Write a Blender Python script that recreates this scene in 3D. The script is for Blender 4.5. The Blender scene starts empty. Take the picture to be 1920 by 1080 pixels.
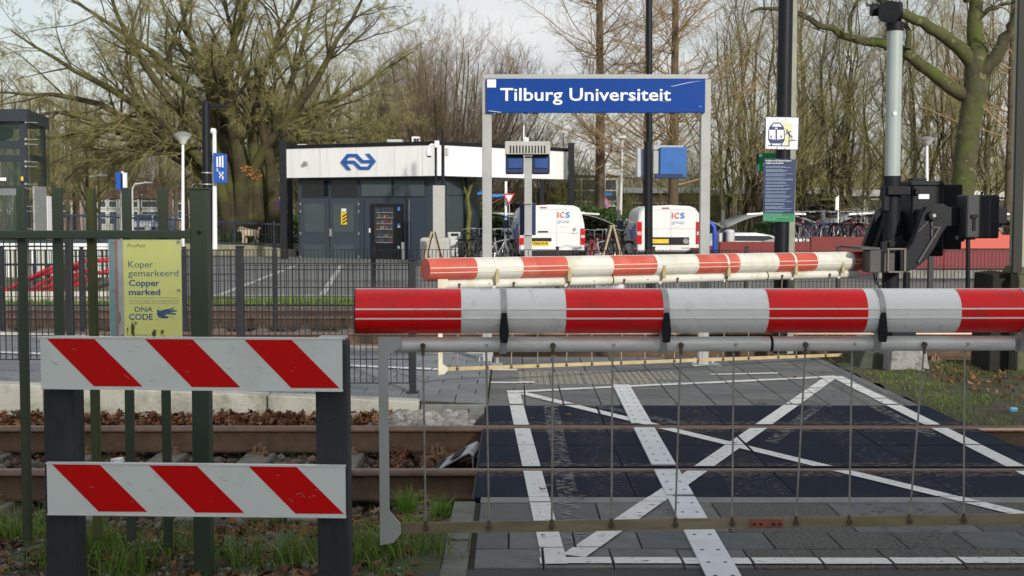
import bpy, bmesh, math, random
import numpy as np
from mathutils import Vector, Matrix, noise as mnoise
random.seed(7)
R_ = math.radians
SC = bpy.context.scene
COL = SC.collection
# ------------------------------------------------------------------ camera, sky, sun, exposure
CAM_Z = 1.5; FPX = 2360.0; PITCH = math.atan(140.0 / FPX)
cd = bpy.data.cameras.new('camera'); cam = bpy.data.objects.new('camera', cd); COL.objects.link(cam)
cam.location = (0, 0, CAM_Z); cam.rotation_euler = (math.pi / 2 - PITCH, 0, 0)
cd.sensor_width = 36; cd.lens = FPX / 1920 * 36; cd.clip_start = 0.1; cd.clip_end = 3000
cd.dof.use_dof = True; cd.dof.focus_distance = 7.0; cd.dof.aperture_fstop = 14
SC.camera = cam
W = bpy.data.worlds.new('World'); SC.world = W; W.use_nodes = True
nt = W.node_tree; nt.nodes.clear()
def N(t, **k):
    n = nt.nodes.new(t)
    for a, b in k.items(): setattr(n, a, b)
    return n
SUN_EL, SUN_AZ = R_(20), R_(155)
out = N('ShaderNodeOutputWorld'); bg = N('ShaderNodeBackground'); sky = N('ShaderNodeTexSky')
sky.sky_type = 'NISHITA'; sky.sun_disc = False; sky.sun_elevation = SUN_EL; sky.sun_rotation = SUN_AZ
sky.air_density = 1.2; sky.dust_density = 2.0
tc = N('ShaderNodeTexCoord'); mp = N('ShaderNodeMapping'); mp.inputs['Scale'].default_value = (2.2, 2.2, 6.5)
nz = N('ShaderNodeTexNoise'); nz.inputs['Scale'].default_value = 1.6; nz.inputs['Detail'].default_value = 7; nz.inputs['Roughness'].default_value = .55
rp = N('ShaderNodeValToRGB'); rp.color_ramp.elements[0].position = .36; rp.color_ramp.elements[1].position = .62
rp.color_ramp.elements[0].color = (.35, .35, .35, 1); rp.color_ramp.elements[1].color = (1, 1, 1, 1)
nz2 = N('ShaderNodeTexNoise'); nz2.inputs['Scale'].default_value = 3.0; nz2.inputs['Detail'].default_value = 5
rp2 = N('ShaderNodeValToRGB'); rp2.color_ramp.elements[0].position = .3; rp2.color_ramp.elements[1].position = .7
rp2.color_ramp.elements[0].color = (5.3, 5.5, 5.75, 1); rp2.color_ramp.elements[1].color = (6.3, 6.4, 6.4, 1)
mx = N('ShaderNodeMix', data_type='RGBA')
L = nt.links.new
L(tc.outputs['Generated'], mp.inputs[0]); L(mp.outputs[0], nz.inputs['Vector']); L(mp.outputs[0], nz2.inputs['Vector'])
L(nz.outputs[0], rp.inputs[0]); L(nz2.outputs[0], rp2.inputs[0])
L(rp.outputs[0], mx.inputs[0]); L(sky.outputs[0], mx.inputs[6]); L(rp2.outputs[0], mx.inputs[7])
L(mx.outputs[2], bg.inputs[0]); bg.inputs[1].default_value = 0.1; L(bg.outputs[0], out.inputs[0])
sd = bpy.data.lights.new('sun', 'SUN'); sun = bpy.data.objects.new('sun', sd); COL.objects.link(sun)
sd.energy = 2.5; sd.angle = R_(3); sd.color = (1, .95, .86)
sv = Vector((math.sin(SUN_AZ) * math.cos(SUN_EL), math.cos(SUN_AZ) * math.cos(SUN_EL), math.sin(SUN_EL)))
sun.rotation_euler = sv.to_track_quat('Z', 'Y').to_euler(); sun.location = sv * 30
SC.view_settings.view_transform = 'Standard'; SC.view_settings.look = 'None'
SC.view_settings.exposure = 0.45; SC.view_settings.gamma = 1.0; SC.view_settings.use_curve_mapping = False
try: SC.cycles.max_bounces = 6; SC.cycles.transparent_max_bounces = 12
except Exception: pass

# ------------------------------------------------------------------ pixel rays of the photo (1920 wide) turned into real points
CF = Vector((0, math.cos(PITCH), -math.sin(PITCH))); CU = Vector((0, math.sin(PITCH), math.cos(PITCH)))
def ray(px, py): return Vector(((px - 960) / FPX, 0, 0)) + CU * ((540 - py) / FPX) + CF
def P(px, py, Y):
    d = ray(px, py); return Vector((0, 0, CAM_Z)) + d * (Y / d.y)
def G(px, py, z=0.0):
    d = ray(px, py); t = (z - CAM_Z) / d.z; return Vector((0, 0, CAM_Z)) + d * t
def PL(px, py, A, B):           # on the vertical plane through plan points A, B
    d = ray(px, py); nx, ny = B[1] - A[1], -(B[0] - A[0])
    t = (A[0] * nx + A[1] * ny) / (d.x * nx + d.y * ny)
    return Vector((0, 0, CAM_Z)) + d * t

# ------------------------------------------------------------------ materials
MATS = {}
def s2l(c):
    return tuple(((x / 255) / 12.92 if x / 255 <= .04045 else ((x / 255 + .055) / 1.055) ** 2.4) for x in c)
def mat(name, col, rough=.6, metal=0, var=.12, scale=6, bump=.0, bscale=40, dirt=None, dscale=3, damt=.5, coat=0, coords='Object', stretch=None, spec=None, dthr=.5):
    if name in MATS: return MATS[name]
    m = bpy.data.materials.new(name); m.use_nodes = True; t = m.node_tree; n = t.nodes; l = t.links.new
    b = n['Principled BSDF']; b.inputs['Roughness'].default_value = rough; b.inputs['Metallic'].default_value = metal
    if coat: b.inputs['Coat Weight'].default_value = coat; b.inputs['Coat Roughness'].default_value = .12
    if spec is not None: b.inputs['Specular IOR Level'].default_value = spec
    co = n.new('ShaderNodeTexCoord'); src = co.outputs[coords]
    if stretch:
        mp = n.new('ShaderNodeMapping'); mp.inputs['Scale'].default_value = stretch; l(src, mp.inputs[0]); src = mp.outputs[0]
    z = n.new('ShaderNodeTexNoise'); z.inputs['Scale'].default_value = scale; z.inputs['Detail'].default_value = 6; z.inputs['Roughness'].default_value = .6
    l(src, z.inputs['Vector'])
    r = n.new('ShaderNodeValToRGB'); r.color_ramp.elements[0].position = .3; r.color_ramp.elements[1].position = .7
    lo = tuple(max(0, c * (1 - var * 1.3)) for c in col) + (1,); hi = tuple(min(1, c * (1 + var)) for c in col) + (1,)
    r.color_ramp.elements[0].color = lo; r.color_ramp.elements[1].color = hi
    l(z.outputs[0], r.inputs[0]); o = r.outputs[0]
    if dirt:
        z2 = n.new('ShaderNodeTexNoise'); z2.inputs['Scale'].default_value = dscale; z2.inputs['Detail'].default_value = 8; z2.inputs['Roughness'].default_value = .7
        l(src, z2.inputs['Vector'])
        r2 = n.new('ShaderNodeValToRGB'); r2.color_ramp.elements[0].position = dthr; r2.color_ramp.elements[1].position = min(1, dthr + .2)
        r2.color_ramp.elements[0].color = (0, 0, 0, 1); r2.color_ramp.elements[1].color = (damt,) * 3 + (1,)
        l(z2.outputs[0], r2.inputs[0]); mx = n.new('ShaderNodeMix'); mx.data_type = 'RGBA'
        l(r2.outputs[0], mx.inputs[0]); l(o, mx.inputs[6]); mx.inputs[7].default_value = dirt + (1,); o = mx.outputs[2]
    l(o, b.inputs['Base Color'])
    rr = n.new('ShaderNodeMapRange'); rr.inputs[3].default_value = max(0, rough - .08); rr.inputs[4].default_value = min(1, rough + .1)
    l(z.outputs[0], rr.inputs[0]); l(rr.outputs[0], b.inputs['Roughness'])
    if bump:
        z3 = n.new('ShaderNodeTexNoise'); z3.inputs['Scale'].default_value = bscale; z3.inputs['Detail'].default_value = 5; l(src, z3.inputs['Vector'])
        bp = n.new('ShaderNodeBump'); bp.inputs['Strength'].default_value = bump; bp.inputs['Distance'].default_value = .02
        l(z3.outputs[0], bp.inputs['Height']); l(bp.outputs[0], b.inputs['Normal'])
    MATS[name] = m; return m
def glass(name, col=(.03, .04, .04), alpha=.35, rough=.05):
    if name in MATS: return MATS[name]
    m = bpy.data.materials.new(name); m.use_nodes = True; t = m.node_tree; n = t.nodes; l = t.links.new
    b = n['Principled BSDF']; b.inputs['Base Color'].default_value = col + (1,); b.inputs['Roughness'].default_value = rough
    z = n.new('ShaderNodeTexNoise'); z.inputs['Scale'].default_value = 1.5; mr = n.new('ShaderNodeMapRange')
    mr.inputs[3].default_value = max(0, alpha - .08); mr.inputs[4].default_value = min(1, alpha + .08)
    l(z.outputs[0], mr.inputs[0]); l(mr.outputs[0], b.inputs['Alpha'])
    MATS[name] = m; return m
def random_mat(name, cols, rough=.8, bump=0.):
    if name in MATS: return MATS[name]
    m = bpy.data.materials.new(name); m.use_nodes = True; t = m.node_tree; n = t.nodes; l = t.links.new
    b = n['Principled BSDF']; b.inputs['Roughness'].default_value = rough; b.inputs['Specular IOR Level'].default_value = .25
    a = n.new('ShaderNodeAttribute'); a.attribute_name = 'rnd'
    r = n.new('ShaderNodeValToRGB'); e = r.color_ramp.elements
    for i, c in enumerate(cols):
        p = i / (len(cols) - 1)
        if i == 0: q = e[0]
        elif i == len(cols) - 1: q = e[-1]
        else: q = e.new(p)
        q.position = p; q.color = tuple(c) + (1,)
    l(a.outputs['Fac'], r.inputs[0]); l(r.outputs[0], b.inputs['Base Color'])
    MATS[name] = m; return m

# ------------------------------------------------------------------ objects
ORG = {}
def setp(o, label=None, cat=None, group=None, kind=None):
    if label: o['label'] = label
    if cat: o['category'] = cat
    if group: o['group'] = group
    if kind: o['kind'] = kind
    return o
def thing(name, label, cat, loc=(0, 0, 0), group=None):
    o = bpy.data.objects.new(name, None); COL.objects.link(o); o.location = loc; o.empty_display_size = .1
    ORG[o.name] = Vector(loc); return setp(o, label, cat, group)
def link(name, me, parent=None, loc=None):
    o = bpy.data.objects.new(name, me); COL.objects.link(o)
    if parent: o.parent = parent; ORG[o.name] = ORG[parent.name].copy()
    else:
        o.location = loc or (0, 0, 0); ORG[o.name] = Vector(o.location)
    return o
class MB:
    def __init__(s): s.v = []; s.f = []; s.m = []
    def add(s, vs, fs, m=0):
        b = len(s.v); s.v += [Vector(x) for x in vs]; s.f += [tuple(b + i for i in f) for f in fs]; s.m += [m] * len(fs); return s
    def bb(s, x0, x1, y0, y1, z0, z1, m=0):
        if x0 > x1: x0, x1 = x1, x0
        if y0 > y1: y0, y1 = y1, y0
        if z0 > z1: z0, z1 = z1, z0
        return s.add([(x0, y0, z0), (x1, y0, z0), (x1, y1, z0), (x0, y1, z0), (x0, y0, z1), (x1, y0, z1), (x1, y1, z1), (x0, y1, z1)],
                     [(0, 3, 2, 1), (4, 5, 6, 7), (0, 1, 5, 4), (1, 2, 6, 5), (2, 3, 7, 6), (3, 0, 4, 7)], m)
    def beam(s, p0, p1, w, h, m=0, up=(0, 0, 1)):
        p0 = Vector(p0); p1 = Vector(p1); d = (p1 - p0).normalized(); u = Vector(up)
        if abs(d.dot(u)) > .99: u = Vector((0, 1, 0))
        a = d.cross(u).normalized() * (w / 2); b = a.cross(d).normalized() * (h / 2)
        vs = [p + q for p in (p0, p1) for q in (-a - b, a - b, a + b, -a + b)]
        return s.add(vs, [(3, 2, 1, 0), (4, 5, 6, 7), (0, 1, 5, 4), (1, 2, 6, 5), (2, 3, 7, 6), (3, 0, 4, 7)], m)
    def tube(s, pts, r, n=8, m=0, cap=True):
        pts = [Vector(p) for p in pts]; k = len(pts); rs = r if isinstance(r, (list, tuple)) else [r] * k; vs = []; fs = []
        t0 = (pts[1] - pts[0]).normalized(); ref = Vector((0, 0, 1)) if abs(t0.z) < .9 else Vector((0, 1, 0))
        a = t0.cross(ref).normalized()
        for i, p in enumerate(pts):
            t = ((pts[min(i + 1, k - 1)] - pts[max(i - 1, 0)])).normalized(); a = (a - t * a.dot(t)).normalized(); b = t.cross(a)
            for j in range(n):
                q = 2 * math.pi * j / n; vs.append(p + (a * math.cos(q) + b * math.sin(q)) * rs[i])
        for i in range(k - 1):
            for j in range(n): fs.append((i * n + j, i * n + (j + 1) % n, (i + 1) * n + (j + 1) % n, (i + 1) * n + j))
        if cap: fs.append(tuple(range(n - 1, -1, -1))); fs.append(tuple((k - 1) * n + j for j in range(n)))
        return s.add(vs, fs, m)
    def cyl(s, p0, p1, r, n=16, m=0): return s.tube([p0, p1], r, n, m)
    def prism(s, poly, o, ux, uy, th, m=0):   # polygon (a,b) laid at o + a*ux + b*uy, thickness vector th
        o = Vector(o); ux = Vector(ux); uy = Vector(uy); th = Vector(th); n = len(poly)
        vs = [o + ux * a + uy * b for a, b in poly] + [o + ux * a + uy * b + th for a, b in poly]
        fs = [tuple(range(n)), tuple(range(2 * n - 1, n - 1, -1))] + [(i, i + n, (i + 1) % n + n, (i + 1) % n) for i in range(n)]
        return s.add(vs, fs, m)
    def pxpoly(s, pts, A, B, th, m=0):        # polygon traced in pixels on plane A-B, pushed th metres towards the camera
        q = [PL(x, y, A, B) for x, y in pts]; nrm = Vector((B[1] - A[1], -(B[0] - A[0]), 0)).normalized()
        if nrm.y > 0: nrm = -nrm
        n = len(q); vs = q + [p + nrm * th for p in q]
        fs = [tuple(range(n)), tuple(range(2 * n - 1, n - 1, -1))] + [(i, i + n, (i + 1) % n + n, (i + 1) % n) for i in range(n)]
        return s.add(vs, fs, m)
    def pxbox(s, x0, y0, x1, y1, A, B, th, m=0, off=0.):
        p = PL(x0, y1, A, B); q = PL(x1, y1, A, B); zt = PL((x0 + x1) / 2, y0, A, B).z; zb = PL((x0 + x1) / 2, y1, A, B).z
        nrm = Vector((B[1] - A[1], -(B[0] - A[0]), 0)).normalized()
        if nrm.y > 0: nrm = -nrm
        vs = []
        for k in (off, off + th):
            for a, z in ((p, zb), (q, zb), (q, zt), (p, zt)): vs.append(Vector((a.x, a.y, z)) + nrm * k)
        return s.add(vs, [(0, 1, 2, 3), (7, 6, 5, 4), (0, 4, 5, 1), (1, 5, 6, 2), (2, 6, 7, 3), (3, 7, 4, 0)], m)
    def build(s, name, mats, parent=None, smooth=None, bevel=0, loc=None, seg=2):
        if not isinstance(mats, (list, tuple)): mats = [mats]
        if parent is None and loc is None:
            xs = [v.x for v in s.v]; ys = [v.y for v in s.v]; zs = [v.z for v in s.v]
            loc = ((min(xs) + max(xs)) / 2, (min(ys) + max(ys)) / 2, min(zs))
        org = ORG[parent.name] if parent else Vector(loc)
        me = bpy.data.meshes.new(name); me.from_pydata([v - org for v in s.v], [], s.f)
        for q in mats: me.materials.append(q)
        if len(mats) > 1:
            for p, i in zip(me.polygons, s.m): p.material_index = i
        bm = bmesh.new(); bm.from_mesh(me); bmesh.ops.recalc_face_normals(bm, faces=bm.faces); bm.to_mesh(me); bm.free()
        if smooth is not None:
            me.polygons.foreach_set('use_smooth', [True] * len(me.polygons)); me.set_sharp_from_angle(angle=R_(smooth))
        o = link(name, me, parent, loc)
        if bevel:
            b = o.modifiers.new('bevel', 'BEVEL'); b.width = bevel; b.segments = seg; b.limit_method = 'ANGLE'; b.angle_limit = R_(40)
            b.harden_normals = False
        return o
def copy_tree(o, parent=None, loc=None, rz=None, top=True):
    c = o.copy(); COL.objects.link(c); c.parent = parent
    ORG[c.name] = ORG[o.name].copy()
    if top:
        if loc is not None: c.location = loc
        if rz is not None: c.rotation_euler = (0, 0, rz)
    for ch in [x for x in o.children]: copy_tree(ch, c, top=False)
    return c
_fc = {}
def text(s, x0, x1, yb, cap, Y, m, parent, bold=0., name='lettering', plane=None, off=.0, ext=.0006, keep=False):
    """flat lettering: left/right pixel, baseline pixel, cap height in px, on the plane Y (or a plan plane)"""
    c = bpy.data.curves.new('t', 'FONT'); c.body = s; c.size = 1; c.offset = bold; c.extrude = .0; c.resolution_u = 3
    o = bpy.data.objects.new('t', c); COL.objects.link(o); dg = bpy.context.evaluated_depsgraph_get()
    me = bpy.data.meshes.new_from_object(o.evaluated_get(dg)); bpy.data.objects.remove(o); bpy.data.curves.remove(c)
    v = np.array([tuple(q.co) for q in me.vertices]); a, b = v[:, 0].min(), v[:, 0].max()
    A, B = plane if plane else ((0, Y), (1, Y))
    p = PL(x0, yb, A, B); q = PL(x1, yb, A, B); top = PL((x0 + x1) / 2, yb - cap, A, B).z; zb = PL((x0 + x1) / 2, yb, A, B).z
    nrm = Vector((B[1] - A[1], -(B[0] - A[0]), 0)).normalized()
    if nrm.y > 0: nrm = -nrm
    org = ORG[parent.name]; hc = .729
    for i, k in enumerate(me.vertices):
        u = (v[i, 0] - a) / (b - a); w = p.lerp(q, u)
        k.co = Vector((w.x, w.y, zb + v[i, 1] / hc * (top - zb))) + nrm * off - org
    me.materials.append(m); return link(name, me, parent)
def np_mesh(name, verts, faces, m, parent=None, smooth=False, rnd=None):
    me = bpy.data.meshes.new(name); nv = len(verts); k = faces.shape[1]; nf = len(faces)
    me.vertices.add(nv); me.vertices.foreach_set('co', np.ascontiguousarray(verts, dtype=np.float32).ravel())
    me.loops.add(nf * k); me.loops.foreach_set('vertex_index', np.ascontiguousarray(faces, dtype=np.int32).ravel())
    me.polygons.add(nf); me.polygons.foreach_set('loop_start', np.arange(nf, dtype=np.int32) * k)
    try: me.polygons.foreach_set('loop_total', np.full(nf, k, dtype=np.int32))
    except Exception: pass
    if smooth: me.polygons.foreach_set('use_smooth', np.ones(nf, dtype=bool))
    me.update(calc_edges=True)
    if rnd is not None:
        at = me.attributes.new('rnd', 'FLOAT', 'POINT'); at.data.foreach_set('value', np.ascontiguousarray(rnd, dtype=np.float32))
    me.materials.append(m)
    return me

# common materials
concrete_lt = mat('pale_concrete', (.50, .49, .43), .85, var=.12, scale=3, bump=.3, bscale=60, dirt=(.16, .17, .10), dscale=4, damt=.7, dthr=.48)
concrete_gr = mat('grey_concrete', (.24, .24, .225), .9, var=.18, scale=5, bump=.4, bscale=50, dirt=(.10, .11, .06), dscale=3, damt=.6)
black_paint = mat('black_paint', (.008, .010, .015), .5, var=.2, bump=.05, spec=.25, dirt=(.018, .02, .02), dscale=9, damt=.5)
soft_black = mat('dull_black_metal', (.009, .011, .016), .6, spec=.25, var=.2, dirt=(.022, .021, .018), dscale=6, damt=.4)
dark_slate = mat('slate_blue_paint', (.032, .045, .062), .5, var=.08, scale=2)
slate_panel = mat('slate_panel', (.058, .078, .088), .4, var=.08, scale=2)
galv = mat('galvanised_steel', (.42, .43, .43), .45, .6, var=.15, scale=20, dirt=(.25, .22, .16), dscale=8, damt=.4)
grey_post = mat('grey_powder_paint', (.36, .375, .37), .5, .1, var=.06, scale=4, dirt=(.2, .2, .16), dscale=5, damt=.35)
white_paint = mat('white_enamel', (.72, .74, .73), .35, var=.03, scale=3, dirt=(.45, .45, .38), dscale=4, damt=.25)
boom_white = mat('boom_white', (.86, .87, .86), .38, var=.03, scale=3, dirt=(.34, .35, .27), dscale=3.0, damt=.75, stretch=(2.2, 2, 2), dthr=.54, bump=.04, bscale=20)
boom_red = mat('boom_red', (.85, .003, .006), .36, var=.05, scale=3, dirt=(.34, .025, .02), dscale=5, damt=.65, bump=.04, bscale=20, spec=.4, stretch=(1, 3, 3))
far_white = mat('weathered_boom_white', (.66, .65, .59), .42, var=.06, scale=4, dirt=(.42, .38, .22), dscale=3, damt=.6)
far_red = mat('faded_boom_red', (.52, .085, .055), .45, var=.15, scale=3, dirt=(.60, .22, .16), dscale=4, damt=.6)
alu = mat('dull_aluminium', (.72, .73, .73), .38, .15, var=.08, scale=5, stretch=(.6, 6, 6), dirt=(.3, .29, .24), dscale=7, damt=.35)
rust = mat('rusty_rail', (.105, .062, .036), .75, .15, var=.25, scale=9, bump=.25, bscale=70, dirt=(.05, .04, .03), dscale=12, damt=.6)
rail_head = mat('worn_rail_head', (.17, .115, .09), .38, .6, var=.2, scale=14, dirt=(.14, .07, .045), dscale=10, damt=.7)
moss_bar = mat('mossy_aluminium_bar', (.24, .20, .13), .7, .1, var=.2, scale=8, dirt=(.17, .16, .06), dscale=5, damt=.8, stretch=(.5, 3, 3))
tan_bar = mat('weathered_tan_bar', (.46, .36, .20), .7, .05, var=.15, scale=8, dirt=(.25, .25, .08), dscale=2.5, damt=.7)
blue_sign = mat('ns_blue_enamel', (.004, .048, .26), .35, var=.06, scale=1, dirt=(.02, .07, .28), dscale=1.6, damt=.2, spec=.15)
navy = mat('navy_board', (.008, .028, .10), .35, var=.06, scale=2)
green_sign = mat('green_board', (.0, .20, .07), .4, var=.05)
dark_glass = glass('dark_window_glass', (.012, .015, .018), .92, .06)
sign_white = mat('sign_white_print', (.80, .82, .82), .4, var=.02)
tyre = mat('black_tyre', (.012, .012, .013), .8, var=.2)
chrome = mat('bright_metal', (.6, .6, .6), .25, .9, var=.1)
asphalt = mat('asphalt', (.15, .15, .143), .9, var=.18, scale=1.2, bump=.4, bscale=90, dirt=(.17, .165, .15), dscale=.6, damt=.6)
asphalt_dark = mat('fresh_asphalt', (.05, .05, .052), .85, var=.2, scale=5, bump=.4, bscale=90)
soil = mat('soil', (.055, .045, .03), .95, var=.3, scale=5, bump=.6, bscale=30, dirt=(.04, .06, .015), dscale=3, damt=.8)
bark = mat('mossy_bark', (.085, .068, .038), .9, var=.3, scale=3, bump=.7, bscale=14, dirt=(.085, .10, .02), dscale=1.3, damt=.85, dthr=.42)

# ================================================================== GROUND AND SETTING
def sheet(name, x0, x1, y0, y1, z, m, nx=1, ny=1, amp=0., sc=1., kind='structure', zf=None):
    xs = np.linspace(x0, x1, nx + 1); ys = np.linspace(y0, y1, ny + 1); vs = []; fs = []
    for y in ys:
        for x in xs:
            zz = (zf(x, y) if zf else z) + (amp * mnoise.noise(Vector((x * sc, y * sc, 3.1))) if amp else 0)
            vs.append((x, y, zz))
    for j in range(ny):
        for i in range(nx):
            a = j * (nx + 1) + i; fs.append((a, a + 1, a + nx + 2, a + nx + 1))
    b = MB(); b.add(vs, fs); o = b.build(name, m, smooth=60, loc=(x0, y0, z)); o['kind'] = kind; return o
far_grass = mat('winter_meadow', (.06, .075, .022), .95, var=.3, scale=.4, bump=.5, bscale=8, dirt=(.09, .075, .03), dscale=.25, damt=.7)
ballast_m = mat('ballast_ground', (.11, .085, .065), .95, var=.5, scale=22, bump=1., bscale=26, dirt=(.06, .03, .015), dscale=6, damt=.8)
verge_m = mat('muddy_verge', (.06, .05, .032), .95, var=.35, scale=9, bump=.9, bscale=24, dirt=(.05, .085, .015), dscale=2.2, damt=.75, dthr=.45)
sheet('ground', -900, 900, -60, 1500, -.42, far_grass)
sheet('track_bed', -14, 14, 6.3, 9.85, -.26, ballast_m, 90, 24, .03, 5)
sheet('far_track_bed', -30, 30, 13.0, 20.9, -.24, ballast_m, 80, 24, .03, 4)
def vz(x, y): return -.015 - .16 * max(0, min(1, (y - 6.0) / .8)) - .07 * max(0, min(1, (-x - .4) / 1.2))
sheet('near_verge', -8, -.305, 2.5, 6.95, -.05, verge_m, 60, 40, .035, 4, zf=vz)
sheet('near_road', -.37, 7, 4.5, 5.262, -.01, asphalt_dark, 1, 1)
sheet('bounce_pavement', -.37, 7, -13.9, 4.49, -.01, mat('pale_bounce_paving', (.34, .335, .32), .85, var=.12, scale=2, bump=.2))  # pale unseen ground, added to bounce light up under the near boom
sheet('bounce_forecourt', -12, -.372, -13.9, 2.49, -.015, concrete_gr)  # unseen paving added behind the camera for bounced light
sheet('bounce_side_street', 7.002, 40, -13.9, 5.262, -.02, concrete_gr)  # more unseen paving, also added to reflect light forward
sheet('right_verge', 3.24, 14, 9.15, 13.4, 0, verge_m, 70, 36, .05, 2.5, zf=lambda x, y: -.02 - .16 * max(0, min(1, (9.75 - y) / .6)) - .1 * max(0, (y - 12.6)))
sheet('grass_strip', -30, 30, 20.9, 22.5, -.02, far_grass, 40, 4, .02, 2)
sheet('plaza', -30, 40, 22.5, 39.5, -.0, asphalt)
sheet('plaza', -30, 5.2, 39.5, 62, -.0, asphalt)
sheet('sunken_street', 5.2, 40, 39.5, 62, -.40, asphalt)
sheet('lawn', -120, 120, 62, 180, .02, far_grass)
sheet('distant_street', -34, -6, 62.0, 100, .03, asphalt)
b = MB(); b.bb(-30, 30, 22.42, 22.5, -.1, .05); o = b.build('kerb', concrete_gr); o['kind'] = 'structure'
# white bay lines on the plaza
wl = mat('worn_white_line', (.42, .42, .40), .8, var=.15, scale=6, dirt=(.15, .15, .14), dscale=12, damt=.8, dthr=.5)
def gl(a, c, w, name='bay_line'):
    p, q = G(*a), G(*c); d = (q - p).normalized(); s = Vector((-d.y, d.x, 0)) * w / 2; z = Vector((0, 0, .006))
    b = MB(); b.add([p - s + z, p + s + z, q + s + z, q - s + z], [(0, 1, 2, 3)]); o = b.build(name, wl); o['kind'] = 'structure'
gl((405, 556), (552, 499), .14); gl((395, 503), (500, 500), .14); gl((600, 560), (640, 497), .12); gl((1395, 515), (1700, 509), .12)

# ---- rails
def rails(name, Ys, x0, x1, parts, mh=rail_head, label=None):
    t = MB(); objs = []
    for Y in Ys:
        prof = [(-.075, -.172), (.075, -.172), (.075, -.158), (.02, -.138), (.009, -.12), (.009, -.045), (.036, -.034), (.036, -.008), (.028, -.001), (-.028, -.001), (-.036, -.008), (-.036, -.034), (-.009, -.045), (-.009, -.12), (-.02, -.138), (-.075, -.158)]
        b = MB()
        for a, c in parts:
            b.prism([(p[0], p[1]) for p in prof], (a, Y, 0), (0, 1, 0), (0, 0, 1), (c - a, 0, 0))
        for i, f in enumerate(b.f):
            zs = [b.v[k].z for k in f]; b.m[i] = 1 if min(zs) >= -.0345 else 0
        o = b.build('rail', [rust, mh], smooth=50); o['kind'] = 'structure'; objs.append(o)
    return objs
rails('track', (7.32, 8.82), -14, 14, [(-14, 14)])
rails('track', (14.4, 15.9), -30, 30, [(-30, 30)])
rails('track', (18.3, 19.8), -30, 30, [(-30, 30)])
# sleepers with clips (structure, each sleeper an object, clips its parts)
slm = mat('concrete_sleeper', (.17, .16, .135), .9, var=.2, scale=6, bump=.4, bscale=40, dirt=(.07, .07, .04), dscale=4, damt=.7)
clipm = mat('rusty_clip', (.20, .13, .075), .7, .2, var=.3, scale=30)
def sleeper(Y0, Y1, xs, rl):
    first = None
    for x in xs:
        if first is None:
            b = MB(); b.prism([(-.13, -.34), (.13, -.34), (.1, -.176), (-.1, -.176)], (0, Y0, 0), (1, 0, 0), (0, 0, 1), (0, Y1 - Y0, 0))
            o = b.build('sleeper', slm, bevel=.01, loc=(0, 0, 0)); o['kind'] = 'structure'; first = o
            k = MB()
            for Y in rl:
                for s in (-1, 1):
                    k.bb(-.045, -.02, Y + s * .085, Y + s * .15, -.175, -.125); k.bb(.02, .045, Y + s * .085, Y + s * .15, -.175, -.13)
                    k.cyl((0, Y + s * .12, -.175), (0, Y + s * .12, -.10), .016, 6); k.bb(-.06, .06, Y + s * .078, Y + s * .16, -.176, -.16)
            k.build('rail_clip', clipm, o); o.location.x = x; ORG[o.name] = Vector((x, 0, 0))
        else:
            c = first.copy(); COL.objects.link(c); c.location.x = x
            for ch in first.children: d = ch.copy(); COL.objects.link(d); d.parent = c
sleeper(6.82, 9.32, [-.52 - .62 * i for i in range(9)] + [3.7, 4.3, 4.9], (7.32, 8.82))
sleeper(13.8, 16.5, [-8.2 + .62 * i for i in range(27)], (14.4, 15.9))
sleeper(17.7, 20.3, [-9.2 + .62 * i for i in range(30)], (18.3, 19.8))
# angled rail restraint row of track 3, dark side wall
wm = mat('dark_edge_beam', (.10, .085, .07), .9, var=.3, scale=5, bump=.3)
b = MB(); b.bb(-30, 30, 20.55, 20.8, -.3, -.03); o = b.build('edge_beam', wm, bevel=.01); o['kind'] = 'structure'

# ---- crossing surface: rubber panels
rubber = mat('black_rubber', (.0035, .0098, .026), .75, var=.35, scale=7, bump=.0)
m = rubber; t = m.node_tree; n_ = t.nodes; l_ = t.links.new; bs = n_['Principled BSDF']
cn = n_.new('ShaderNodeTexCoord'); mpp = n_.new('ShaderNodeMapping'); mpp.inputs['Rotation'].default_value = (0, 0, .5)
wv = n_.new('ShaderNodeTexWave'); wv.inputs['Scale'].default_value = 26; wv.inputs['Distortion'].default_value = 1.5; wv.inputs['Detail'].default_value = 2
bp = n_.new('ShaderNodeBump'); bp.inputs['Strength'].default_value = .25; bp.inputs['Distance'].default_value = .006
l_(cn.outputs['Object'], mpp.inputs[0]); l_(mpp.outputs[0], wv.inputs[0]); l_(wv.outputs['Fac'], bp.inputs['Height']); l_(bp.outputs[0], bs.inputs['Normal'])
sp = n_.new('ShaderNodeTexNoise'); sp.inputs['Scale'].default_value = 55; sp.inputs['Detail'].default_value = 4
sp2 = n_.new('ShaderNodeTexNoise'); sp2.inputs['Scale'].default_value = 2.3; sp2.inputs['Detail'].default_value = 5
ml = n_.new('ShaderNodeMath'); ml.operation = 'MULTIPLY'; l_(sp.outputs[0], ml.inputs[0]); l_(sp2.outputs[0], ml.inputs[1])
rr = n_.new('ShaderNodeValToRGB'); rr.color_ramp.elements[0].position = .27; rr.color_ramp.elements[1].position = .42
rr.color_ramp.elements[0].color = (0, 0, 0, 1); rr.color_ramp.elements[1].color = (.4, .4, .4, 1); bs.inputs['Specular IOR Level'].default_value = .12; l_(ml.outputs[0], rr.inputs[0])
mxx = n_.new('ShaderNodeMix'); mxx.data_type = 'RGBA'; old = bs.inputs['Base Color'].links[0].from_socket
l_(rr.outputs[0], mxx.inputs[0]); l_(old, mxx.inputs[6]); mxx.inputs[7].default_value = (.075, .075, .075, 1); l_(mxx.outputs[2], bs.inputs['Base Color'])
RECTS = []          # (x0,x1,y0,y1,ztop) of every paving piece, used to lay paint piece by piece
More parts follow.
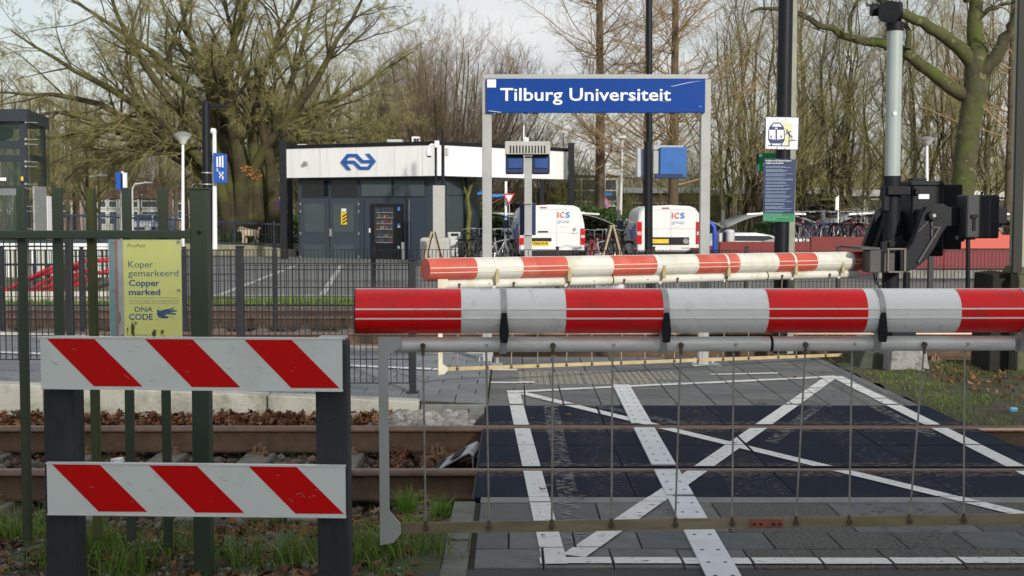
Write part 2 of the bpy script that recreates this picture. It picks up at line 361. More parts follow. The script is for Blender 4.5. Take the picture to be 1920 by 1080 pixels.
base = MB(); base.bb(-.19, 6, 6.55, 9.83, -.4, -.19); o = base.build('crossing_base', concrete_gr); o['kind'] = 'structure'
xs = [-.2, .66, 1.52, 2.38, 3.24]
cz = thing('rubber_deck', 'dark blue-black rubber panels laid between and beside the near rails', 'rubber crossing deck', (1.5, 8, 0)); del cz['category']; cz['kind'] = 'structure'
for (y0, y1) in ((6.6, 7.275), (7.40, 8.10), (8.105, 8.735), (8.87, 9.79)):
    for i in range(5):
        x0 = -.2 + .86 * i; x1 = x0 + .855
        if x0 > 3.2 and y0 > 8.8: continue
        if i == 4 and y0 > 8: x1 = x0 + .02
        if i == 4 and y0 > 7.3 and y0 < 8: x1 = x0 + .05
        z = random.uniform(-.004, -.001); b = MB(); b.bb(x0 + .001, x1 + .003, y0, y1 - .004, -.19, z)
        b.build('rubber_panel', rubber, cz, bevel=.003); RECTS.append((x0 + .006, x1 - .006, y0 + .003, y1 - .007, z))
b = MB(); b.bb(-.215, -.2, 6.62, 7.26, -.19, -.02); b.bb(-.215, -.2, 7.42, 8.72, -.19, -.02); b.bb(-.215, -.2, 8.9, 9.78, -.19, -.02)
for y in (7.6, 8.1, 8.5): b.bb(-.245, -.2, y, y + .05, -.14, -.08)
b.build('panel_end_bracket', soft_black, cz, bevel=.003)
# rust streaks next to the rails
rs = mat('rust_dust', (.12, .06, .03), .9, var=.4, scale=14)
b = MB(); b.bb(-.2, 3.2, 7.36, 7.398, -.05, -.012); b.bb(-.2, 3.2, 8.738, 8.78, -.05, -.012); b.build('flange_gap_filler', rs, cz)

# ---- paving tiles
tmats = [mat('grey_paving_%s' % n, c, .85, var=.16, scale=7, bump=.3, bscale=80, dirt=(.055, .058, .045), dscale=5, damt=.6)
         for n, c in (('a', (.125, .13, .135)), ('b', (.105, .11, .112)), ('c', (.145, .145, .14)))]
agg = mat('washed_aggregate', (.11, .105, .10), .9, var=.6, scale=70, bump=.8, bscale=90, dirt=(.22, .21, .19), dscale=90, damt=.9, dthr=.55)
plat_m = [mat('platform_tile_%s' % n, c, .85, var=.12, scale=6, bump=.2, bscale=80) for n, c in (('a', (.19, .20, .215)), ('b', (.165, .175, .19)))]
tact = mat('tactile_tile', (.25, .235, .19), .85, var=.15, scale=7, bump=.2, bscale=60)
def pave(name, x0, x1, y0, y1, w, h, mats, zf, stag=True, skip=None, gap=.007, pick=None, lab=None):
    root = bpy.data.objects.new(name, None); COL.objects.link(root); root['kind'] = 'structure'; ORG[root.name] = Vector((0, 0, 0))
    cache = {}; rows = int(round((y1 - y0) / h))
    for j in range(rows):
        ya = y0 + j * h; off = (w / 2 if (j % 2 and stag) else 0); x = x0 - off
        while x < x1 - .01:
            a, c = max(x, x0), min(x + w, x1); x += w
            if c - a < .04: continue
            if skip and skip((a + c) / 2, ya + h / 2): continue
            mi = pick((a + c) / 2, ya + h / 2) if pick else random.choice(mats); key = (round(c - a, 3), mi.name)
            if key not in cache:
                b = MB(); b.bb(gap / 2, c - a - gap / 2, gap / 2, h - gap / 2, -.06, 0)
                me_o = b.build('tile', mi, root); me = me_o.data
                bm = bmesh.new(); bm.from_mesh(me); bmesh.ops.bevel(bm, geom=[e for e in bm.edges if all(v.co.z > -.01 for v in e.verts)], offset=.0035, segments=1, affect='EDGES'); bm.to_mesh(me); bm.free()
                cache[key] = me; o = me_o
            else: o = link('tile', cache[key], root)
            z = zf((a + c) / 2, ya + h / 2) + random.uniform(-.0035, 0)
            o.location = (a, ya, z); o.rotation_euler = (zf(0, 0) * 0 + random.uniform(-.004, .004), -math.atan((zf(c, ya) - zf(a, ya)) / (c - a)), 0)
            RECTS.append((a + gap / 2 + .003, c - gap / 2 - .003, ya + gap / 2 + .003, ya + h - gap / 2 - .003, z + .002))
    return root
jm = mat('joint_soil', (.045, .042, .03), .95, var=.3, scale=20, bump=.5, bscale=60, dirt=(.05, .07, .02), dscale=6, damt=.5)
def nearpick(x, y):
    if x > .95 and y < 6.2 and random.random() < .62: return agg
    if x > .8 and y > 6.2 and random.random() < .35: return agg
    return random.choice(tmats)
o = MB().bb(-.2, 7, 5.262, 6.58, -.3, -.03).build('near_paving_bed', jm); o['kind'] = 'structure'
pave('near_paving', -.165, 3.0, 5.865, 6.465, .6, .6, tmats, lambda x, y: 0.0, pick=nearpick)
pave('near_paving', -.165, 3.0, 5.265, 5.865, .3, .3, tmats, lambda x, y: 0.0, pick=nearpick)
b = MB(); b.bb(-.165, 7, 6.472, 6.592, -.1, -.001); o = b.build('edge_kerb', mat('light_kerb', (.20, .20, .19), .85, var=.15, scale=8), bevel=.003); o['kind'] = 'structure'
kr = bpy.data.objects.new('border_kerb', None); COL.objects.link(kr); kr['kind'] = 'structure'; ORG[kr.name] = Vector((0, 0, 0))
for i in range(6):
    b = MB(); b.bb(-.305, -.19, 4.15 + .4 * i - .0, 4.54 + .4 * i, -.1, -.004 - .006 * (i % 2)); b.build('kerb_block', mat('mossy_kerb', (.14, .145, .125), .9, var=.2, scale=8, bump=.4, dirt=(.07, .085, .03), dscale=5, damt=.7), kr, bevel=.008)
o = MB().bb(-.2, 3.22, 9.8, 13.15, -.35, -.03).build('far_paving_bed', jm); o['kind'] = 'structure'
def farskip(x, y): return .05 < x < 1.4 and 11.05 < y < 12.0
pave('far_paving', -.195, 3.2, 9.83, 13.13, .3, .3, tmats, lambda x, y: 0.0, skip=farskip, stag=False)
tp = bpy.data.objects.new('tactile_paving', None); COL.objects.link(tp); tp['kind'] = 'structure'; ORG[tp.name] = Vector((0, 0, 0)); c0 = None
for j in range(3):
    for i in range(5):
        x = .045 + .3 * i; y = 11.03 + .3 * j
        if c0 is None:
            b = MB(); b.bb(.004, .296, .004, .296, -.05, -.006)
            for k in range(5): b.bb(.02 + .056 * k, .05 + .056 * k, .01, .29, -.006, .0)
            o = b.build('tactile_tile', tact, tp); c0 = o.data
        else: o = link('tactile_tile', c0, tp)
        o.location = (x, y, random.uniform(-.003, .001)); RECTS.append((x + .008, x + .292, y + .008, y + .292, .002))
# platform (ramp rising to the left)
def pz(x, y): return .04 + .043 * max(0, -x - .75)
def ppick(x, y): return random.choice(plat_m)
pave('platform_paving', -7.65, -.2, 9.86, 13.16, .3, .3, plat_m, pz, pick=ppick)
b = MB(); b.add([(-7.7, 9.85, -.4), (-.2, 9.85, -.4), (-.2, 13.1, -.4), (-7.7, 13.1, -.4), (-7.7, 9.85, pz(-7.7, 0) - .03), (-.2, 9.85, 0), (-.2, 13.1, 0), (-7.7, 13.1, pz(-7.7, 0) - .03)],
                [(0, 1, 2, 3), (4, 5, 6, 7), (0, 1, 5, 4), (1, 2, 6, 5), (2, 3, 7, 6), (3, 0, 4, 7)]); o = b.build('platform_core', jm); o['kind'] = 'structure'
# concrete edge wall blocks
pw = bpy.data.objects.new('platform_edge_wall', None); COL.objects.link(pw); pw['kind'] = 'structure'; ORG[pw.name] = Vector((0, 0, 0))
cut = [-7.7, -5.6, -3.63, -1.9, -.72]
for a, c in zip(cut[:-1], cut[1:]):
    for y0, y1, zb in ((9.68, 9.85, -.32),):
        b = MB(); a2, c2 = a + .006, c - .006
        b.add([(a2, y0, zb), (c2, y0, zb), (c2, y1, zb), (a2, y1, zb), (a2, y0, pz(a2, 0) + .005), (c2, y0, pz(c2, 0) + .005), (c2, y1, pz(c2, 0) + .005), (a2, y1, pz(a2, 0) + .005)],
              [(0, 1, 2, 3), (4, 5, 6, 7), (0, 1, 5, 4), (1, 2, 6, 5), (2, 3, 7, 6), (3, 0, 4, 7)])
        b.build('wall_block', concrete_lt, pw, bevel=.012)
b = MB(); b.bb(-.715, -.2, 9.8, 9.855, -.3, .0); b.bb(-.33, -.2, 9.5, 9.8, -.3, -.02); b.build('wall_block', concrete_gr, pw, bevel=.006)
b = MB(); b.add([(-7.7, 13.1, -.35), (-.2, 13.1, -.35), (-.2, 13.25, -.35), (-7.7, 13.25, -.35), (-7.7, 13.1, pz(-7.7, 0) + .006), (-.2, 13.1, .045), (-.2, 13.25, .045), (-7.7, 13.25, pz(-7.7, 0) + .006)],
                [(0, 1, 2, 3), (4, 5, 6, 7), (0, 1, 5, 4), (1, 2, 6, 5), (2, 3, 7, 6), (3, 0, 4, 7)]); b.build('wall_block', concrete_lt, pw)

# ---- paint, cut piece by piece where the joints are
def paint_mat(name, col, thr, damt=.85):
    m = mat(name, col, .7, var=.06, scale=5, bump=.1, bscale=60); t = m.node_tree; n = t.nodes; l = t.links.new; bs = n['Principled BSDF']
    co = n.new('ShaderNodeTexCoord'); z = n.new('ShaderNodeTexNoise'); z.inputs['Scale'].default_value = 16; z.inputs['Detail'].default_value = 8; z.inputs['Roughness'].default_value = .75
    mp = n.new('ShaderNodeMapping'); mp.inputs['Scale'].default_value = (1, 2.2, 1); l(co.outputs['Object'], mp.inputs[0]); l(mp.outputs[0], z.inputs[0])
    r = n.new('ShaderNodeValToRGB'); r.color_ramp.elements[0].position = thr; r.color_ramp.elements[1].position = thr + .03
    r.color_ramp.elements[0].color = (0, 0, 0, 1); l(z.outputs[0], r.inputs[0]); l(r.outputs[0], bs.inputs['Alpha']); return m
paint = paint_mat('white_road_paint', (.66, .665, .64), .385)
oldpaint = paint_mat('ghost_road_paint', (.22, .22, .21), .52)
def clip(poly, x0, x1, y0, y1):
    for ax, v, s in ((0, x0, 1), (0, x1, -1), (1, y0, 1), (1, y1, -1)):
        res = []
        for i in range(len(poly)):
            a, c = poly[i], poly[(i + 1) % len(poly)]; da, dc = (a[ax] - v) * s, (c[ax] - v) * s
            if da >= 0: res.append(a)
            if da * dc < 0:
                k = da / (da - dc); res.append((a[0] + (c[0] - a[0]) * k, a[1] + (c[1] - a[1]) * k))
        poly = res
        if len(poly) < 3: return []
    return poly
def stripe(name, a, c, w, m, lift=.003, label=None):
    d = Vector((c[0] - a[0], c[1] - a[1])); d.normalize(); s = Vector((-d.y, d.x)) * (w / 2)
    q = [(a[0] - s.x, a[1] - s.y), (c[0] - s.x, c[1] - s.y), (c[0] + s.x, c[1] + s.y), (a[0] + s.x, a[1] + s.y)]
    b = MB()
    for x0, x1, y0, y1, z in RECTS:
        p = clip(q, x0, x1, y0, y1)
        if len(p) >= 3: b.add([(u, v, z + lift + (pz(u, v) - pz((x0 + x1) / 2, v) if x1 < -.2 else 0)) for u, v in p], [tuple(range(len(p)))])
    if b.f: o = b.build(name, m); o['kind'] = 'structure'; o['label'] = label or 'white painted line on the crossing'
RECTS.append((-.16, 3.2, 6.476, 6.588, -.001))
stripe('painted_line', (.185, 5.3), (.01, 10.58), .108, paint, .004)
stripe('painted_line', (3.0, 5.3), (2.98, 11.5), .115, paint, .004)
stripe('painted_line', (.05, 10.52), (2.98, 11.5), .10, paint, .0045)
stripe('painted_line', (.12, 5.355), (3.0, 5.355), .095, paint, .0045)
stripe('painted_line', (.08, 10.45), (2.98, 5.45), .10, paint, .005)
stripe('painted_line', (.27, 5.42), (2.9, 11.4), .11, paint, .0055)
for a, c, w in (((.30, 5.5), (.30, 9.9), .11), ((2.84, 8.4), (2.82, 11.3), .1), ((.3, 10.3), (1.2, 8.95), .1), ((1.7, 8.2), (2.9, 10.9), .09)):
    stripe('ghost_line', a, c, w, oldpaint, .0025, 'faint older white line on the crossing')
for a, c, w in (((-.19, 11.1), (.2, 11.1), .09), ((-.19, 12.0), (.05, 12.0), .1), ((1.85, 11.65), (2.5, 11.75), .08), ((-7.6, 11.55), (-.2, 11.75), .13), ((-7.6, 11.75), (-5.5, 11.75), .0001)):
    stripe('platform_line', a, c, w, paint, .004, 'white line on the platform tiles')
dust = paint_mat('rust_brown_dust', (.085, .055, .035), .50); wear = paint_mat('tyre_wear_scuff', (.07, .072, .075), .56)
for y, w in ((7.2, .16), (7.46, .10), (8.66, .14), (8.95, .14)): stripe('rail_dust', (-.2, y), (3.24, y), w, dust, .0015, 'rusty dust on the rubber beside the rail')
for a, c, w in (((1.35, 6.6), (1.4, 9.8), .34), ((2.35, 6.6), (2.3, 9.8), .40), ((.55, 6.6), (.6, 9.8), .26), ((1.9, 5.3), (1.95, 6.5), .4)): stripe('wear_mark', a, c, w, wear, .0012, 'grey wear scuffs on the crossing deck')
# bolted white guide plates
gp = mat('white_guide_plate', (.62, .65, .66), .5, var=.06, scale=6, dirt=(.35, .35, .3), dscale=8, damt=.4)
gs = bpy.data.objects.new('guide_strip', None); COL.objects.link(gs); gs['kind'] = 'structure'; ORG[gs.name] = Vector((0, 0, 0))
def gx(y): return .874 + (y - 5.2) * .0135
for y0, y1 in ((4.6, 5.66), (5.665, 6.1), (6.105, 6.56), (6.62, 7.26), (7.42, 8.05), (8.055, 8.70), (8.93, 9.75), (9.76, 10.9)):
    z = .012; b = MB(); hw = .073
    b.add([(gx(y0) - hw, y0, 0), (gx(y0) + hw, y0, 0), (gx(y1) + hw, y1, 0), (gx(y1) - hw, y1, 0), (gx(y0) - hw, y0, z), (gx(y0) + hw, y0, z), (gx(y1) + hw, y1, z), (gx(y1) - hw, y1, z)],
          [(0, 1, 2, 3), (4, 5, 6, 7), (0, 1, 5, 4), (1, 2, 6, 5), (2, 3, 7, 6), (3, 0, 4, 7)]); o = b.build('guide_plate', gp, gs, bevel=.003)
    b = MB(); k = y0 + .1
    while k < y1 - .05:
        for s in (-.036, .036): b.cyl((gx(k) + s, k, z), (gx(k) + s, k, z + .001), .009, 8)
        k += .2
    if b.f: b.build('bolt', soft_black, o)

# ================================================================== FOREGROUND
# ---- red and white barricade
BY = 4.6
t = thing('road_barricade', 'low barricade of two red and white striped boards on two dark plastic posts', 'barricade', tuple(P(370, 1080, BY)))
post_m = mat('recycled_plastic_post', (.020, .024, .030), .6, var=.35, scale=4, bump=.25, bscale=18, dirt=(.04, .045, .05), dscale=3, damt=.8, stretch=(2, 2, .7))
rfl_w = mat('reflective_white_board', (.70, .75, .74), .4, var=.02, scale=3, dirt=(.42, .44, .38), dscale=3, damt=.5, dthr=.53)
rfl_r = mat('reflective_red_board', (.60, .003, .003), .45, var=.04, scale=3, dirt=(.4, .03, .02), dscale=20, damt=.15, dthr=.6, spec=.15)
for x0, x1, xb0, xb1, yt in ((88, 148, 97, 153, 628), (597, 650, 606, 656, 636)):
    p = P((x0 + x1) / 2, 632, BY + .09); q = P((xb0 + xb1) / 2, 1120, BY + .09); w = .118
    b = MB(); zt = P(1, 637, BY + .09).z
    b.beam((q.x, p.y, -.35), (p.x + (.0), p.y, zt), w, w, up=(0, 1, 0)); o = b.build('post', post_m, t, bevel=.012)
    b = MB(); b.bb(p.x - w / 2 + .004, p.x + w / 2 - .004, p.y - w / 2 + .004, p.y + w / 2 - .004, zt, zt + .012); b.build('post_cap', galv, t, bevel=.006)
    for (hx, hy) in ((p.x, P(110, 792, BY).z),):
        b = MB(); b.cyl((hx - .006, p.y - w / 2 - .001, hy), (hx - .006, p.y - w / 2 + .004, hy), .004, 8); b.build('drilled_hole', tyre, o)
for ytl, ytr, ybl, ybr, xl, xr, xs_ in ((632, 635, 727, 732, 79, 642, (88, 272, 458)), (867, 873, 962, 968, 91, 648, (97, 279, 466))):
    A = (0, BY); Bp = (1, BY)
    b = MB(); b.pxpoly([(xl, ytl), (xr, ytr), (xr + 1, ybr), (xl + 2, ybl)], A, Bp, .022); bo = b.build('board', rfl_w, t, bevel=.0025)
    b = MB(); b.pxpoly([(xl - 1, ytl - 2), (xr + 1, ytr - 2), (xr + 1, ytr + 1), (xl - 1, ytl + 1)], A, Bp, .024); b.pxpoly([(xl + 1, ybl - 1), (xr + 2, ybr - 1), (xr + 2, ybr + 1), (xl + 1, ybl + 1)], A, Bp, .024); b.build('board_edge', alu, bo)
    rs2 = random.Random(int(ytl)); sc_m = mat('grey_scuff', (.30, .31, .29), .6)
    b = MB()
    for q in range(16):
        x = rs2.uniform(xl + 12, xr - 12); y = rs2.uniform(ytl + 12, ybl - 10); L_ = rs2.uniform(1.5, 12); an = rs2.uniform(-.5, .9); b.pxpoly([(x, y), (x + L_, y + L_ * an), (x + L_, y + L_ * an + .5), (x, y + .9)], (0, BY - .0235), (1, BY - .0235), .0003)
    b.build('scuff_marks', sc_m, bo)
    for k, x in enumerate(xs_):
        f = (x - xl) / (xr - xl); yt = ytl + (ytr - ytl) * f + 3; yb = ybl + (ybr - ybl) * f - 3
        x2 = x + 91; xb = x + 90
        b = MB(); b.pxpoly([(x, yt), (x2 - 2, yt + .4), (x2 + xb - x - 4 + 2, yb + .6), (xb - 2 + 0, yb)], (0, BY - .022), (1, BY - .022), .0008); b.build('red_stripe', rfl_r, bo)
# ---- green steel fence
FY = 5.35
gm = mat('green_painted_steel', (.036, .058, .035), .5, var=.15, scale=4, dirt=(.075, .065, .02), dscale=2.2, damt=.55, stretch=(1.5, 1.5, .6), dthr=.52)
gmoss = mat('algae_streak_steel', (.075, .085, .018), .7, var=.3, scale=6, dirt=(.036, .058, .035), dscale=4, damt=.9, stretch=(3, 3, .5))
t = thing('bar_fence', 'dark green steel fence of upright bars with one crossrail and a thick end post', 'fence', (P(380, 1060, FY).x, FY, -.1))
A = (0, FY)
b = MB(); b.pxbox(-260, 432, 362, 447, (0, FY), (1, FY), .045); b.build('rail', gm, t, bevel=.003)
for i, (xt, xb) in enumerate(((40, 52), (108, 118), (170, 184), (237, 247), (305, 316), (-28, -15), (-95, -80), (-160, -145))):
    a = P(xt, 352, FY + .02); c = P(xb, 1012 if i < 4 else 1025, FY + .02)
    b = MB(); b.beam(c, a, .034, .034, up=(0, 1, 0)); b.build('upright_bar', gmoss if i == 2 else gm, t, bevel=.003)
a = P(375, 356, FY); c = P(383, 1090, FY)
b = MB(); b.beam((c.x, FY, c.z), (a.x, FY, a.z), .072, .08, up=(0, 1, 0)); b.build('end_post', gm, t, bevel=.005)
b = MB(); b.bb(a.x - .04, a.x + .04, FY - .044, FY + .044, a.z, a.z + .008); b.build('post_cap', gm, t, bevel=.003)
b = MB(); q = P(373, 436, FY - .04); b.cyl(q, q + Vector((0, -.004, 0)), .0085, 12); b.build('bolt', soft_black, t)
# ---- yellow copper sign
SY = FY - .035
ym = mat('faded_yellow_sign', (.90, .91, .30), .45, var=.07, scale=3, dirt=(.80, .84, .42), dscale=2.2, damt=.6)
nn = ym.node_tree
t = thing('warning_sign', 'faded yellow sign about marked copper on the green bar fence', 'sign', tuple(P(275, 632, SY)))
tealm = mat('faded_teal_print', (.22, .42, .43), .5, var=.12, dirt=(.45, .35, .33), dscale=6, damt=.4)
palm = mat('faded_white_print', (.5, .53, .53), .5, var=.08, dirt=(.3, .3, .27), dscale=8, damt=.5)
pink = mat('faded_red_print', (.42, .24, .22), .5, var=.2, scale=12)
b = MB(); b.pxbox(207, 449, 343, 640, (0, SY), (1, SY), .003); b.build('sign_plate', palm, t, bevel=.001)
b = MB(); b.pxbox(208, 450, 218, 639, (0, SY - .003), (1, SY - .003), .0006); b.build('teal_edge', tealm, t)
b = MB(); b.pxbox(218, 450, 223.5, 639, (0, SY - .003), (1, SY - .003), .0006); b.build('red_edge', pink, t)
b = MB(); b.pxbox(234, 450, 342, 639, (0, SY - .003), (1, SY - .003), .0007); b.build('yellow_face', ym, t)
tb = mat('faded_blue_print', (.07, .17, .27), .5, var=.15, scale=20)
tb2 = mat('faded_blue_bold_print', (.03, .14, .30), .5, var=.15, scale=20)
tg = mat('pale_grey_print', (.30, .32, .16), .5, var=.3, scale=40)
T0 = SY - .0042
for s, x0, x1, yb, cap, mm, bo in (('ProRail', 239, 272, 463.5, 6.5, tg, .01), ('Koper', 240.5, 287, 501.5, 12.5, tb, 0.), ('gemarkeerd', 240.5, 334.5, 518, 12.5, tb, 0.), ('Copper', 241.5, 299, 536, 11.5, tb2, .022), ('marked', 241.5, 300.5, 553, 11.5, tb2, .022),
                                 ('Het spoor koper en onmiskenbaar NS', 242, 335, 566, 4, tg, 0.), ('DNA', 253, 286.5, 584.5, 9.5, tb2, .01), ('CODE', 242, 286.5, 599.5, 11.5, tb2, .02), ('WWW.', 243, 279, 630, 3.5, tb, 0)):
    text(s, x0, x1, yb, cap, T0, mm, t, bo)
b = MB(); b.pxbox(241, 558.4, 335, 558.9, (0, T0), (1, T0), .0004); b.pxbox(241, 569, 335, 569.5, (0, T0), (1, T0), .0004); b.build('thin_rule', tb, t)
b = MB(); hand = [(294.5, 580), (301, 583), (310, 580), (325, 577.5), (326, 579.5), (317, 582.5), (331, 581), (331, 584), (318, 585.5), (330, 588), (329, 590.5), (314, 588.5), (308, 592), (315, 593), (316, 596.5), (304, 597), (297, 594), (294.5, 590)]
b.pxpoly(hand, (0, T0), (1, T0), .0005); b.build('hand_emblem', tb2, t)
redp = mat('thin_red_print', (.45, .16, .12), .5)
b = MB()
for a, c in (((294, 574), (327, 599)), ((327, 574), (293, 600))):
    b.pxpoly([(a[0], a[1]), (a[0] + .9, a[1]), (c[0] + .9, c[1]), (c[0], c[1])], (0, T0 - .0008), (1, T0 - .0008), .0004)
b.build('cross_mark', redp, t)
for x, y in ((213, 454), (334, 453.5), (213, 544), (335, 544), (336, 633)):
    q = P(x, y, T0 - .001); b = MB(); b.cyl(q + Vector((0, .004, 0)), q + Vector((0, -.004, 0)), .0065, 12); b.cyl(q + Vector((0, -.004, 0)), q + Vector((0, -.006, 0)), .003, 8); b.build('screw', galv, t)
grime = mat('algae_grime', (.10, .11, .03), .9, var=.4, scale=30)
z = grime.node_tree; n_ = z.nodes; co = n_.new('ShaderNodeTexCoord'); q_ = n_.new('ShaderNodeTexNoise'); q_.inputs['Scale'].default_value = 26; q_.inputs['Detail'].default_value = 8
r_ = n_.new('ShaderNodeValToRGB'); r_.color_ramp.elements[0].position = .56; r_.color_ramp.elements[1].position = .66; r_.color_ramp.elements[0].color = (0, 0, 0, 1)
mp_ = n_.new('ShaderNodeMapping'); mp_.inputs['Scale'].default_value = (1.8, 1, .6)
z.links.new(co.outputs['Object'], mp_.inputs[0]); z.links.new(mp_.outputs[0], q_.inputs[0]); z.links.new(q_.outputs[0], r_.inputs[0]); z.links.new(r_.outputs[0], n_['Principled BSDF'].inputs['Alpha'])
b = MB(); b.pxpoly([(224, 575), (245, 590), (262, 612), (300, 620), (341, 610), (341, 638), (224, 638)], (0, T0 - .0012), (1, T0 - .0012), .0003); b.build('algae_film', grime, t)

# ---- near level crossing boom
def boom(name, label, L0, L1, r, reds, clamps, rods, Wm, Rm, lowbar, small, detail, plate_m, rodm, barm, dz_small, dz_bar, x_end, ang_n, seams):
    """L0, L1: axis ends (tip, root). reds/clamps/rods are fractions along the axis."""
    t = thing(name, label, 'barrier arm', (L0.x, L0.y, 0)); ax = (L1 - L0); Ln = ax.length; d = ax.normalized(); nrm = Vector((d.y, -d.x, 0)).normalized(); up = Vector((0, 0, 1))
    if nrm.y > 0: nrm = -nrm
    at = lambda s: L0 + ax * s
    b = MB(); b.cyl(L0, L1, r, 40); tb_ = b.build('arm_tube', Wm, t, smooth=40)
    b = MB()
    for f0, f1 in reds:
        b = MB(); b.tube([at(f0), at(f1)], r + .0012, 40, cap=False); b.build('red_band', Rm, tb_, smooth=40)
    for ang in (.16, -.26, 1.50):
        b = MB(); q = nrm * (math.cos(ang) * (r + .001)) + up * (math.sin(ang) * (r + .001)); b.beam(L0 + q, L1 + q, .006 * r / .09, .005, up=tuple(q.normalized())); b.build('profile_rib', Wm, tb_)
    b = MB(); b.cyl(L0 - d * .004, L0, r * 1.01, 40); b.build('end_cap', soft_black if detail else far_red, t, smooth=40)
    # small tube
    s0 = at(small[0]) - up * dz_small; s1 = at(small[1]) - up * dz_small; rs = small[2]
    b = MB(); b.cyl(s0, s1, rs, 20); st = b.build('skirt_tube', alu if detail else far_white, t, smooth=40)
    for f in seams:
        q = at(f) - up * dz_small; b = MB(); b.cyl(q - d * .006, q + d * .006, rs * 1.03, 20); b.build('joint_ring', soft_black, st, smooth=40)
    for f in clamps:
        q = at(f); b = MB(); b.tube([q - d * .012 * r / .09, q + d * .012 * r / .09], r + .005, 40, 0, cap=True); b.beam(q - up * (r * .7) + nrm * (r * .55), q - up * (dz_small + rs) + nrm * (rs * .6), .028 * r / .09, .022, 0)
        c = b.build('clamp_band', galv if detail else far_white, t, smooth=40)
        b = MB(); b.prism([(-.011, 0), (.011, 0), (.02, -r * .9), (.014, -r * 1.35), (-.014, -r * 1.35), (-.02, -r * .9)], q + nrm * (r * .93) + up * (-.0), d, up, nrm * .016); b.build('clamp_wedge', soft_black if detail else tan_bar, c, bevel=.002)
        b = MB(); w = q - up * dz_small; b.tube([w - d * .014, w + d * .014], rs + .004, 20); b.build('clamp_strap', galv if detail else tan_bar, c, smooth=40)
    # bottom bar
    q0 = at(lowbar[0]) - up * dz_bar[0]; q1 = at(lowbar[1]) - up * dz_bar[1]; hb = lowbar[2]
    b = MB(); b.beam(q0, q1, .006, hb); bar = b.build('bottom_bar', barm, t, bevel=.001)
    # end plate
    e = at(x_end); w = .042 * r / .09; yb = dz_bar[0]
    top = -(dz_small - rs * 1.15)
    pl = [(-w * .9, top), (w * 1.25, top), (w * 1.4, top - rs * .9), (w * 1.2, top - rs * 1.4), (w * .05, top - rs * 2.4), (w * .1, -yb + hb * 1.7), (w * 1.15, -yb + hb * .6), (w * 1.2, -yb - hb * .3), (w * .45, -yb - hb * 1.1), (-w * .85, -yb - hb * 1.3)]
    b = MB(); b.prism(pl, e + nrm * (rs * .9), d, up, nrm * .01); b.build('end_plate', plate_m, t, bevel=.002)
    # hanging rods
    for i, (ft, fb, front) in enumerate(rods):
        a = at(ft) - up * (dz_small + (0 if front else rs * .4)) + nrm * (rs + .008 if front else 0); k = (fb - lowbar[0]) / (lowbar[1] - lowbar[0]); c = q0.lerp(q1, k) + nrm * .004
        rr = .0042 if detail else .004
        b = MB(); b.cyl(a, c, rr, 8); rd = b.build('hanging_rod', rodm, t, smooth=50)
        b = MB(); b.cyl(a - nrm * .01, a + nrm * .008, .011, 12); b.cyl(a + nrm * .008, a + nrm * .012, .006, 6) ; b.tube([a - up * .01, a - up * .04], .007, 8)
        if front: b.build('eye_bolt', mat('brown_bolt', (.13, .10, .075), .5, .5, var=.3, scale=30), rd, smooth=40)
        b = MB(); b.tube([c + nrm * .002, c + nrm * .01], .0125, 10); b.tube([c + nrm * .01, c + nrm * .014], .006, 6); b.tube([c + up * .03, c], .0065, 6); b.build('lower_bolt', mat('brown_bolt', (.13, .10, .075), .5, .5, var=.3, scale=30), rd, smooth=40)
    for f in [ft for ft, fb, fr in rods if not fr]:
        q = at(f) - up * dz_small + nrm * (rs); b = MB(); b.tube([q - nrm * .003, q + nrm * .0025], .0075, 10); b.build('screw', galv, st, smooth=40)
    return t, at, nrm, bar
# near one
YN0, YN1 = 5.22, 5.46
def fr(px):   # photo column -> fraction along near axis
    k = (px - 960) / FPX; x0 = (668 - 960) / FPX * YN0; X1 = 2.75; return (k * YN0 - x0) / ((X1 - x0) - k * (YN1 - YN0))
a0 = P(668, 583.5, YN0); k = (1920 - 960) / FPX; a1 = Vector((2.75, YN1, P(960, 583, 5.43).z))
rods = [(fr(793), fr(797), True), (fr(912), fr(917), False), (fr(1036), fr(1036), True), (fr(1150), fr(1149), False), (fr(1275), fr(1270), True), (fr(1378), fr(1378), False), (fr(1508), fr(1499), True), (fr(1601), fr(1600), False), (fr(1730), fr(1714), True), (fr(1813), fr(1817), False), (fr(1965), fr(1950), True), (fr(2030), fr(2030), False)]
boom('crossing_boom', 'near thick red and white crossing boom with grey rods hanging below it', a0, a1, .0925,
     [(0.0, fr(864)), (fr(1058), fr(1240)), (fr(1433), fr(1616)), (fr(1789), fr(1975))], [fr(943), fr(1243), fr(1643), fr(1916)], rods, boom_white, boom_red,
     (fr(752), 1.0, .048), (fr(740), fr(1902), .032), True, mat('grey_end_plate', (.40, .43, .43), .5, var=.05, dirt=(.3, .28, .2), dscale=8, damt=.4),
     mat('grey_rod', (.30, .29, .26), .5, .3, var=.2, scale=20), moss_bar, P(960, 583.5, 5.3).z - P(960, 646, 5.3).z, (P(960, 583.5, 5.3).z - P(960, 992, 5.24).z, P(960, 583.5, 5.3).z - P(960, 966, 5.46).z), fr(727), 0, [fr(1447)])
rp_ = mat('rusty_red_plate', (.26, .09, .06), .7, .1, var=.25, scale=20)
A_, B_ = (a0.x, a0.y - .012), (a1.x, a1.y - .012)
tt = [o for o in COL.objects if o.name.startswith('bottom_bar')][0]
b = MB(); b.pxbox(1408, 974, 1468, 990, A_, B_, .004); o = b.build('splice_plate', rp_, tt, bevel=.001)
b = MB()
for x in (1414, 1426, 1450, 1462): q = PL(x, 982, A_, B_); b.cyl(q, q + Vector((0, -.008, 0)), .0055, 6)
for o2 in (o,): pass
b.build('splice_bolt', soft_black, tt)
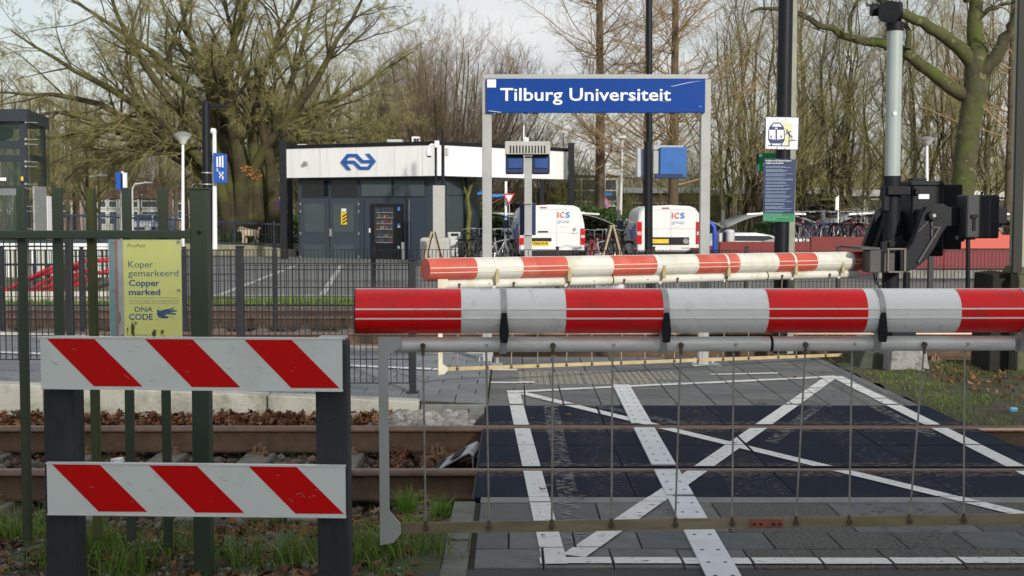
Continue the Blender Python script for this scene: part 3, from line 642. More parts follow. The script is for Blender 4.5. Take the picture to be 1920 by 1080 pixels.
# ---- far boom
Y0f, Y1f = 10.5, 13.0
a0 = P(798, 505.5, Y0f); a1 = P(1617, 489, Y1f)
def ff(px):
    k = (px - 960) / FPX; return (k * a0.y - a0.x) / ((a1.x - a0.x) - k * (a1.y - a0.y))
rods = [(ff(x), ff(x), i % 2 == 0) for i, x in enumerate((856, 913, 958, 1008, 1062, 1110, 1165, 1210, 1265, 1310, 1357, 1405, 1461, 1495, 1550, 1585))]
boom('crossing_boom', 'far weathered orange-red and cream crossing boom with a tan skirt bar', a0, a1, .0925,
     [(0, ff(886)), (ff(972), ff(1056)), (ff(1141), ff(1222)), (ff(1300), ff(1377)), (ff(1450), ff(1522)), (ff(1592), 1)], [ff(922), ff(1057), ff(1234), ff(1355), ff(1481), ff(1569)], rods, far_white, far_red,
     (ff(832), ff(1612), .032), (ff(824), ff(1606), .042), False, mat('cream_end_plate', (.62, .58, .44), .6, var=.1, dirt=(.3, .24, .12), dscale=8, damt=.5),
     mat('tan_rod', (.36, .31, .21), .6, .2, var=.2), tan_bar, P(960, 505, Y0f).z - P(960, 534, Y0f).z, (P(960, 505, Y0f).z - P(960, 694, Y0f).z, P(960, 489, Y1f).z - P(960, 664, Y1f).z), ff(824), 0, [ff(1146), ff(1436)])

# ---- barrier machine on the far right
MY = 13.0
t = thing('barrier_machine', 'black crossing barrier machine with swan-neck arms and a big square counterweight', 'barrier machine', tuple(P(1672, 690, MY)))
b = MB(); zz = lambda y, Y=MY: P(1672, y, Y).z
mx_ = P(1672, 400, MY).x
b.cyl((mx_, MY, zz(331)), (mx_, MY, zz(42)), .077, 24); b.build('grey_mast', mat('grey_green_mast', (.36, .42, .41), .45, var=.05, scale=2, dirt=(.25, .28, .24), dscale=3, damt=.35), t, smooth=40)
q = P(1678, 213, MY - .078); b = MB(); b.tube([q + Vector((0, .01, 0)), q + Vector((0, -.006, 0))], .021, 14); b.tube([q + Vector((0, -.006, 0)), q + Vector((0, -.01, 0))], .008, 8); b.build('mast_plug', galv, t, smooth=40)
b = MB(); b.cyl((mx_, MY, 0), (mx_, MY, zz(330)), .086, 24); b.build('mast_sleeve', soft_black, t, smooth=40)
b = MB(); b.cyl((mx_, MY, zz(58)), (mx_, MY, zz(42)), .088, 20); b.cyl((mx_, MY, zz(42)), (mx_, MY, zz(30)), .03, 10)
b.tube([P(1688, 22, MY - .05), P(1660, 22, MY - .05), P(1652, 22, MY - .05)], [.1, .11, .09], 16); b.tube([P(1652, 19, MY - .05), P(1634, 18, MY - .05)], [.06, .065], 16)
b.tube([P(1668, 22, MY + .05), P(1668, 22, MY - .26)], [.1, .11], 18); b.build('signal_head', soft_black, t, smooth=40)
def pb(nm, x0, y0, x1, y1, Yf, depth, m, bev=.01, par=None):
    b = MB(); b.pxbox(x0, y0, x1, y1, (0, Yf + depth), (1, Yf + depth), depth); return b.build(nm, m, par or t, bevel=bev)
g1 = pb('gearbox', 1684, 343, 1744, 478, 12.92, .42, black_paint, .02)
pb('gearbox_lid', 1682, 341, 1742, 350, 12.90, .45, black_paint, .01, g1); pb('label_plate', 1722, 364, 1742, 373, 12.915, .004, sign_white, 0, g1)
pb('lock_box', 1714, 353, 1722, 365, 12.88, .04, soft_black, .006, g1)
pb('gearbox_rear', 1744, 347, 1778, 465, 12.98, .4, black_paint, .015); pb('hinge_bar', 1700, 335, 1726, 341, 12.95, .2, soft_black, .006)
pb('side_plate', 1652, 350, 1662, 395, 12.9, .1, soft_black, .004); pb('mast_clamp', 1650, 350, 1692, 366, 12.86, .28, soft_black, .006); pb('mast_clamp', 1652, 452, 1690, 462, 12.86, .28, soft_black, .006)
pb('crank_housing', 1700, 392, 1750, 465, 12.86, .3, soft_black, .02)
beam_m = mat('dark_grey_beam', (.060, .058, .058), .55, var=.1, dirt=(.11, .10, .085), dscale=5, damt=.4)
b = MB(); b.pxbox(1616, 468, 1662, 509, (0, 12.84), (1, 12.84), .28); bm_ = b.build('cross_beam', beam_m, t, bevel=.008)
b = MB(); Af, Bf = (0, 12.52), (1, 12.52)
for x0, y0, x1, y1 in ((1661, 465, 1696, 468), (1661, 508, 1696, 511), (1661, 465, 1664, 511), (1692, 465, 1696, 511)): b.pxbox(x0, y0, x1, y1, Af, Bf, .05)
b.build('open_frame', mat('worn_frame_steel', (.15, .13, .11), .5, .3, var=.2), bm_, bevel=.002)
b = MB(); b.pxbox(1664, 468, 1692, 508, (0, 12.7), (1, 12.7), .02); b.build('frame_back', soft_black, bm_)
b = MB(); b.bb(P(1616, 468, 12.56).x, P(1650, 468, 12.56).x, 12.56, 13.4, P(1, 468, 12.56).z, P(1, 466, 12.56).z + .01); b.build('beam_top', beam_m, bm_)
neck = [(1693, 468), (1703, 456), (1712, 430), (1722, 400), (1730, 388), (1740, 382), (1762, 382), (1770, 388), (1790, 388), (1790, 424), (1768, 424), (1757, 440), (1746, 462), (1733, 482), (1716, 497), (1696, 508), (1680, 510), (1680, 468)]
b = MB(); b.pxpoly(neck, (0, 12.72), (1, 12.72), .13); b.build('swan_neck', black_paint, t, bevel=.008)
b = MB(); b.pxpoly([(1744, 409), (1747, 409), (1722, 435), (1719, 435)], (0, 12.58), (1, 12.58), .01)
for a, c in (((1763, 425), (1722, 492)),):
    b.beam(P(*a, 12.57), P(*c, 12.57), .006, .02)
for x0, y0, x1, y1 in ((1745, 425, 1762, 428), (1745, 415, 1748, 445), (1745, 443, 1755, 446)): b.pxbox(x0, y0, x1, y1, (0, 12.585), (1, 12.585), .012)
b.build('stiffener', beam_m, t)
q = P(1748, 404, 12.58); b = MB(); b.tube([q, q + Vector((0, -.05, 0))], .05, 18); b.build('hub', black_paint, t, smooth=40, bevel=.005)
b = MB(); q = q + Vector((0, -.05, 0)); b.tube([q, q + Vector((0, -.012, 0))], .018, 12); b.build('hub_bolt', chrome, t, smooth=40)
rn = [(1612, 466), (1622, 440), (1634, 408), (1641, 394), (1650, 386), (1660, 384), (1660, 396), (1652, 400), (1646, 412), (1634, 446), (1626, 468)]
b = MB(); b.pxpoly(rn, (0, 13.45), (1, 13.45), .1); b.build('swan_neck', black_paint, t, bevel=.006)
b = MB(); b.pxpoly([(1630, 466), (1648, 412), (1656, 396), (1700, 396), (1706, 420), (1698, 466)], (0, 13.4), (1, 13.4), .2); b.build('dark_fill_plate', soft_black, t, bevel=.01)  # black plate added to fill the dark gap between rear arm and mast
b = MB(); b.pxpoly([(1650, 468), (1650, 455), (1690, 440), (1694, 468)], (0, 12.95), (1, 12.95), .06); b.build('lower_bracket', soft_black, t, bevel=.004)
cw = pb('counterweight', 1791, 366, 1852, 446, 12.4, .3, mat('counterweight_black', (.022, .025, .03), .5, var=.12, dirt=(.05, .055, .06), dscale=5, damt=.35), .018)
b = MB(); b.pxbox(1823, 405, 1829, 432, (0, 12.4), (1, 12.4), .012); b.pxbox(1820, 402, 1832, 409, (0, 12.4), (1, 12.4), .02); b.build('handle_slot', tyre, cw, bevel=.003)
pb('weight_bracket', 1785, 442, 1822, 449, 12.5, .1, soft_black, .003); pb('weight_bolt', 1838, 360, 1841, 366, 12.5, .03, soft_black, 0); pb('weight_bolt', 1798, 446, 1806, 453, 12.5, .03, soft_black, 0)
pb('counterweight', 1846, 389, 1872, 421, 13.2, .25, soft_black, .02); pb('weight_link', 1764, 390, 1796, 423, 12.62, .14, soft_black, .006)
pb('drive_case', 1716, 440, 1778, 466, 13.05, .2, soft_black, .01); pb('support_leg', 1691, 510, 1700, 600, 13.0, .1, soft_black, .004); pb('base_body', 1655, 600, 1700, 672, 12.85, .3, soft_black, .01)
b = MB(); b.tube([P(1638, 512, 12.7), P(1641, 530, 12.7), P(1650, 538, 12.7), P(1660, 530, 12.75)], .008, 6); b.tube([P(1645, 512, 12.7), P(1643, 525, 12.7), P(1652, 545, 12.72), P(1662, 535, 12.75)], .006, 6); b.build('cable', tyre, t, smooth=50)
t = thing('concrete_plinth', 'cracked grey concrete foundation block under the barrier machine', 'foundation block', tuple(P(1700, 690, 12.3)))
pm = mat('peeling_concrete', (.30, .29, .28), .85, var=.12, scale=6, dirt=(.05, .05, .04), dscale=7, damt=.9, bump=.3)
z0 = -.12
b = MB(); x0, x1 = P(1668, 690, 12.1).x, P(1748, 690, 12.1).x
b.prism([(x0, z0), (x1, z0), (x1 - .06, .19), (x0 + .02, .21)], (0, 12.1, 0), (1, 0, 0), (0, 0, 1), (0, 1.3, 0)); b.build('block', pm, t, bevel=.015)
b = MB(); x0, x1 = P(1606, 690, 12.3).x, P(1666, 690, 12.3).x
b.prism([(x0, z0), (x1, z0), (x1, .1), (x0 + .1, .16)], (0, 12.35, 0), (1, 0, 0), (0, 0, 1), (0, .9, 0)); b.build('side_block', mat('mossy_dark_block', (.06, .065, .05), .9, var=.3, dirt=(.08, .09, .03), dscale=4), t, bevel=.02)
# ---- grey column far right with graffiti
t = thing('trackside_column', 'steel column with one flange coloured dark as shade, on a mossy concrete foot at the edge of the grass, graffiti on its side', 'column', tuple(P(1895, 690, 12.2)))
cm = mat('column_side_shade', (.022, .024, .02), .7, var=.2, scale=3)  # shade of the flange is painted in as this dark colour
gf = mat('graffiti_panel', (.36, .36, .25), .7, var=.12, scale=5, dirt=(.13, .27, .38), dscale=3.2, damt=.8, dthr=.52)
xc = P(1912, 690, 12.0).x
b = MB(); b.bb(xc - .09, xc, 12.0, 12.04, P(1, 512, 12).z, 4.2); b.build('column_flange', cm, t, bevel=.006)
b = MB(); b.bb(xc + .002, xc + .3, 12.03, 12.33, P(1, 512, 12).z, 4.2); b.build('column_face', gf, t, bevel=.004)
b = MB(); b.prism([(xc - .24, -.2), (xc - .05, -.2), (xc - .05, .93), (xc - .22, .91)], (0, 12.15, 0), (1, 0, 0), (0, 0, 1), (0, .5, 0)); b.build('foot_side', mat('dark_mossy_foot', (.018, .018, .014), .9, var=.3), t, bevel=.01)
b = MB(); b.bb(xc - .048, xc + .5, 11.95, 12.7, -.2, .915); b.prism([(xc - .05, .916), (xc + .5, .916), (xc + .3, .99), (xc + .0, .99)], (0, 12.0, 0), (1, 0, 0), (0, 0, 1), (0, .4, 0)); b.build('foot', mat('mossy_concrete_foot', (.10, .10, .06), .95, var=.3, dirt=(.07, .09, .02), dscale=3, bump=.5), t, bevel=.015)
# ---- station name sign
NY = 12.5
t = thing('station_name_sign', 'wide blue station name sign in a grey goalpost frame beyond the far boom', 'station sign', tuple(P(1115, 680, NY)))
A, Bq = (0, NY), (1, NY)
b = MB(); b.pxbox(905, 141, 1326, 150, A, Bq, .09); b.build('top_rail', grey_post, t, bevel=.006)
for x0, x1 in ((905, 922.5), (1308, 1326)):
    b = MB(); b.pxbox(x0, 150.4, x1, 682, A, Bq, .09); b.build('post', grey_post, t, bevel=.006)
    b = MB(); b.pxbox(x0 - 14, 680, x1 + 20, 686, (0, NY + .05), (1, NY + .05), .22); bp_ = b.build('base_plate', galv, t, bevel=.003)
    b = MB()
    for xx in (x0 - 6, x1 + 10): q = P(xx, 680, NY - .1); b.cyl(q, q + Vector((0, 0, .05)), .012, 6); b.cyl(q, q + Vector((0, 0, .02)), .02, 6)
    b.build('anchor_bolt', galv, bp_)
b = MB(); b.pxbox(912, 148, 1321, 212, (0, NY - .092), (1, NY - .092), .035); pn = b.build('blue_panel', blue_sign, t, bevel=.004)
b = MB(); b.pxbox(913.5, 149, 930, 164, (0, NY - .128), (1, NY - .128), .001); b.build('white_square', sign_white, pn)
text('Tilburg Universiteit', 938, 1258, 188.5, 24.5, NY - .1285, sign_white, pn, .012)
b = MB(); S_ = (0, NY - .1285), (1, NY - .1285)
for p in ([(1177, 187), (1182, 183), (1193, 184), (1193, 187)], [(1256, 162), (1262, 161), (1290, 154.5), (1318, 151), (1290, 155.6), (1262, 162)], [(1225, 187), (1260, 193.5), (1240, 189.5)], [(916, 207), (940, 210), (938, 211), (916, 208.2)], [(1311, 199), (1318, 200.5), (1311, 200)]): b.pxpoly(p, *S_, .0006)
b.build('scratch', mat('scratch_white', (.5, .55, .62), .5), pn)
for x in (985, 1003, 1260): b = MB(); b.pxbox(x - 4, 211, x + 5, 214, (0, NY - .09), (1, NY - .09), .03); b.build('panel_bracket', soft_black, pn)
# ---- pole with signs
QY = 13.6
t = thing('black_sign_pole', 'thick tall black pole carrying the train hazard sign and a blue rules board', 'pole', tuple(P(1464, 660, QY)))
a, c = P(1474, -40, QY), P(1462, 662, QY)
b = MB(); b.cyl(c, a, .078, 24); b.build('pole_tube', black_paint, t, smooth=40)
b = MB(); b.cyl(P(1476, 662, QY + .35), P(1484, -60, QY + .35), .07, 16); b.build('grey_rear_pole', mat('lichen_grey_pole', (.30, .31, .25), .8, var=.15, scale=8), t, smooth=40)
t = thing('hazard_sign', 'white square pictogram sign of a train and falling person on the black pole', 'sign', tuple(P(1466, 282, QY - .1)))
nb = mat('sign_navy_print', (.012, .02, .14), .4); yl = mat('sign_yellow_print', (.72, .62, .16), .5)
A = (0, QY - .085), (1, QY - .085)
b = MB(); b.pxpoly([(1435.5, 218.5), (1498.5, 219.5), (1496.5, 281.5), (1434, 280)], *A, .006); b.build('navy_border', nb, t)
A = (0, QY - .0915), (1, QY - .0915)
b = MB(); b.pxpoly([(1436.7, 219.7), (1497.2, 220.7), (1495.3, 280.3), (1435.2, 278.8)], *A, .001); b.build('white_face', sign_white, t)
A = (0, QY - .093), (1, QY - .093)
b = MB()
for i in range(9):
    y = 227 + i * 5.2; b.pxpoly([(1468, y), (1486, y + 8), (1486, y + 10.4), (1468, y + 2.4)] if y < 262 else [(1470, y), (1480, y + 3), (1480, y + 5), (1470, y + 2)], *A, .0008)
b.build('yellow_hatching', yl, t)
A = (0, QY - .0945), (1, QY - .0945)
b = MB(); b.pxpoly([(1440.5, 246), (1443, 237), (1450, 229.5), (1463, 229.5), (1469, 237), (1471.5, 246), (1471.5, 262), (1468, 269), (1444, 269), (1440.5, 262)], *A, .001); b.build('train_shape', nb, t)
A = (0, QY - .096), (1, QY - .096); b = MB()
b.pxpoly([(1447, 237.5), (1450.5, 232), (1462, 232), (1466, 237.5)], *A, .0008); b.pxpoly([(1442.3, 243.5), (1454, 243.5), (1454, 262), (1442.3, 260)], *A, .0008); b.pxpoly([(1457, 243.5), (1469.6, 243.5), (1469.6, 260), (1457, 262)], *A, .0008)
b.pxpoly([(1453.5, 239.5), (1457.5, 239.5), (1457.5, 242), (1453.5, 242)], *A, .0008); b.build('train_window', sign_white, t)
A = (0, QY - .0975), (1, QY - .0975); b = MB()
for p in ([(1444.5, 254), (1447, 254), (1447, 258.5), (1444.5, 258.5)], [(1463.5, 254), (1466, 254), (1466, 258.5), (1463.5, 258.5)], [(1440, 272), (1479, 273), (1479, 262), (1493, 262.3), (1493, 263.8), (1480.5, 263.5), (1480.5, 274.5), (1440, 273.5)],
          [(1445, 270), (1448, 270), (1448, 272), (1445, 272)], [(1464, 270), (1467, 270), (1467, 272), (1464, 272)],
          [(1474, 243.5), (1477, 242.5), (1477.5, 245.5), (1475, 246)], [(1475, 247), (1479, 246), (1482, 253), (1480, 255)], [(1478, 247), (1484, 245), (1484, 246.3), (1479, 248.6)], [(1476, 248), (1473.5, 254), (1472.7, 253.5), (1475, 247)],
          [(1480, 253), (1485.5, 254.5), (1486, 260), (1484.5, 260), (1484, 256), (1479.5, 255.5)], [(1480, 254), (1481.8, 255), (1480, 261), (1478.5, 260.5)]): b.pxpoly(p, *A, .0008)
b.build('falling_figure', nb, t)
for x, y in ((1458, 224), (1474, 224), (1457, 277), (1472, 277.5)): b = MB(); q = P(x, y, QY - .094); b.cyl(q, q + Vector((0, -.008, 0)), .009, 8); b.build('clip_screw', galv, t)
t = thing('rules_board', 'tall navy board of small white text with a green foot on the black pole', 'notice board', tuple(P(1460, 416, QY - .1)))
A = (0, QY - .085), (1, QY - .085)
b = MB(); b.pxpoly([(1433, 296.5), (1492, 299), (1489, 401), (1430.5, 399)], *A, .006); b.build('board_panel', navy, t)
b = MB(); b.pxpoly([(1430.5, 399), (1489, 401), (1488.3, 416.5), (1430, 415)], *A, .006); b.build('green_panel', green_sign, t)
pale = mat('small_print_grey_blue', (.30, .38, .52), .5); rnd = random.Random(4)
text('ProRail en NS Stations heten u', 1435.5, 1484, 302.5, 3.0, QY - .0925, sign_white, t, .02); text('welkom op dit station', 1435.5, 1469, 307, 3.0, QY - .0925, sign_white, t, .02)
b = MB(); y = 311.5; A = (0, QY - .0922), (1, QY - .0922)
while y < 397:
    for k in range(rnd.choice((2, 3, 3))):
        x1 = 1484 + rnd.uniform(-18, 3); x = 1436.5 - (y - 311) * .02
        while x < x1:
            w = rnd.uniform(1.5, 5); b.pxpoly([(x, y), (min(x + w, x1), y + w * .03), (min(x + w, x1), y + .9), (x, y + .85)], *A, .0005); x += w + .7
        y += 1.9
    y += 2.2
for y in (402.5, 406.5, 410.5):
    x = 1432
    while x < 1432 + {402.5: 32, 406.5: 46, 410.5: 24}[y]:
        w = rnd.uniform(1.5, 5); b.pxpoly([(x, y), (x + w, y + .1), (x + w, y + 1), (x, y + .9)], *A, .0005); x += w + .7
b.build('small_print', pale, t)
t = thing('exit_sign', 'small green exit board with navy edge half hidden behind the rules board', 'sign', tuple(P(1436, 320, QY + .2)))
b = MB(); b.pxbox(1418, 287.5, 1454, 321, (0, QY + .3), (1, QY + .3), .04); b.build('green_panel', mat('bright_green_sign', (.01, .32, .06), .4), t, bevel=.003)
A = (0, QY + .258), (1, QY + .258)
b = MB(); b.pxbox(1418, 287.5, 1422, 321, *A, .003); b.build('navy_edge', navy, t)
b = MB(); b.pxbox(1423, 289, 1429, 294, *A, .003); b.pxpoly([(1431, 305), (1434, 304), (1434, 312), (1431, 313)], *A, .003); b.pxpoly([(1432, 316), (1435, 315), (1435, 320), (1431, 320)], *A, .003); b.build('white_symbol', sign_white, t)

# ---- mesh fences
fm = mat('anthracite_fence', (.014, .016, .021), .45, var=.15)
def panel(parent, p0, p1, zb0, zb1, h, vs=.05, hz=(0, .05, .22, .42, .62, .82, 1.0), r=.0034, rh=.005):
    b = MB(); p0 = Vector((p0[0], p0[1], 0)); p1 = Vector((p1[0], p1[1], 0)); n = max(2, int((p1 - p0).length / vs))
    for i in range(n + 1):
        f = i / n; q = p0.lerp(p1, f); z = zb0 + (zb1 - zb0) * f; b.beam((q.x, q.y, z), (q.x, q.y, z + h), r * 2, r * 2, up=(0, 1, 0))
    for k in hz:
        for dy in (-.007, .007): b.beam((p0.x, p0.y + dy, zb0 + h * k), (p1.x, p1.y + dy, zb1 + h * k), rh * 1.2, rh * 1.6)
    return b.build('mesh_panel', fm, parent)
def fpost(parent, x, y, z0, z1, w=.06, cap=True):
    b = MB(); b.bb(x - w / 2, x + w / 2, y - w / 2, y + w / 2, z0, z1); po = b.build('fence_post', fm, parent, bevel=.004)
    b = MB(); b.bb(x - w * .58, x + w * .58, y - w * .58, y + w * .58, z1, z1 + .012); b.build('post_cap', soft_black, po)
    b = MB(); b.bb(x - w * .9, x + w * .9, y - w * .9, y + w * .9, z0, z0 + .012); b.build('foot_plate', fm, po); return po
AY = 10.2
t = thing('mesh_fence', 'stepped anthracite mesh fence standing along the platform edge behind the barricade', 'fence', (P(773, 738, AY).x, AY, .04))
xs_ = [P(x, 500, AY).x for x in (773, 450, 130, -195, -520)]
for i, x in enumerate(xs_):
    fpost(t, x, AY, pz(x, 0), P(1, (489, 464, 446, 428, 410)[i], AY).z, .055)
for i in range(4):
    zt = P(1, (494, 469, 450, 432)[i], AY).z; zb = P(1, (718, 693, 674, 656)[i], AY).z
    panel(t, (xs_[i + 1] + .03, AY), (xs_[i] - .03, AY), zb, zb, zt - zb, .049, (0, .2, .4, .6, .8, .95, 1.0))
BYF = 17.0
t = thing('mesh_fence', 'long straight anthracite mesh fence running between the farther tracks', 'fence', (0, BYF, -.2))
px_ = [-500, -320, -150, 2, 66, 153, 345, 515, 700, 864, 1045, 1225, 1400, 1572, 1745, 1920, 2100]
zt = 1.02
for i, x in enumerate(px_):
    X = P(x, 480, BYF).x
    if x != 66: fpost(t, X, BYF, -.22, (1.02 if x < 1700 else 1.0) + (.07 if x in (864, 1745) else .02), .07 if x in (864, 1745) else .045)
xx = [P(x, 480, BYF).x for x in px_ if x != 66]
for a, c in zip(xx[:-1], xx[1:]):
    panel(t, (a + .03, BYF), (c - .03, BYF), -.05, -.05, 1.05 if a > 0 else 1.06, .05, (0, .2, .4, .6, .8, 1.0), .0045, .005)
t = thing('fence_notice', 'small white notice fixed to the mesh fence behind the far boom', 'notice', tuple(P(1145, 545, BYF - .03)))
b = MB(); b.pxbox(1117, 516, 1171, 545, (0, BYF - .02), (1, BYF - .02), .006); b.build('notice_panel', sign_white, t)
text('DE TUINTJES', 1128, 1160, 536, 4, BYF - .027, navy, t, .01)
# deflector plate by the rubber panels
t = thing('flangeway_deflector', 'bent grey metal plate with dark strips leaning against the rubber panel end', 'metal plate', (-.35, 8.0, -.2))
prof = [(0, 0), (.12, .065), (.24, .135), (.285, .155), (.31, .13), (.315, -.01)]
x0 = -.56
dm = mat('scuffed_grey_plate', (.46, .48, .49), .45, .3, var=.2, scale=12, dirt=(.05, .05, .05), dscale=9, damt=.8)
b = MB(); th = .008; vs = []; 
for k in (8.02, 8.42):
    for (a, z) in prof: vs.append((x0 + a + (.04 if k > 8.1 else 0), k, -.19 + z)); 
n = len(prof); b.add(vs, [(i, i + 1, i + 1 + n, i + n) for i in range(n - 1)]); o = b.build('bent_plate', dm, t)
s = o.modifiers.new('thick', 'SOLIDIFY'); s.thickness = .008
b = MB()
for a0_, a1_ in (((.02, .011 + .012), (.08, .043 + .012)), ((.15, .0825 + .012), (.22, .123 + .012))):
    b.add([(x0 + a0_[0], 8.04, -.19 + a0_[1]), (x0 + a1_[0], 8.04, -.19 + a1_[1]), (x0 + a1_[0] + .038, 8.40, -.19 + a1_[1]), (x0 + a0_[0] + .038, 8.40, -.19 + a0_[1])], [(0, 1, 2, 3)])
b.build('dark_strip', tyre, o)

# ================================================================== MIDDLE DISTANCE
# ---- station kiosk building
Cc, Lc, Rc = (-2.34, 40.0), (-7.65, 42.5), (1.95, 44.4)
Bc = (Lc[0] + Rc[0] - Cc[0], Lc[1] + Rc[1] - Cc[1])
fas = mat('white_fascia', (.78, .79, .79), .4, var=.02, scale=1, dirt=(.50, .51, .48), dscale=2.2, damt=.4, stretch=(2.5, 2.5, .25))
t = thing('station_kiosk', 'low slate blue station building with white roof band and blue arrow emblem', 'station building', (-3, 43, 0))
def slab(z0, z1, grow, m, nm, par):
    cx, cy = (Cc[0] + Lc[0] + Rc[0] + Bc[0]) / 4, (Cc[1] + Lc[1] + Rc[1] + Bc[1]) / 4
    q = [(cx + (x - cx) * grow, cy + (y - cy) * grow) for x, y in (Cc, Rc, Bc, Lc)]
    b = MB(); b.prism(q, (0, 0, z0), (1, 0, 0), (0, 1, 0), (0, 0, z1 - z0)); return b.build(nm, m, par)
rf = slab(2.69, 3.66, 1.0, fas, 'roof_band', t); slab(3.661, 3.78, 1.008, soft_black, 'roof_trim', rf)
wA, wC, wR = (-7.25, 42.75), (-2.2, 40.55), (-1.585, 42.5)
wa2 = (-6.4, 45.2)
b = MB(); b.prism([wA, wC, wR, (-1.2, 46.5), (-6.6, 47.0)], (0, 0, 0), (1, 0, 0), (0, 1, 0), (0, 0, 2.685)); b.build('wall', dark_slate, t)
LP = (wA, wC); RP = (wC, wR)
def wp(nm, x0, y0, x1, y1, m, th=.03, off=0., pl=LP, par=None, bev=0):
    b = MB(); b.pxbox(x0, y0, x1, y1, pl[0], pl[1], th, off=off); return b.build(nm, m, par or t, bevel=bev)
for x0, x1, g in ((569, 617, dark_glass), (625, 671, dark_glass), (679, 735, slate_panel), (741, 797, slate_panel)):
    w = wp('window', x0 - 1.5, 337, x1 + 1.5, 369, dark_slate, .04); wp('pane' if g is dark_glass else 'panel', x0, 338.5, x1, 367.5, g, .012, .045, par=w)
d = wp('double_door', 565, 373, 675, 492, mat('door_slate', (.038, .052, .068), .45, var=.06), .05)
for x0, x1 in ((573, 610), (627, 665)):
    for y0, y1 in ((382, 435), (459, 487)): wp('door_panel', x0, y0, x1, y1, slate_panel, .01, .052, par=d)
wp('door_gap', 619.4, 374, 620.6, 491, soft_black, .004, .051, par=d); wp('handle', 620.5, 429, 624, 443, galv, .06, .052, par=d)
for y in (380, 394, 435, 479):
    wp('hinge', 564, y, 566, y + 5, galv, .02, .052, par=d); wp('hinge', 673.5, y, 675.5, y + 5, galv, .02, .052, par=d)
s = wp('hazard_sticker', 641.5, 398, 652.5, 421, mat('hazard_yellow', (.75, .50, .02), .5, var=.04), .006, .064, par=d)
b = MB(); pl_ = ((LP[0][0], LP[0][1] - .075), (LP[1][0], LP[1][1] - .075))
for y in (408, 414, 420): b.pxpoly([(642, y), (642, y - 3), (652, y - 9), (652, y - 6)], *pl_, .002)
b.build('black_stripe', tyre, s); wp('notice', 642, 391, 651, 397, white_paint, .006, .064, par=d)
vm = wp('vending_frame', 686, 374, 763, 490, dark_slate, .06)
v = wp('vending_machine', 699, 382, 758, 489, mat('vending_black', (.006, .007, .01), .25, var=.2), .12)
snack_back = mat('snack_case_interior', (.03, .035, .04), .4, var=.2)  # plain dark backing behind the shelves
wp('snack_case', 706, 389, 742, 454, snack_back, .01, .121, par=v)
cols = [mat('snack_%d' % i, c, .5, var=.1) for i, c in enumerate(((.16, .04, .03), (.04, .07, .16), (.22, .18, .14), (.14, .14, .15), (.2, .09, .04), (.05, .09, .05)))]
rnd = random.Random(9)
for j, y in enumerate((398, 408, 419, 429.5, 444, 454)):
    wp('shelf', 710, y, 741, y + 1.2, chrome, .04, .131, par=v)
    x = 711
    while x < 739:
        w = rnd.uniform(1.6, 2.6); h = rnd.uniform(4.5, 7)
        if rnd.random() < (.9 if j in (1, 2, 3) else .6): wp('snack', x, y - h, x + w, y - .2, rnd.choice(cols), .02, .135, par=v)
        x += w + .9
scr = mat('blue_display', (.08, .25, .75), .3); 
wp('display', 749, 388, 753.5, 395, scr, .01, .121, par=v); wp('display', 749, 419, 753.5, 423, scr, .01, .121, par=v); wp('coin_slot', 749, 423, 753.5, 427, sign_white, .01, .121, par=v)
wp('cream_tag', 749, 461, 753, 466, sign_white, .01, .121, par=v); wp('card_reader', 694, 428, 698.5, 436, sign_white, .05, .03)
wp('white_edge', 757, 454, 760.5, 491, sign_white, .15, .0)
wp('side_door', 769, 374, 799, 490, mat('side_door_slate', (.026, .040, .062), .5, var=.06), .02); wp('door_gap', 767.6, 374, 768.6, 490, galv, .03)
wp('side_panel', 838, 340, 870, 366, slate_panel, .02, pl=RP); wp('side_panel', 838, 367.5, 870, 486, slate_panel, .02, pl=RP); wp('edge_post', 870.5, 331, 875, 488, dark_slate, .1, pl=RP)
# roof posts
def rpost(x0, x1, y0, y1, Y):
    b = MB(); w = (x1 - x0) / FPX * Y; p = P((x0 + x1) / 2, y0, Y); b.bb(p.x - w / 2, p.x + w / 2, Y, Y + w, 0, p.z); b.build('roof_post', soft_black, t, bevel=.01)
rpost(523.5, 535, 263, 490, 41.2); rpost(538, 547, 331, 480, 44.5); rpost(1066, 1077, 268, 480, 43.9); rpost(1012, 1020.5, 338, 480, 48)
# emblem
def sc_(p): return (480 + p[0] / 3.177, 160 + p[1] / 3.177)
eb = mat('emblem_blue', (.02, .10, .36), .4)
b = MB(); fp = ((Cc[0], Cc[1]), (Lc[0], Lc[1]))
for poly in ([(515, 448), (546, 408), (603, 408), (641, 445), (690, 445), (690, 462), (632, 462), (596, 426), (556, 426), (540, 448)],
             [(540, 448), (588, 448), (626, 484), (668, 484), (688, 462), (708, 462), (677, 501), (620, 501), (582, 465), (528, 465)],
             [(507, 457), (515, 448), (540, 448), (528, 465), (538, 465), (568, 503), (546, 503)],
             [(656, 407), (678, 407), (716, 453), (708, 462), (690, 462), (690, 445)]):
    b.pxpoly([sc_(p) for p in poly], *fp, .05)
b.build('arrow_emblem', eb, t)
for x_ in (600, 668, 740, 792): b = MB(); b.pxbox(x_, 270 + (822 - x_) * .035, x_ + .7, 331, *fp, .004); b.build('fascia_joint', mat('joint_grey', (.45, .46, .46), .6), t)
b = MB(); b.pxbox(573, 303, 578, 309, *fp, .15); b.build('small_camera', galv, t)
b = MB(); b.pxbox(774, 257.5, 788, 268, (0, 43), (1, 43), .4); o = b.build('roof_unit', sign_white, t)
b = MB()
for i in range(2):
    for j in range(2): b.pxbox(776 + i * 5.5, 259.5 + j * 4, 780.5 + i * 5.5, 262.5 + j * 4, (0, 42.55), (1, 42.55), .03)
b.build('grille_opening', tyre, o)
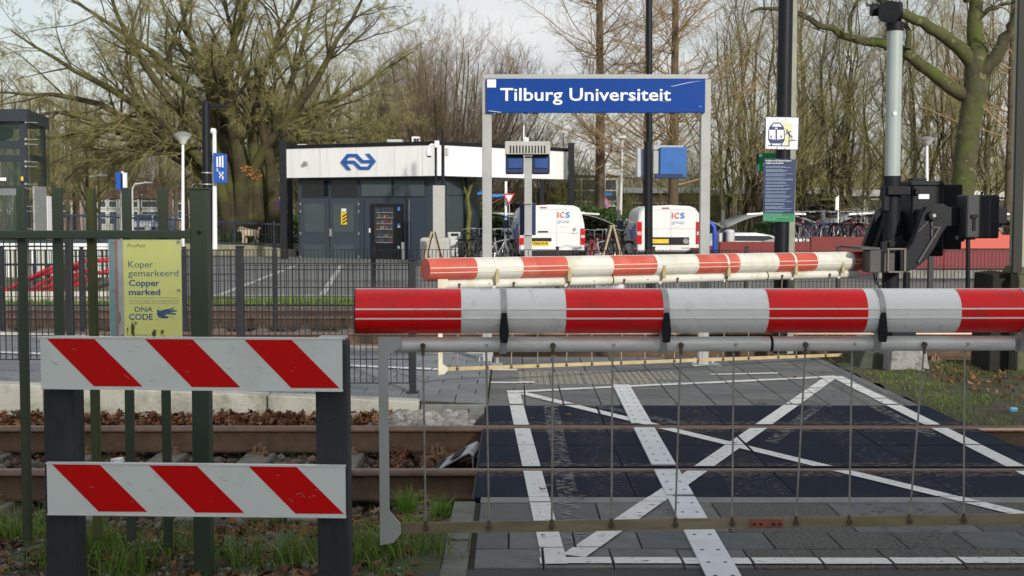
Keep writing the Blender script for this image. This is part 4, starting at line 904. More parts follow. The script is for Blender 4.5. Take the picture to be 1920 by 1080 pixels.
b = MB(); b.pxbox(728, 263, 757, 269, (0, 45), (1, 45), .6); b.pxbox(560, 271, 578, 275, (0, 45), (1, 45), .4); b.build('roof_light', mat('roof_dome', (.45, .47, .48), .3), t, bevel=.08)
# column in front of the corner
t = thing('grey_service_column', 'tall pale grey service column with twin black masts and a camera at the kiosk corner', 'service column', tuple(P(824, 492, 38)))
lg = mat('light_grey_cabinet', (.38, .38, .365), .55, var=.05)
def yb(nm, x0, y0, x1, y1, Y, dep, m, par=None, bev=.01):
    b = MB(); b.pxbox(x0, y0, x1, y1, (0, Y + dep), (1, Y + dep), dep); return b.build(nm, m, par or t, bevel=bev)
yb('column_body', 813, 348, 835, 470, 38, .3, lg)
for x, y0, r in ((817, 253, .035), (830.5, 246, .05)):
    b = MB(); p = P(x, y0, 38.1); q = P(x, 348, 38.1); b.cyl(q, p, r, 10); b.cyl(p, p + Vector((0, 0, .12)), r * .4, 8); b.build('black_mast', soft_black, t, smooth=40)
b = MB(); b.tube([P(816, 272, 38), P(809, 271, 38), P(805, 274, 38), P(804, 280, 38)], .035, 8); b.tube([P(804, 278, 38), P(804, 286, 38), P(804, 292, 38)], [.06, .10, .08], 12); b.build('camera_arm', sign_white, t, smooth=50)
b = MB(); b.cyl(P(804.5, 291, 38), P(804.5, 295, 38), .06, 10); b.build('camera_dome', tyre, t, smooth=40)
yb('junction_box', 815, 264, 824, 277, 37.9, .12, sign_white, bev=.02); yb('junction_box', 835, 278, 841, 293, 37.9, .1, galv, bev=.02)
t = thing('grey_utility_cabinet', 'wide rounded grey cabinet in front of the kiosk corner', 'cabinet', tuple(P(818, 492, 37)))
yb('cabinet_body', 790, 445, 845, 497, 37, .6, lg, bev=.08)
t = thing('litter_bin', 'pale tapered litter bin with black opening beside the grey cabinet', 'bin', tuple(P(851, 487, 38.5)))
b = MB(); b.pxpoly([(840, 435), (864, 435), (861, 481), (844, 481)], (0, 39), (1, 39), .4); o = b.build('bin_body', mat('bin_grey', (.52, .54, .54), .4), t, bevel=.03)
yb('bin_opening', 846, 437.5, 860, 442, 38.57, .02, tyre, par=o, bev=0)
def aboard(label, cx, ytop, ybot, Y, w, m, group=None):
    t = thing('sandwich_board', label, 'sandwich board', tuple(P(cx, ybot, Y)))
    a = P(cx, ytop, Y); z = P(cx, ybot, Y).z
    for s in (-1, 1):
        b = MB()
        for dx in (-.28, .28): b.beam((a.x + s * .03, Y + dx, a.z), (a.x + s * w, Y + dx, z), .05, .05)
        b.beam((a.x + s * .03, Y - .28, a.z), (a.x + s * .03, Y + .28, a.z), .05, .05); b.build('frame', m, t)
        b = MB(); b.add([(a.x + s * .04, Y - .26, a.z), (a.x + s * .04, Y + .26, a.z), (a.x + s * w, Y + .26, z + .1), (a.x + s * w, Y - .26, z + .1)], [(0, 1, 2, 3)]); o = b.build('chalk_board', tyre, t); q = o.modifiers.new('s', 'SOLIDIFY'); q.thickness = .02
wood = mat('pale_wood', (.38, .30, .19), .7, var=.15)
aboard('pale wooden sandwich board in front of the grey cabinet by the kiosk', 812, 436, 492, 36, .24, wood)
aboard('tall dark sandwich board between the two white vans', 1147, 424, 482, 33, .24, wood)
# ---- platform devices on thinner posts
t = thing('help_post', 'grey post with a slotted hood and two blue lamp boxes in front of the kiosk', 'information post', tuple(P(990, 570, 20.6)))
yb('post', 983, 293, 997, 570, 20.6, .12, grey_post, bev=.005)
b = MB(); yh = 20.45
b.pxbox(947, 268, 1030, 292, (0, yh + .5), (1, yh + .5), .5); h = b.build('slotted_hood', mat('hood_grey', (.42, .42, .40), .6), t, bevel=.01)
b = MB()
for i in range(12): b.pxbox(956 + i * 5.8, 273, 958.6 + i * 5.8, 287, (0, yh - .0), (1, yh - .0), .004)
b.build('slot', tyre, h)
b = MB(); q = P(986, 262, 20.6); b.tube([P(982, 268, 20.6), P(982, 235, 20.6)], .012, 6); b.tube([P(986, 268, 20.6), P(986, 262, 20.6), P(988, 258, 20.6)], [.03, .05, .03], 8); b.build('aerial', sign_white, t)
bb_ = mat('device_blue', (.012, .065, .26), .35, var=.1)
for x0, x1 in ((948, 982), (997, 1030)):
    o = yb('blue_box', x0, 293, x1, 327, 20.6, .3, mat('dark_navy_case', (.008, .02, .07), .4), bev=.02); yb('blue_face', x0 + 5, 297, x1 - 3, 316, 20.58, .02, bb_, par=o, bev=.01)
yb('navy_board', 974.5, 381, 1004.5, 441, 20.85, .04, navy); yb('strap', 982, 380, 998, 382, 20.56, .03, galv, bev=0); yb('strap', 982, 439, 998, 441, 20.56, .03, galv, bev=0)
t = thing('blue_box_post', 'dark post carrying a bright blue display box and a smaller blue speaker box', 'information post', tuple(P(1215, 570, 20.4)))
b = MB(); b.cyl(P(1215, 570, 20.4), P(1215, 266, 20.4), .055, 12); b.build('post', soft_black, t, smooth=40)
o = yb('blue_box', 1232, 278, 1282, 335, 20.35, .35, mat('device_blue_bright', (.02, .12, .40), .35, var=.05), bev=.02)
yb('grey_case', 1220, 274, 1276, 284, 20.45, .3, grey_post, bev=.02); yb('grey_case', 1220, 284, 1233, 328, 20.4, .3, grey_post, bev=.02); yb('underside_panel', 1227, 326, 1281, 335, 20.33, .02, navy, par=o)
yb('speaker_box', 1191, 280, 1204, 334, 20.5, .3, mat('lamp_white', (.5, .53, .57), .4), bev=.02); yb('speaker_side', 1203, 279, 1211, 335, 20.45, .3, bb_, bev=.02)
t = thing('black_lamp_mast', 'very tall slim black mast rising behind the station name sign', 'mast', tuple(P(1217, 560, 21.6)))
b = MB(); b.cyl(P(1218, 560, 21.6), P(1217, -60, 21.6), .055, 14); b.build('mast_tube', black_paint, t, smooth=40)
# ---- vans
vanw = mat('van_white', (.74, .755, .76), .25, var=.015, coat=.4, dirt=(.6, .6, .58), dscale=2, damt=.2)
vg = glass('van_dark_glass', (.02, .025, .03), .9, .05)
redl = mat('tail_lamp_red', (.52, .008, .012), .2, coat=.5); ylw = mat('plate_yellow', (.74, .50, .015), .45); rubberb = mat('bumper_black', (.012, .012, .014), .6, spec=.3)
cI = mat('logo_red', (.70, .07, .06), .5); cC = mat('logo_pink', (.60, .13, .20), .5); cS = mat('logo_blue', (.04, .22, .58), .5); cg = mat('logo_pale_blue', (.30, .50, .62), .5); streak = mat('van_streak_blue', (.12, .16, .40), .4); streak2 = mat('van_streak_pink', (.52, .20, .26), .4)
def van(label, x0, x1, ytop, Y, yaw, H, Wd, kind, plate, group='white company vans parked beyond the tracks'):
    cx = P((x0 + x1) / 2, 400, Y).x; t = thing('panel_van', label, 'van', (cx, Y, 0), group); Rm = Matrix.Rotation(yaw, 3, 'Z')
    def T(x, y, z): v = Rm @ Vector((x, y, z)); return Vector((cx + v.x, Y + v.y, v.z))
    w = Wd / 2; sec = [(0, .93, 1.0), (.05, .985, 1.0), (.25, 1, 1.0), (2.6, 1, 1.0), (3.3, .99, .98), (3.5, .985, .94), (4.15, .97, .60), (4.75, .93, .5), (4.9, .84, .42)]
    def ring(y, ws, hs):
        h = H * hs; pts = [(-.96, .30), (-1, .45), (-1, .95), (-.985, 1.15 if hs > .7 else min(1.15, h - .12)), (-.90 if kind == 0 else -.93, max(h - .22, .9) if hs > .7 else h - .06), (-.82, h - .075 if hs > .7 else h - .02), (-.66, h - .012), (0, h + .015)]
        return [T(a * w * ws, y, z) for a, z in pts] + [T(-a * w * ws, y, z) for a, z in reversed(pts[:-1])]
    vs = []; n = 15
    for y, a, c in sec: vs += ring(y, a, c)
    fs = []
    for i in range(len(sec) - 1):
        for j in range(n): fs.append((i * n + j, i * n + (j + 1) % n, (i + 1) * n + (j + 1) % n, (i + 1) * n + j))
    fs += [tuple(range(n)), tuple((len(sec) - 1) * n + j for j in range(n))]
    b = MB(); b.add(vs, fs); body = b.build('body', vanw, t, smooth=35, bevel=.02)
    def rear(nm, a, c, z0, z1, m, th=.012, off=.004, par=None, bev=0.):
        b = MB(); vs = [T(x, y, z) for y in (-off, -off - th) for x, z in ((a, z0), (c, z0), (c, z1), (a, z1))]
        b.add(vs, [(0, 1, 2, 3), (7, 6, 5, 4), (0, 4, 5, 1), (1, 5, 6, 2), (2, 6, 7, 3), (3, 7, 4, 0)]); return b.build(nm, m, par or t, bevel=bev)
    seam = mat('seam_grey', (.33, .34, .34), .6)
    sx = .12 if kind == 0 else .05
    rear('door_seam', sx, sx + .008, .45, H - .12, seam, .002); rear('door_seam', -w * .86, w * .86, H - .125, H - .118, seam, .002)
    if kind == 0: rear('door_seam', -w * .9, w * .9, .93, .936, seam, .002)
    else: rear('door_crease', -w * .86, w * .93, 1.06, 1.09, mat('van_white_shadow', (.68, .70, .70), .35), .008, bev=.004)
    rear('door_seam', -w * .855, -w * .85, .45, H - .2, seam, .002); rear('door_seam', w * .85, w * .855, .45, H - .2, seam, .002)
    bm_ = rear('bumper', -w * .95, w * .95, .26, .42, rubberb, .06, bev=.02)
    for s in (-1, 1):
        if kind == 0: 
            l = rear('tail_lamp', s * w * .845, s * w * .985, .58, 1.06, redl, .03, bev=.012); rear('lamp_band', s * w * .86, s * w * .975, .78, .86, mat('lamp_clear', (.6, .45, .45), .3), .006, .035, par=l)
        else:
            l = rear('tail_lamp', s * w * .83, s * w * .99, .62, 1.26, redl, .03, bev=.015); rear('lamp_band', s * w * .85, s * w * .97, .88, .98, mat('lamp_clear', (.6, .45, .45), .3), .006, .035, par=l)
    rear('high_brake_lamp', -.36 if kind == 0 else -.2, -.16 if kind == 0 else 0.0, H - .085, H - .055, mat('dim_red', (.25, .03, .03), .4), .02)
    A = T(-1, -.02, 0); B_ = T(1, -.02, 0); pl = ((A.x, A.y), (B_.x, B_.y))
    def tx(s, a, c, z, cap, m, bold=.0):
        p = T(a, -.03, z); q = T(c, -.03, z)
        def proj(v): d = v - Vector((0, 0, CAM_Z)); k = d.dot(CF); return 960 + d.x / k * FPX, 540 - d.dot(CU) / k * FPX
        u0, v0 = proj(p); u1, v1 = proj(q); _, v2 = proj(p + Vector((0, 0, cap))); text(s, u0, u1, v0, v0 - v2, 0, m, t, bold, plane=((p.x, p.y), (q.x, q.y)), off=.004)
    l0 = sx + .04
    lw = .36 if kind == 0 else .42; lz = H - .36
    tx('I', l0, l0 + .03, lz, .17, cI, .02); tx('C', l0 + .07, l0 + .20, lz, .17, cC, .02); tx('S', l0 + .235, l0 + .36, lz, .17, cS, .02); tx('groep', l0, l0 + .36, lz - .15, .10, cg)
    rear('small_print', l0 + .02, l0 + .22, lz - .262, lz - .252, mat('logo_grey', (.45, .47, .5), .5), .002); rear('small_print', l0 + .02, l0 + .34, lz - .30, lz - .29, mat('logo_grey', (.45, .47, .5), .5), .002)
    if kind == 0:
        rear('plate_recess', -.66, -.02, .68, .78, rubberb, .02, bev=.008); p_ = rear('number_plate', -.60, -.10, .555, .68, ylw, .014); tx(plate, -.575, -.13, .585, .075, tyre, .01)
        rear('door_handle', -.42, -.12, .945, .985, rubberb, .03, bev=.01)
        b = MB(); c0 = T(.66, -.01, 1.03); b.tube([c0, c0 + Rm @ Vector((0, -.02, 0))], .05, 16); b.build('round_badge', chrome, t, smooth=40); rear('badge_strip', .56, .76, .90, .92, chrome, .006)
    else:
        rear('handle_band', -w * .62, w * .62, .60, .82, rubberb, .018, bev=.03); rear('number_plate', -.52, -.16 + .15, .645, .765, ylw, .012, .024); tx(plate, -.49, -.04, .67, .075, tyre, .01)
        rear('handle', .08, .2, .64, .78, tyre, .01, .02, bev=.01); b = MB(); c0 = T(w * .52, -.02, .71); b.tube([c0, c0 + Rm @ Vector((0, -.02, 0))], .08, 18); b.build('round_badge', chrome, t, smooth=40); rear('badge_strip', .35, .62, .50, .52, mat('badge_grey', (.2, .2, .2), .4), .006)
    # left side colour streaks, cab glass, mirror, wheels
    for k, (pts, m_) in enumerate((([(.3, .5), (1.4, .5), (2.4, 1.05), (3.2, 1.1), (1.6, 1.0), (.3, 1.25)], streak), ([(.1, .42), (.6, .42), (1.5, .75), (.9, .72), (.1, .95)], streak2))):
        for s in (-1, 1):
            b = MB(); b.add([T(s * (w + .004 + k * .002), y, z) for y, z in pts], [tuple(range(len(pts)))]); b.build('side_streak', m_, t)
    for s in (-1, 1):
        b = MB(); b.add([T(s * (w * 1.0), 3.0, 1.12), T(s * (w * 1.0), 4.0, 1.12), T(s * (w * .93), 3.55, H - .25), T(s * (w * .93), 3.0, H - .2)], [(0, 1, 2, 3)]); b.build('cab_window', vg, t)
        b = MB(); m0 = T(s * (w + .14), 3.7, 1.15); b.bb(m0.x - .1, m0.x + .1, m0.y - .05, m0.y + .05, m0.z - .14, m0.z + .14); mm = b.build('wing_mirror', mat('mirror_navy', (.015, .03, .06), .4), t, bevel=.03)
        b = MB(); b.beam(T(s * w * .98, 3.7, 1.05), m0 - Vector((0, 0, .08)), .05, .05); b.build('mirror_arm', rubberb, mm)
        for y in (.85, 3.95):
            b = MB(); b.cyl(T(s * (w - .24), y, .33), T(s * (w - .0), y, .33), .33, 24); wh = b.build('wheel', tyre, t, smooth=40, bevel=.02); b = MB(); b.cyl(T(s * (w - .03), y, .33), T(s * (w + .006), y, .33), .19, 16); b.build('rim', galv, wh, smooth=40)
    b = MB(); b.add([T(-w * .82, 3.52, H * .93), T(w * .82, 3.52, H * .93), T(w * .88, 4.12, H * .62), T(-w * .88, 4.12, H * .62)], [(0, 1, 2, 3)]); b.build('windscreen', vg, t)
    return t
van('white panel van behind the grey help post, with a yellow plate low on its rear', 972, 1099, 388, 37, .075, 1.74, 1.97, 0, 'VXN-92-R')
van('white van with a black handle band across its rear, behind the sign frame', 1193, 1316, 388, 36, .0, 1.72, 1.86, 1, 'VSL-79-N')
# ---- bicycles
def bicycle(label, colr, group, ht=1.0):
    t = thing('bicycle', label, 'bicycle', (0, 0, 0), group); fmat = colr
    for x in (-.52, .52):
        b = MB(); n = 20; pts = [Vector((x + .34 * math.cos(2 * math.pi * i / n), 0, .35 + .34 * math.sin(2 * math.pi * i / n))) for i in range(n + 1)]
        b.tube(pts, .018, 5, cap=False); w = b.build('wheel', tyre, t); b = MB()
        for i in range(10):
            q = 2 * math.pi * i / 10; b.beam((x, 0, .35), (x + .33 * math.cos(q), 0, .35 + .33 * math.sin(q)), .005, .005)
        pts = [Vector((x + .315 * math.cos(2 * math.pi * i / n), 0, .35 + .315 * math.sin(2 * math.pi * i / n))) for i in range(n + 1)]; b.tube(pts, .009, 4, cap=False)
        b.build('spoke', chrome, w)
        b = MB(); pts = [Vector((x + .37 * math.cos(q), 0, .35 + .37 * math.sin(q))) for q in [.2 + i * .3 for i in range(9)]]; b.tube(pts, .02, 4); b.build('mudguard', fmat, t)
    b = MB(); bbk = Vector((-.08, 0, .29)); st_ = Vector((-.22, 0, .80)); hd = Vector((.33, 0, .82)); hb = Vector((.37, 0, .68)); rw = Vector((-.52, 0, .35)); fw = Vector((.52, 0, .35))
    for a, c in ((bbk, st_), (bbk, hb), (hb, hd), (hb, fw), (rw, bbk), (rw, Vector((-.17, 0, .66))), (Vector((-.18, 0, .66)), Vector((.36, 0, .72)))): b.cyl(a, c, .017, 6)
    b.build('frame', fmat, t)
    b = MB(); b.cyl(hd, Vector((.30, 0, 1.0)), .013, 6); b.tube([Vector((.12, -.29, 1.0)), Vector((.28, -.22, 1.04)), Vector((.31, 0, 1.02)), Vector((.28, .22, 1.04)), Vector((.12, .29, 1.0))], .013, 5); b.build('handlebar', chrome, t)
    b = MB(); b.prism([(-.36, .86), (-.08, .87), (-.1, .90), (-.2, .92), (-.35, .94)], (0, -.07, 0), (1, 0, 0), (0, 0, 1), (0, .14, 0)); b.build('saddle', tyre, t, bevel=.02)
    b = MB(); b.beam((-.78, 0, .72), (-.3, 0, .72), .12, .015); b.beam((-.7, 0, .72), (-.52, 0, .35), .012, .012); b.build('carrier', soft_black, t)
    return t
bk = [bicycle('', mat('bike_black', (.02, .02, .022), .4), None), bicycle('', mat('bike_red', (.30, .03, .05), .4), None), bicycle('', mat('bike_silver', (.45, .47, .5), .35, .4), None), bicycle('', mat('bike_blue', (.04, .06, .12), .4), None)]
rnd = random.Random(3)
G1 = 'bicycles parked beside the white vans'; G2 = 'bicycles standing on the red deck'
spots = [(1110, 35.5, 0, 1, G1, 0), (1127, 36.2, 0, 2, G1, 0), (1140, 37, 0, 1, G1, 0), (1158, 36, 0, 0, G1, 0), (935, 37, 0, 2, G1, 0), (948, 38, 0, 0, G1, 0), (925, 38.5, 0, 0, G1, 0), (880, 38.5, 0, 0, G1, 0), (893, 39, 0, 0, G1, 0)]
for i in range(22): spots.append((1500 + i * 17.5 + rnd.uniform(-5, 5), 34.5 + rnd.uniform(-1.2, 1.2), .52, rnd.choice((0, 0, 2, 3, 1)), G2, 0))
for k, (px, Y, z, c, g, _) in enumerate(spots):
    src = bk[c]; rz = rnd.uniform(.9, 2.2) if g == G1 else rnd.uniform(.7, 2.4)
    o = copy_tree(src, None, (P(px, 400, Y).x, Y, z), rz)
    nm = {0: 'black', 1: 'dark red', 2: 'silver', 3: 'blue'}[c]
    o['group'] = g; o['label'] = ('%s bicycle parked beside the white vans' % nm) if g == G1 else ('%s bicycle standing on the red deck beyond the fence' % nm)
for s in bk:
    for ch in list(s.children):
        for g2 in list(ch.children): bpy.data.objects.remove(g2)
        bpy.data.objects.remove(ch)
    bpy.data.objects.remove(s)
# ---- red deck
redm = mat('red_steel_wall', (.15, .006, .006), .55, var=.08, scale=1.5, dirt=(.18, .02, .02), dscale=2, damt=.5)
sal = mat('salmon_lit_tone', (.55, .10, .075), .6, var=.06, scale=1)  # brighter red of a lit slope, put into the colour of an upright face
t = thing('red_bike_deck', 'long low red steel deck wall on which the bicycles stand', 'raised deck', (12, 32, 0))
def xz(px, py, Y): q = P(px, py, Y); return q.x, q.z
xA = P(1350, 450, 31).x; xm = P(1520, 450, 31).x; xB = P(1700, 450, 31).x
b = MB(); b.bb(xA, xm, 31, 31.2, 0, .80); b.build('wall_panel', redm, t, bevel=.01)
b = MB(); b.bb(xm + .01, xB, 31, 31.2, 0, .92); b.build('wall_panel', redm, t, bevel=.01)
b = MB(); b.bb(xA + .8, xB, 30.95, 30.999, .5, .54); b.build('shadow_strip', mat('violet_shadow_tone', (.20, .16, .18), .5), t)  # shadow line along the red wall, painted as a violet strip
b = MB(); b.bb(xA, 26, 31.21, 38, 0, .52); b.build('deck_floor', redm, t)
t = thing('red_ramp_block', 'bright red sloping ramp block behind the mossy plane tree', 'ramp', (10.5, 28, 0))
x0 = P(1640, 450, 28).x; x1 = P(1925, 450, 28).x + 3; xs2 = P(1826, 450, 28).x; xs3 = P(1877, 450, 28).x
b = MB(); b.bb(x0, x1, 28, 28.3, .27, .62); b.build('lower_face', mat('deep_red_face', (.20, .012, .018), .6, var=.08), t, bevel=.01)
b = MB(); b.bb(x0 + .1, x1, 28.1, 28.3, .05, .27); b.build('plinth', concrete_gr, t)
b = MB(); b.prism([(x0, .62), (x1, .62), (x1, .98), (xs3 + .01, .98), (x0, 1.0)], (0, 28.05, 0), (1, 0, 0), (0, 0, 1), (0, .3, 0)); b.build('upper_face', redm, t)
b = MB(); b.prism([(xs2 - .75, .72), (x1, .72), (x1, 1.02), (xs3, 1.02), (xs3 - .02, 1.10), (xs2 - .75, 1.10)], (0, 27.99, 0), (1, 0, 0), (0, 0, 1), (0, .05, 0)); b.build('lit_salmon_face', sal, t)
# ---- bike shelters (gull-wing roofs)
shm = mat('shelter_steel', (.045, .05, .05), .5, var=.1); shr = mat('shelter_roof_white', (.26, .27, .27), .4, var=.04, dirt=(.4, .42, .4), dscale=2, damt=.5)
G3 = 'gull-wing bike shelters beyond the deck'
proto = None
for i, (px, Y) in enumerate(((1005, 47), (1160, 46.5), (1355, 45), (1543, 44.5), (1735, 44), (1920, 43.5))):
    X = P(px, 420, Y).x
    if proto is None:
        t = thing('bike_shelter', 'dark gull-wing bike shelter with white roof edges', 'bike shelter', (0, 0, 0), G3)
        b = MB(); b.bb(-.07, .07, -.07, .07, 0, 1.62); b.bb(-.22, .22, -.06, .06, .85, 1.0); b.build('support_post', shm, t, bevel=.01)
        for s in (-1, 1):
            pts = [(s * (.05 + 1.72 * f), 0.0, .95 + .50 * (1 - (1 - f) ** 2)) for f in [k / 8 for k in range(9)]]
            b = MB()
            for k in range(8): b.beam(pts[k], pts[k + 1], .08, .09)
            b.build('curved_beam', shm, t)
            b = MB(); n = 8
            vs = [(p[0], y, p[2] + .055) for y in (-.6, 3.0) for p in pts]; b.add(vs, [(k, k + 1, k + 10, k + 9) for k in range(8)]); o = b.build('roof_sheet', shr, t, smooth=60); q = o.modifiers.new('s', 'SOLIDIFY'); q.thickness = .03
            b = MB(); b.beam((s * .75, -.62, 1.47), (s * 1.77, -.62, 1.53), .03, .06); b.build('white_edge', sign_white, t)
        proto = t; t.location = (X, Y, 0)
    else:
        o = copy_tree(proto, None, (X, Y, 0))
    (proto if i == 0 else o)['label'] = 'dark gull-wing bike shelter with white roof edges, ' + ['seen left of the first van', 'between the two vans', 'behind the blue hoop and white car', 'behind the bicycles right of the rules board', 'behind the barrier machine', 'by the dark column at the far right'][i]
t = thing('fence_pole', 'thin dark pole standing right of the mossy plane tree, in front of the red ramp', 'pole', tuple(P(1815, 560, 16.6)))
b = MB(); b.cyl(P(1815, 610, 16.6), P(1815, 446, 16.6), .03, 10); b.build('pole_tube', soft_black, t, smooth=40)
# ---- car and blue hoop on the right
def car(label, px, Y, w, colr, yaw, group=None, Lc_=4.1, H=1.45):
    cx = P(px, 420, Y).x; gz = -.4 if px > 1000 else .0; t = thing('parked_car', label, 'car', (cx, Y, gz), group); Rm = Matrix.Rotation(yaw, 3, 'Z')
    T = lambda x, y, z: Vector((cx, Y, gz)) + Rm @ Vector((x, y, z)); hw = w / 2
    prof = [(-.5, .28, .55), (-.49, .28, .78), (-.28, .28, .92), (-.14, .28, H - .08), (.0, .28, H), (.25, .28, H - .03), (.40, .28, 1.02), (.5, .28, .92), (.5, .28, .5)]
    ys = [p[0] * Lc_ for p in prof]; vs = []
    for y, (a, zb, zt) in zip(ys, prof):
        top = hw * (.74 if zt > 1.1 else .93); vs += [T(-hw, y, zb), T(-hw, y, min(zt, .88)), T(-top, y, zt), T(top, y, zt), T(hw, y, min(zt, .88)), T(hw, y, zb)]
    fs = []; n = 6
    for i in range(len(prof) - 1):
        for j in range(n): fs.append((i * n + j, i * n + (j + 1) % n, (i + 1) * n + (j + 1) % n, (i + 1) * n + j))
    fs += [tuple(range(n)), tuple((len(prof) - 1) * n + j for j in range(n))]
    b = MB(); b.add(vs, fs); b.build('body', colr, t, smooth=35, bevel=.03)
    b = MB(); e = .012
    b.add([T(-hw * .8, ys[2] + .05, .95), T(hw * .8, ys[2] + .05, .95), T(hw * .7, ys[3] - .03, H - .12), T(-hw * .7, ys[3] - .03, H - .12)], [(0, 1, 2, 3)]); 
    for v in b.v: v += Rm @ Vector((0, -.03, .03))
    b.build('windscreen', vg, t)
    for s in (-1, 1):
        b = MB(); b.add([T(s * (hw * .945), ys[3] - .25, .95), T(s * (hw * .945), ys[6] - .1, 1.0), T(s * (hw * .79), ys[5], H - .1), T(s * (hw * .79), ys[3] + .1, H - .12)], [(0, 1, 2, 3)])
        for v in b.v: v += Rm @ Vector((s * .03, 0, .01))
        b.build('side_window', vg, t)
        b = MB(); l0 = T(s * hw * .72, ys[0] - .02, .62); b.bb(l0.x - .16, l0.x + .16, l0.y - .03, l0.y + .03, l0.z - .07, l0.z + .07); b.build('headlight', chrome, t, bevel=.02)
        for y in (-.31, .31):
            b = MB(); b.cyl(T(s * (hw - .2), y * Lc_, .3), T(s * (hw + .01), y * Lc_, .3), .31, 18); wh = b.build('wheel', tyre, t, smooth=40); b = MB(); b.cyl(T(s * (hw - .02), y * Lc_, .3), T(s * (hw + .02), y * Lc_, .3), .19, 12); b.build('rim', galv, wh)
    b = MB(); p0 = T(0, ys[0] - .01, .42); b.bb(p0.x - .5, p0.x + .5, p0.y - .03, p0.y + .02, .34 + gz, .52 + gz); b.build('grille', tyre, t)
    return t
car('silver car parked with its nose to the camera beyond the green fence', 274, 92, 1.75, mat('car_silver', (.42, .45, .48), .3, .4), .0)
car('blue-grey car parked beside the silver one far down the street', 291, 92.5, 1.7, mat('car_bluegrey', (.12, .18, .24), .3, .3), .05)
car('white car seen side-on behind the left end of the red deck', 1400, 43, 1.7, mat('car_white', (.72, .73, .73), .3), 1.9, H=1.25)
car('white car seen side-on under the bicycles beyond the red deck', 1545, 41.5, 1.7, mat('car_white', (.72, .73, .73), .3), 1.6, H=1.12)
car('small dark car parked half hidden under the far shelter', 1660, 43, 1.7, mat('car_dark', (.05, .055, .06), .3), 1.5, H=1.3)
t = thing('blue_hoop', 'bright blue steel hoop beside the right post of the station sign', 'hoop', tuple(P(1335, 475, 32)))
b = MB(); b.tube([P(1322, 480, 32), P(1322, 430, 32), P(1324, 420, 32), P(1333, 418, 32), P(1339, 426, 32), P(1340, 440, 32), P(1340, 490, 32)], .06, 8); b.build('hoop_tube', mat('hoop_blue', (.01, .06, .42), .4), t, smooth=50)
yb('grey_bollard', 1347, 437, 1353, 480, 31.9, .08, galv)
t = thing('ticket_box', 'silver rounded ticket box beside the blue hoop', 'ticket machine', tuple(P(1366, 470, 33)))
yb('case', 1358, 430, 1373, 470, 33, .4, mat('case_silver', (.5, .52, .55), .35, .3), bev=.06); yb('dark_side', 1343, 434, 1360, 470, 33.2, .4, mat('case_navy', (.03, .04, .08), .4), bev=.03)
# ---- street poles and lamps
def lamp_disc(label, px, ytop, ybot, Y, r=.045, head=.26):
    t = thing('street_lamp', label, 'street lamp', tuple(P(px, ybot, Y))); a = P(px, ybot, Y); c = P(px, ytop + 8, Y)
    b = MB(); b.tube([a, c], [r * 1.1, r * .8], 10); b.build('lamp_post', sign_white, t, smooth=40)
    b = MB(); b.tube([c, c + Vector((0, 0, .06)), c + Vector((0, 0, .17))], [.06, head * .45, head], 20); b.build('lamp_bowl', mat('lamp_bowl_white', (.6, .62, .6), .4), t, smooth=60)
    b = MB(); b.tube([c + Vector((0, 0, .17)), c + Vector((0, 0, .22)), c + Vector((0, 0, .26))], [head * 1.02, head * .9, .08], 20); b.build('lamp_cap', mat('lamp_cap_grey', (.18, .19, .19), .5), t, smooth=60)
lamp_disc('white street lamp with round dish head, left of the big spreading tree', 343, 262, 520, 27, .036, .19)
lamp_disc('round headed street lamp left of the mossy plane tree', 1738, 265, 430, 36, .05, .22)
def pole(label, px, ytop, ybot, Y, r, m, cat='pole', name='pole', extra=None, px2=None):
    t = thing(name, label, cat, tuple(P(px, ybot, Y))); b = MB(); b.tube([P(px, ybot, Y), P(px2 or px, ytop, Y)], [r, r * .8], 10); b.build('pole_tube', m, t, smooth=40); return t
t = pole('black platform lamp mast with small side lamp, left of the kiosk', 390, 193, 560, 21.3, .085, black_paint, 'lamp mast', 'lamp_mast', px2=386)
b = MB(); b.tube([P(386, 193, 21.3), P(386, 186, 21.3)], [.06, .01], 10); b.prism([(0, 0), (.30, -.03), (.34, -.06), (.02, -.07)], P(390, 193, 21.3), (1, 0, 0), (0, 0, 1), (0, .16, 0)); b.build('lamp_head', soft_black, t)
b = MB(); 
for y in (323, 344.5): b.cyl(P(388, y, 21.3), P(388, y + 2, 21.3), .092, 12)
b.build('pole_strap', galv, t)
t = pole('white platform post with bent top holding a large blue sign', 403, 250, 470, 23, .045, sign_white, 'sign post', 'sign_post', px2=402)
b = MB(); b.tube([P(402, 250, 23), P(401, 246, 23), P(396, 245, 23)], [.045, .06, .05], 8); b.build('bent_top', sign_white, t, smooth=40)
t = thing('blue_station_board', 'large blue board with white pictogram letters beside the white post', 'sign', tuple(P(408, 345, 22.8)))
sb_ = mat('bright_board_blue', (.012, .085, .42), .35, var=.03)
b = MB(); b.prism([(P(395.5, 0, 22.8).x, P(1, 342, 22.8).z), (P(419, 0, 22.8).x, P(1, 344, 22.8).z), (P(419.5, 0, 22.8).x, P(1, 289, 22.8).z), (P(395.5, 0, 22.8).x, P(1, 286, 22.8).z)], (0, 22.8, 0), (1, 0, 0), (0, 0, 1), (0, .12, 0)); b.build('board', sb_, t, bevel=.01)
b = MB(); A = (0, 22.795), (1, 22.795)
for x0, y0, x1, y1 in ((406, 294, 409, 313), (411, 293, 414, 313), (416, 292, 419, 314), (407, 315, 408.5, 320), (411, 327, 419, 330), (411, 322, 413, 334), (416.5, 322, 419, 337), (406, 320, 410, 321)): b.pxbox(x0, y0, x1, y1, *A, .003)
b.build('white_pictogram', sign_white, t)
t = thing('blue_white_totem', 'narrow blue and white double panel sign hanging above the green fence', 'sign', tuple(P(228, 357, 24)))
b = MB(); b.pxbox(219, 323, 227, 356, (0, 24), (1, 24), .05); b.build('blue_panel', sb_, t)
